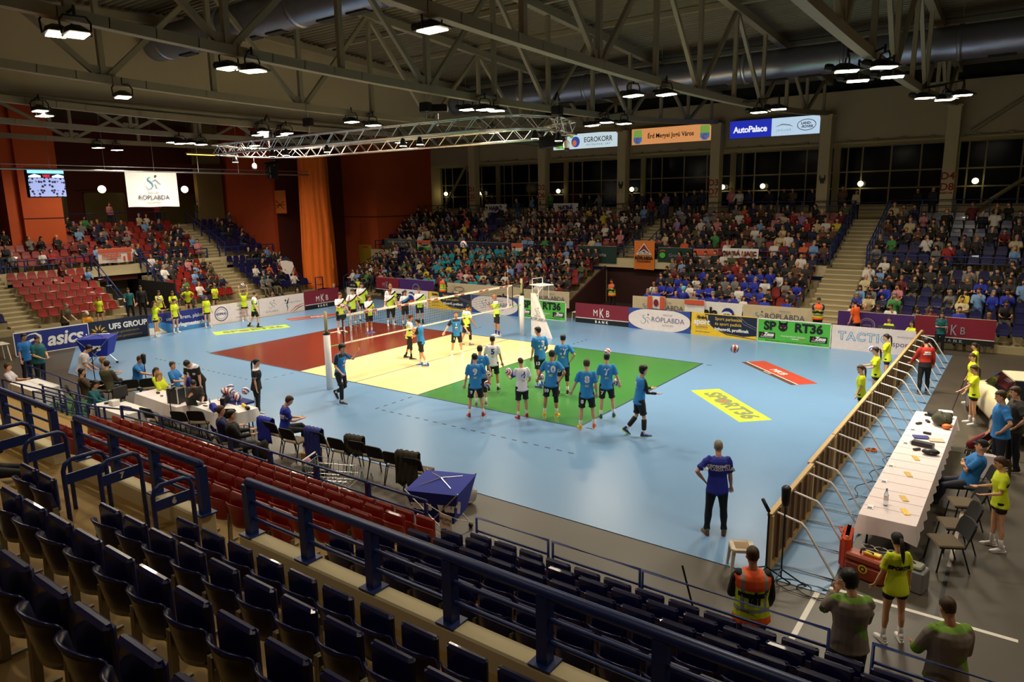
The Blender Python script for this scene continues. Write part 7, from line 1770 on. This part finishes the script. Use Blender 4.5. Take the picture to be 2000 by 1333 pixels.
t = prop('oval_case', 'black zipped oval case near the seated man in blue polo', 'case', (26.22, .55, .76), .2); MB().ball((0, 0, .06), (.17, .1, .065), 14, 8).build('case_shell', PLASTICB, t, True); MB().tube([(-.16, 0, .065), (0, -.102, .065), (.16, 0, .065)], .006, 5).build('zip', GREYP, t)
def lump(nm, lab, cat, x, y, z, r, m_, seed=0, parts=()):
    rr = random.Random(seed); t = prop(nm, lab, cat, (x, y, z)); mb = MB(); mb.ball((0, 0, r[2]), r, 16, 10)
    for i in range(len(mb.v)):
        a = mb.v[i]; k = 1 + .16 * math.sin(a[0] * 17 + seed) * math.cos(a[1] * 19 + seed) + .06 * math.sin(a[2] * 33); mb.v[i] = (a[0] * k, a[1] * k, max(0, a[2] * k))
    mb.build('cloth', m_, t, True)
    for (n2, mb2, m2) in parts: mb2.build(n2, m2, t, True)
    return t
lump('backpack', 'dark green striped bag on the officials table', 'bag', 26.2, 2.95, .76, (.22, .3, .13), M('bag_green_grey', (74, 76, 56), .9, var=.5, scale=5), 3, [('orange_cloth', MB().ball((.12, -.32, .06), (.1, .09, .06)), PORG), ('strap', MB().tube([(-.1, .25, .2), (0, 0, .28), (.1, -.22, .18)], .02, 6), PLASTICB)])
lump('jacket', 'black jacket heaped at the far end of the officials table', 'jacket', 26.1, 3.55, .76, (.26, .14, .07), C('jacket_black', (18, 18, 22)), 5); flat('paper_sheet', 'white papers on the black jacket at the table end', 'paper', 26.2, 3.65, .3, .2, .01, PWHT, .2, .9)
t = prop('water_bottle', 'clear plastic water bottle on the officials table', 'bottle', (25.88, -2.7, .76))
PETM = M('clear_plastic', (215, 228, 235), .08, trans=.9, var=.02)
def bottle_mesh():
    return MB().tube([(0, 0, 0), (0, 0, .02), (0, 0, .12), (0, 0, .14), (0, 0, .2), (0, 0, .25), (0, 0, .285)], [.036, .04, .04, .034, .04, .02, .014], 12, cap=.1)
bottle_mesh().build('bottle_body', PETM, t, True); MB().tube([(0, 0, .285), (0, 0, .31)], .016, 10).build('bottle_cap', PTEAL, t, True); MB().tube([(0, 0, .1), (0, 0, .16)], .0405, 12, cap=0).build('bottle_label', PINK_, t)
t = prop('racket_bag', 'red and black sports bag on a chair at the officials table', 'bag', (26.98, 2.45, .5), .4); MB().tube([(-.2, 0, .02), (0, 0, .16), (.22, 0, .34)], [(.1, .06), (.13, .08), (.09, .05)], 10).build('bag_body', M('bag_red', (120, 20, 30), .7), t, True); MB().tube([(-.18, -.06, .1), (.02, -.1, .26), (.2, -.06, .4)], .015, 6).build('strap', PLASTICB, t)
# rescue cases under the table end
ORC, RDC = M('case_orange', (214, 72, 30), .45), M('case_brown_red', (160, 62, 30), .45)
t = prop('rescue_case', 'orange plastic case lid standing open beside the table leg', 'case', (25.5, -3.75, 0), .1); MB().cbox(-.07, .07, -.3, .28, 0, .62, .05).build('lid_shell', ORC, t); m = MB()
for k in range(3): m.cbox(-.1, -.05, -.24 + k * .19, -.12 + k * .19, .08, .54, .015)
m.build('rib', ORC, t); MB().tube([(-.1, -.1, .6), (-.14, 0, .64), (-.1, .1, .6)], .015, 6).build('handle', ORC, t)
t = prop('rescue_case', 'closed brown red case with round yellow emblem in front of the table', 'case', (25.85, -4.05, 0), -.22); MB().cbox(-.3, .3, -.13, .13, 0, .26, .03).build('case_body', RDC, t); MB().cbox(-.3, .3, -.13, .13, .27, .4, .03).build('case_lid', RDC, t); MB().tube([(-.1, 0, .4), (-.09, 0, .47), (.09, 0, .47), (.1, 0, .4)], .016, 6).build('handle', PLASTICB, t)
disc(0, .2, .075, .075, -.134).build('emblem', PYEL, t); disc(0, .2, .045, .045, -.137).build('emblem', PBLK, t); disc(0, .2, .025, .025, -.139).build('emblem', PYEL, t); MB().cbox(-.06, .2, -.02, .09, .405, .45, .01).build('label_tag', PYEL, t)
t = prop('medical_bag', 'black open medical bag with pale tubing behind the brown red case', 'bag', (26.05, -3.7, 0), -.2); MB().cbox(-.35, .35, -.2, .2, 0, .34, .05).build('bag_body', PLASTICB, t)
for k in range(3): MB().tube([(-.25 + .2 * k + .1 * math.cos(a * .5), .08 * math.sin(a * .5), .36 + .02 * k) for a in range(13)], .009, 5).build('tubing', M('clear_tube', (190, 190, 180), .3), t, True)
t = prop('medical_kit', 'grey instrument box behind the girl with the dark ponytail', 'case', (26.45, -3.95, 0), -.2); MB().cbox(-.25, .25, -.16, .16, 0, .36, .02).build('case_body', GREYP, t); MB().cbox(-.2, .2, -.12, .12, .36, .42, .02).build('case_lid', M('grey_green', (110, 112, 92), .5), t); MB().tube([(-.08, 0, .42), (0, 0, .47), (.08, 0, .42)], .012, 6).build('handle', PLASTICB, t)
# ================================================================== wooden barrier with white tube frames
WOODT, WOODP, WOODS = M('pine_rail', (196, 164, 108), .6, var=.14, scale=5, bump=.05), M('ply_panel', (120, 88, 44), .65, var=.16, scale=3), M('stud_pine', (134, 104, 62), .6, var=.15, scale=5)
bar_x = 24.45; L0 = -4.78; secs = []
y = L0
for i, L in enumerate((2.72, 2.0, 4.15, 4.1, 4.1, 2.1)):
    t = thing('wooden_barrier', 'ply barrier section with white tube braces, number %s from the microphones' % ORD[i + 1], 'barrier', (bar_x + (.05 if i == 0 else 0), y, .012), 0, 'wooden barrier sections')
    MB().box(-.02, 0, .0, L - .02, .02, 1.0).build('panel', WOODP, t); MB().box(-.05, .03, 0, L - .02, .985, 1.03).build('top_rail', WOODT, t); MB().box(0, .05, 0, L - .02, .0, .07).build('bottom_rail', WOODT, t)
    MB().box(-.024, -.021, .0, L - .02, .02, .98).build('blue_facing', PNAVY, t)
    n = max(2, int(L / .42))
    for k in range(n + 1):
        q = (L - .1) * k / n; MB().box(.0, .045, q, q + (.09 if k in (0, n) else .06), .07, .985).build('stud', WOODT if k in (0, n) else WOODS, t)
    k = .3
    while k < L - .2:
        yy = k
        MB().tube([(.03, yy, .95), (.42, yy, .86), (.5, yy, .78), (.98, yy, .04), (.98, yy, .02), (.05, yy, .03)], .021, 8).build('tube_brace', PADW, t, True); k += 1.02
    y += L + .02
# microphones, stool, mop, trolley, basket, bags, bottles
def mic(lab, x, y, h, top, tilt):
    t = prop('microphone_stand', lab, 'microphone', (x, y, .0)); m = MB().tube([(0, 0, .12), (0, 0, h)], .013, 6)
    for a in (.3, 2.4, 4.5): m.tube([(0, 0, .25), (.38 * math.cos(a), .38 * math.sin(a), .015)], .012, 6)
    m.build('tripod', PLASTICB, t); tb = MB()
    if top == 'shield': tb.tube([(0, 0, h), (0, 0, h + .08), (0, 0, h + .28)], [.05, .065, .075], 12)
    else: tb.tube([(0, 0, h), (-.12 * tilt, .05, h + .16)], .03, 8)
    tb.build('microphone_head', PLASTICB, t, True); return t
mic('tall microphone stand with broad black windshield at the barrier end', 24.78, -5.0, 1.35, 'shield', 0); mic('microphone stand with tilted slim microphone at the barrier end', 24.55, -5.05, 1.2, 'slim', 1)
mic('microphone stand with round head under the arm of the man in blue polo', 4.75, -5.0, 1.15, 'shield', 0); mic('long boom microphone stand in the middle of the press area', 4.2, -6.3, 1.7, 'slim', -3); mic('black microphone stand between scorer tables', 9.35, -6.65, 1.25, 'slim', -2)
t = prop('cable', 'black cable looped on the floor at the microphone stands', 'cable', (24.8, -5.0, .012)); MB().tube([(.1 + .35 * math.cos(a * .6) + .03 * a, .2 * math.sin(a * .6), .008) for a in range(26)], .007, 5).build('cord', PLASTICB, t)
t = prop('cable', 'thin dark cables trailing over the blue floor under the officials table', 'cable', (25.0, .5, .014)); MB().tube([(.1 * math.sin(a * 1.3) + .02 * a, a * .22 - 1.5, .006) for a in range(24)], .006, 5).tube([(.4 + .12 * math.sin(a * .9), a * .2 - 1.2, .006) for a in range(22)], .005, 5).build('cord', PLASTICB, t)
t = prop('cable', 'orange cable coil lying behind the wooden barrier', 'cable', (24.85, 2.3, .014)); MB().tube([(.12 * math.cos(a * .7), .1 * math.sin(a * .7), .01 + .002 * a) for a in range(30)], .011, 5).build('cord', PORG, t)
t = prop('plastic_stool', 'white plastic stool at the corner of the blue floor', 'stool', (24.12, -4.95, 0), .5); MB().cbox(-.19, .19, -.19, .19, .4, .45, .05).build('seat', M('plastic_white', (220, 210, 190), .5), t); MB().box(-.12, .12, -.12, .12, .45, .455).build('seat_pad', M('stool_tan', (150, 120, 80), .6), t)
for sx in (-1, 1):
    for sy in (-1, 1): MB().tube([(sx * .15, sy * .15, .42), (sx * .19, sy * .19, 0)], [(.035, .02), (.022, .016)], 8).build('leg', M('plastic_white', (220, 210, 190), .5), t)
t = prop('floor_mop', 'flat mop with pale head and dark handle leaning on the mesh barrier', 'mop', (24.55, -7.6, 0), .4); MB().tube([(0, 0, .04), (-.35, .25, 1.25)], .014, 6).build('handle', PLASTICB, t); MB().cbox(-.1, .1, -.32, .32, 0, .04, .012).build('mop_head', M('mop_pale', (196, 200, 180), .9), t); MB().cbox(-.11, .11, -.33, .33, 0, .02, .006).build('mop_fringe', PGREEN, t)
# shopping trolley
t = prop('shopping_trolley', 'silver wire shopping trolley behind the front rail', 'trolley', (16.35, -7.0, 0), .4); m = MB()
def wire(P): m.tube(P, .006, 5, cap=0)
for k in range(9):
    u = k / 8; wire([(-.45 + .85 * u, -.24, .45), (-.5 + .95 * u, -.28, .9 - .12 * u)]); wire([(-.45 + .85 * u, .24, .45), (-.5 + .95 * u, .28, .9 - .12 * u)]); wire([(-.45 + .85 * u, -.24, .45), (-.45 + .85 * u, .24, .45)])
for z in (.45, .6, .75):
    for s_ in (-1, 1): wire([(-.47, s_ * (.24 + (z - .45) * .09), z), (.42 + (z - .45) * .1, s_ * (.24 + (z - .45) * .09), z)])
for k in range(6): wire([(.4, -.24 + .096 * k, .45), (.45, -.28 + .11 * k, .78)]); wire([(-.45, -.24 + .096 * k, .45), (-.5, -.28 + .11 * k, .9)])
wire([(-.5, -.28, .9), (.45, -.28, .78), (.45, .28, .78), (-.5, .28, .9), (-.5, -.28, .9)]); m.build('wire_basket', ALU, t)['kind'] = 'stuff'; f = MB().tube([(-.5, -.25, .95), (-.45, -.25, .12), (.45, -.22, .12)], .012, 6).tube([(-.5, .25, .95), (-.45, .25, .12), (.45, .22, .12)], .012, 6); f.build('trolley_frame', ALU, t, True); MB().tube([(-.55, -.28, .98), (-.55, .28, .98)], .018, 8).build('handle', PWHT, t)
for sx in (-.4, .4):
    for sy in (-.22, .22): MB().tube([(sx, sy - .015, .06), (sx, sy + .015, .06)], .06, 12).build('wheel', PLASTICB, t)
lump('sports_bag', 'dark green sports bag lying behind the bench chairs', 'bag', 14.9, -6.35, 0, (.32, .24, .2), M('bag_dark_green', (24, 44, 38), .85), 7, [('strap', MB().tube([(-.2, .1, .3), (0, 0, .42), (.2, -.1, .3)], .015, 6), PLASTICB)])
lump('backpack', 'dark backpack standing behind the bench beside the writing man', 'bag', 12.9, -6.35, 0, (.2, .16, .26), M('bag_khaki_dark', (38, 36, 26), .9), 9, [('strap', MB().tube([(-.1, -.14, .45), (-.12, -.2, .25), (-.1, -.14, .08)], .014, 6), PLASTICB)])
t = prop('cardboard_box', 'brown cardboard box under the bench chairs', 'box', (14.0, -5.75, 0), .3); MB().cbox(-.2, .2, -.15, .15, 0, .26, .006).build('box_body', M('cardboard', (160, 120, 62), .8), t); MB().box(-.2, .2, .15, .155, .2, .34).build('flap', M('cardboard', (160, 120, 62), .8), t)
lump('towel', 'pink and white towel heaped by the cardboard box', 'towel', 14.25, -6.05, 0, (.12, .1, .12), M('towel_pink', (214, 150, 170), .9, var=.3), 4)
def basket(lab, x, y, rz, s, word, mirror=False):
    t = prop('ball_basket', lab, 'basket', (x, y, 0), rz); w_ = .46 * s
    mb = MB(); top = [(-w_, -w_, .95 * s), (w_, -w_, .95 * s), (w_, w_, .95 * s), (-w_, w_, .95 * s)]; bot = [(-w_ * .7, -w_ * .7, .38 * s), (w_ * .7, -w_ * .7, .38 * s), (w_ * .7, w_ * .7, .38 * s), (-w_ * .7, w_ * .7, .38 * s)]
    i = mb.pts(top); j = mb.pts(bot); mb.face(j, j + 3, j + 2, j + 1)
    for k in range(4): mb.face(j + k, j + (k + 1) % 4, i + (k + 1) % 4, i + k)
    k = mb.pts([(0, 0, 1.02 * s)]); 
    for q in range(4): mb.face(i + q, i + (q + 1) % 4, k)
    mb.build('cloth_bin', M('basket_blue', (22, 40, 150), .7, var=.1), t); f = MB()
    for sx, sy in ((-1, -1), (1, -1), (1, 1), (-1, 1)): f.tube([(sx * w_, sy * w_, .97 * s), (-sx * w_ * .8, sy * w_ * .8, .08)], .014, 6); f.tube([(0, 0, 1.03 * s), (sx * w_ * .6, sy * w_ * .6, .98 * s)], .01, 5)
    f.build('folding_frame', ALU, t)
    for sx in (-1, 1):
        for sy in (-1, 1): MB().tube([(sx * w_ * .8 - .015, sy * w_ * .8, .05), (sx * w_ * .8 + .015, sy * w_ * .8, .05)], .05, 10).build('wheel', PLASTICB, t)
    o = text(word, .26 * s, PWHT, t, (0, -w_ * .87 - .01, .72 * s), (PI / 2 - .24, 0, 0), bold=.014)
    if mirror: o.scale = (-1, 1, 1)
    return t
basket('blue folding ball basket standing on the blue floor before the press area', -1.45, -3.7, .85, 1.25, 'gala', True); basket('blue folding ball basket by the front rail and the paper notice', 19.15, -6.8, .35, 1.1, 'Gala Vari')
for i, (x, y, h) in enumerate(((18.2, -5.55, 0), (18.3, -5.7, 0), (18.5, -5.5, 0), (18.62, -5.62, 0), (18.45, -5.78, 0), (18.75, -5.8, 0), (18.6, -5.95, 0), (18.8, -6.0, 0), (15.6, -5.9, 0), (16.05, -6.0, 0), (16.3, -5.95, 0))):
    t = prop('water_bottle', 'clear plastic bottle standing at the end of the bench' if i < 8 else 'clear plastic bottle on the floor under the bench chairs', 'bottle', (x, y, h)); t['group'] = 'bottles at the bench end' if i < 8 else 'bottles under the bench'
    bottle_mesh().build('bottle_body', PETM, t, True); MB().tube([(0, 0, .285), (0, 0, .31)], .016, 8).build('bottle_cap', PTEAL, t, True)
lump('plastic_bag', 'crumpled clear plastic bag among the bottles at the bench end', 'bag', 18.65, -5.45, 0, (.17, .15, .2), M('bag_clear', (214, 210, 204), .25, trans=.4), 2)
# the car
CARW, CARB, CARG = M('car_white', (236, 224, 190), .2, coat=.6, var=.02), M('car_black', (12, 12, 14), .3), M('car_glass', (14, 18, 24), .05)
t = thing('car', 'pearl white car with dark grille parked behind the officials table', 'car', (27.15, 8.45, 0), R(-75)) 
L_ = [(-.0, .86, .28, .66), (.1, .9, .24, .76), (.5, .92, .22, .88), (1.1, .93, .22, 1.0), (1.5, .93, .22, 1.05), (2.1, .92, .22, 1.1), (3.6, .92, .22, 1.1), (4.2, .86, .26, 1.0)]
# x forward is -: nose at x=0, body runs to +x
mb = MB(); rr = []
for x, w_, z0, z1 in L_:
    rr.append(mb.pts([(x + (.22 if abs(a) > .8 and x < .2 else 0), a * w_ * k, z) for a, k, z in ((-1, .9, z0), (-1, 1, z0 + .2), (-1, .97, z1 - .14), (-.82, .97, z1 - .02), (-.3, 1, z1 + .03), (.3, 1, z1 + .03), (.82, .97, z1 - .02), (1, .97, z1 - .14), (1, 1, z0 + .2), (1, .9, z0))]))
for i in range(len(rr) - 1):
    for k in range(10): mb.face(rr[i] + k, rr[i + 1] + k, rr[i + 1] + (k + 1) % 10, rr[i] + (k + 1) % 10)
mb.face(*[rr[0] + k for k in range(10)]); mb.face(*[rr[-1] + k for k in range(9, -1, -1)])
o = mb.build('body', CARW, t, True); sb = o.modifiers.new('sub', 'SUBSURF'); sb.levels = 2; sb.render_levels = 2
g_ = MB(); gr = [(1.55, .76, 1.06, 1.1), (2.15, .68, 1.08, 1.5), (3.3, .66, 1.08, 1.52), (4.0, .72, 1.06, 1.12)]; q = [g_.pts([(x, -w_, z0), (x, -w_ * .8, z1), (x, w_ * .8, z1), (x, w_, z0)]) for x, w_, z0, z1 in gr]
for i in range(3):
    for k in range(3): g_.face(q[i] + k, q[i] + k + 1, q[i + 1] + k + 1, q[i + 1] + k)
g_.build('greenhouse', CARG, t); MB().box(2.2, 3.3, -.55, .55, 1.5, 1.54).build('roof', CARW, t)
MB().prism([(.015, -.3, .34), (.015, .3, .34), (.06, .42, .72), (.06, -.42, .72)], (-.045, 0, 0)).build('grille', CARB, t)
for k in range(5): MB().box(-.035, -.03, -.33, .33, .4 + k * .06, .415 + k * .06).build('grille_bar', GREYP, t)
for k in range(4): ribbon(arc(-.12 + .08 * k, 0, .05, .05, 0, 360, 14), .014).build('emblem', ALU, t, loc=(-.045, 0, .66), rot=(0, 0, -PI / 2))
MB().box(.0, .05, -.62, .62, .22, .3).build('lower_intake', CARB, t)
for s_ in (-1, 1):
    MB().prism([(.12, s_ * .46, .62), (.3, s_ * .84, .66), (.34, s_ * .84, .78), (.14, s_ * .48, .72)][::s_], (-.06, 0, 0)).build('headlight', M('headlight_glass', (190, 196, 205), .1, spec=.8), t)
    for x in (.85, 3.45):
        MB().tube([(x, s_ * .74, .33), (x, s_ * .94, .33)], .33, 20, cap=.05).build('wheel', PLASTICB, t, True); MB().tube([(x, s_ * .93, .33), (x, s_ * .955, .33)], .21, 16, cap=.05).build('hub', ALU, t)
text('Kia Kúria', .22, PNAVY, t, (.75, 0, 1.045), (R(7), 0, -PI / 2), bold=.004).rotation_euler = (R(0), R(-9), R(-90)); ribbon([(-.3, 0), (-.05, .14), (.3, .12), (.05, .03), (-.3, 0)], .014).build('emblem', PNAVY, t, loc=(1.05, 0, 1.08), rot=(-PI / 2, 0, -PI / 2))
# dark curtain wall at the side of the hall behind the officials
struct(MB().box(28.05, 28.2, -6.5, 6.4, 0, .06).build('trim_3', PBLK)); struct(MB().box(28.2, 33, -7.6, 6.4, 0, .03).build('floor_3', M('olive_side_floor', (92, 84, 62), .7)))
t = prop('chair_stack', 'white draped chair backs between the two men in blue', 'cloth', (27.15, .95, 0)); MB().cbox(-.2, .2, -.05, .05, .3, .85, .03).build('cloth', PINKC, t); MB().box(-.18, -.14, -.03, .03, 0, .3).box(.14, .18, -.03, .03, 0, .3).build('leg', CH_LEG, t)
t = prop('plastic_table', 'white plastic garden table by the dark corner beside the blue board', 'table', (-6.2, -5.6, 0)); MB().cbox(-.4, .4, -.4, .4, .68, .72, .02).build('table_top', M('plastic_white', (220, 210, 190), .5), t)
for sx in (-1, 1):
    for sy in (-1, 1): MB().tube([(sx * .3, sy * .3, .68), (sx * .36, sy * .36, 0)], .025, 6).build('leg', M('plastic_white', (220, 210, 190), .5), t)
for i, (x, y) in enumerate(((9.0, 14.9), (-.2, 16.0))):
    t = prop('plastic_stool', ['white plastic chair at the end of the wine red board by the green board', 'white plastic chair behind the yellow board'][i], 'stool', (x, y, 0)); MB().cbox(-.2, .2, -.2, .2, .42, .46, .03).build('seat', M('plastic_white', (220, 210, 190), .5), t); MB().cbox(-.2, .2, .17, .21, .46, .8, .02).build('backrest', M('plastic_white', (220, 210, 190), .5), t)
    for sx in (-1, 1):
        for sy in (-1, 1): MB().tube([(sx * .16, sy * .16, .42), (sx * .19, sy * .19, 0)], .02, 6).build('leg', M('plastic_white', (220, 210, 190), .5), t)
for i, (x, y) in enumerate(((-18.45, 19.0), (-15.2, 21.9))):
    d = MB().box(x - .02, x + .02, y - .02, y + .02, 0, .01)
for i, x in enumerate((-17.6, -14.3)):
    t = prop('notice_board', ['narrow yellow poster on the orange wall nearer the curtain', 'wide yellow poster on the orange wall by the far stand'][i], 'poster', (x, 21.9, .6)); MB().box(-.45 - .25 * i, .45 + .25 * i, 0, .04, 0, 2.3).build('poster_sheet', M('poster_yellow', (206, 166, 40), .6), t); MB().box(-.3, .3, -.005, 0, 2.05, 2.2).build('print', PRED, t)
# seat flyers on the red end seats
FLN = {}
for i, (r_, y) in enumerate(((0, .4), (0, 2.3), (1, -.9), (1, 1.0), (2, .3), (2, 2.0), (3, -.2), (3, 1.6), (4, .6), (4, 2.6), (5, 1.2), (1, 2.6), (2, -1.2), (3, 2.7))):
    FLN[r_] = FLN.get(r_, 0) + 1; tag(MB().box(-.1, .1, -.14, .14, 0, .004).build('paper_flyer', PWHT, None, loc=(-EX(r_) + .12, y + .1, LT(r_) + .462), rot=(0, 0, .3 * (i % 3))), 'white paper flyer on the emptier red end block, %s row, %s listed' % (nth(r_ + 1), nth(FLN[r_])), 'paper', 'paper flyers on the red end seats')
# ================================================================== lettering becomes mesh
bpy.context.view_layer.update()
dg = bpy.context.evaluated_depsgraph_get()
fonts = [o for o in SC.objects if o.type == 'FONT']
done = [(o, bpy.data.meshes.new_from_object(o.evaluated_get(dg))) for o in fonts]
for o, me in done:
    n, par, loc, rot, sc_, cu = o.name.split('.')[0], o.parent, o.location.copy(), o.rotation_euler.copy(), o.scale.copy(), o.data
    bpy.data.objects.remove(o)
    me.materials.clear(); me.materials.append(cu.materials[0])
    q = link(n, me, par, loc, rot); q.scale = sc_
    bpy.data.curves.remove(cu)
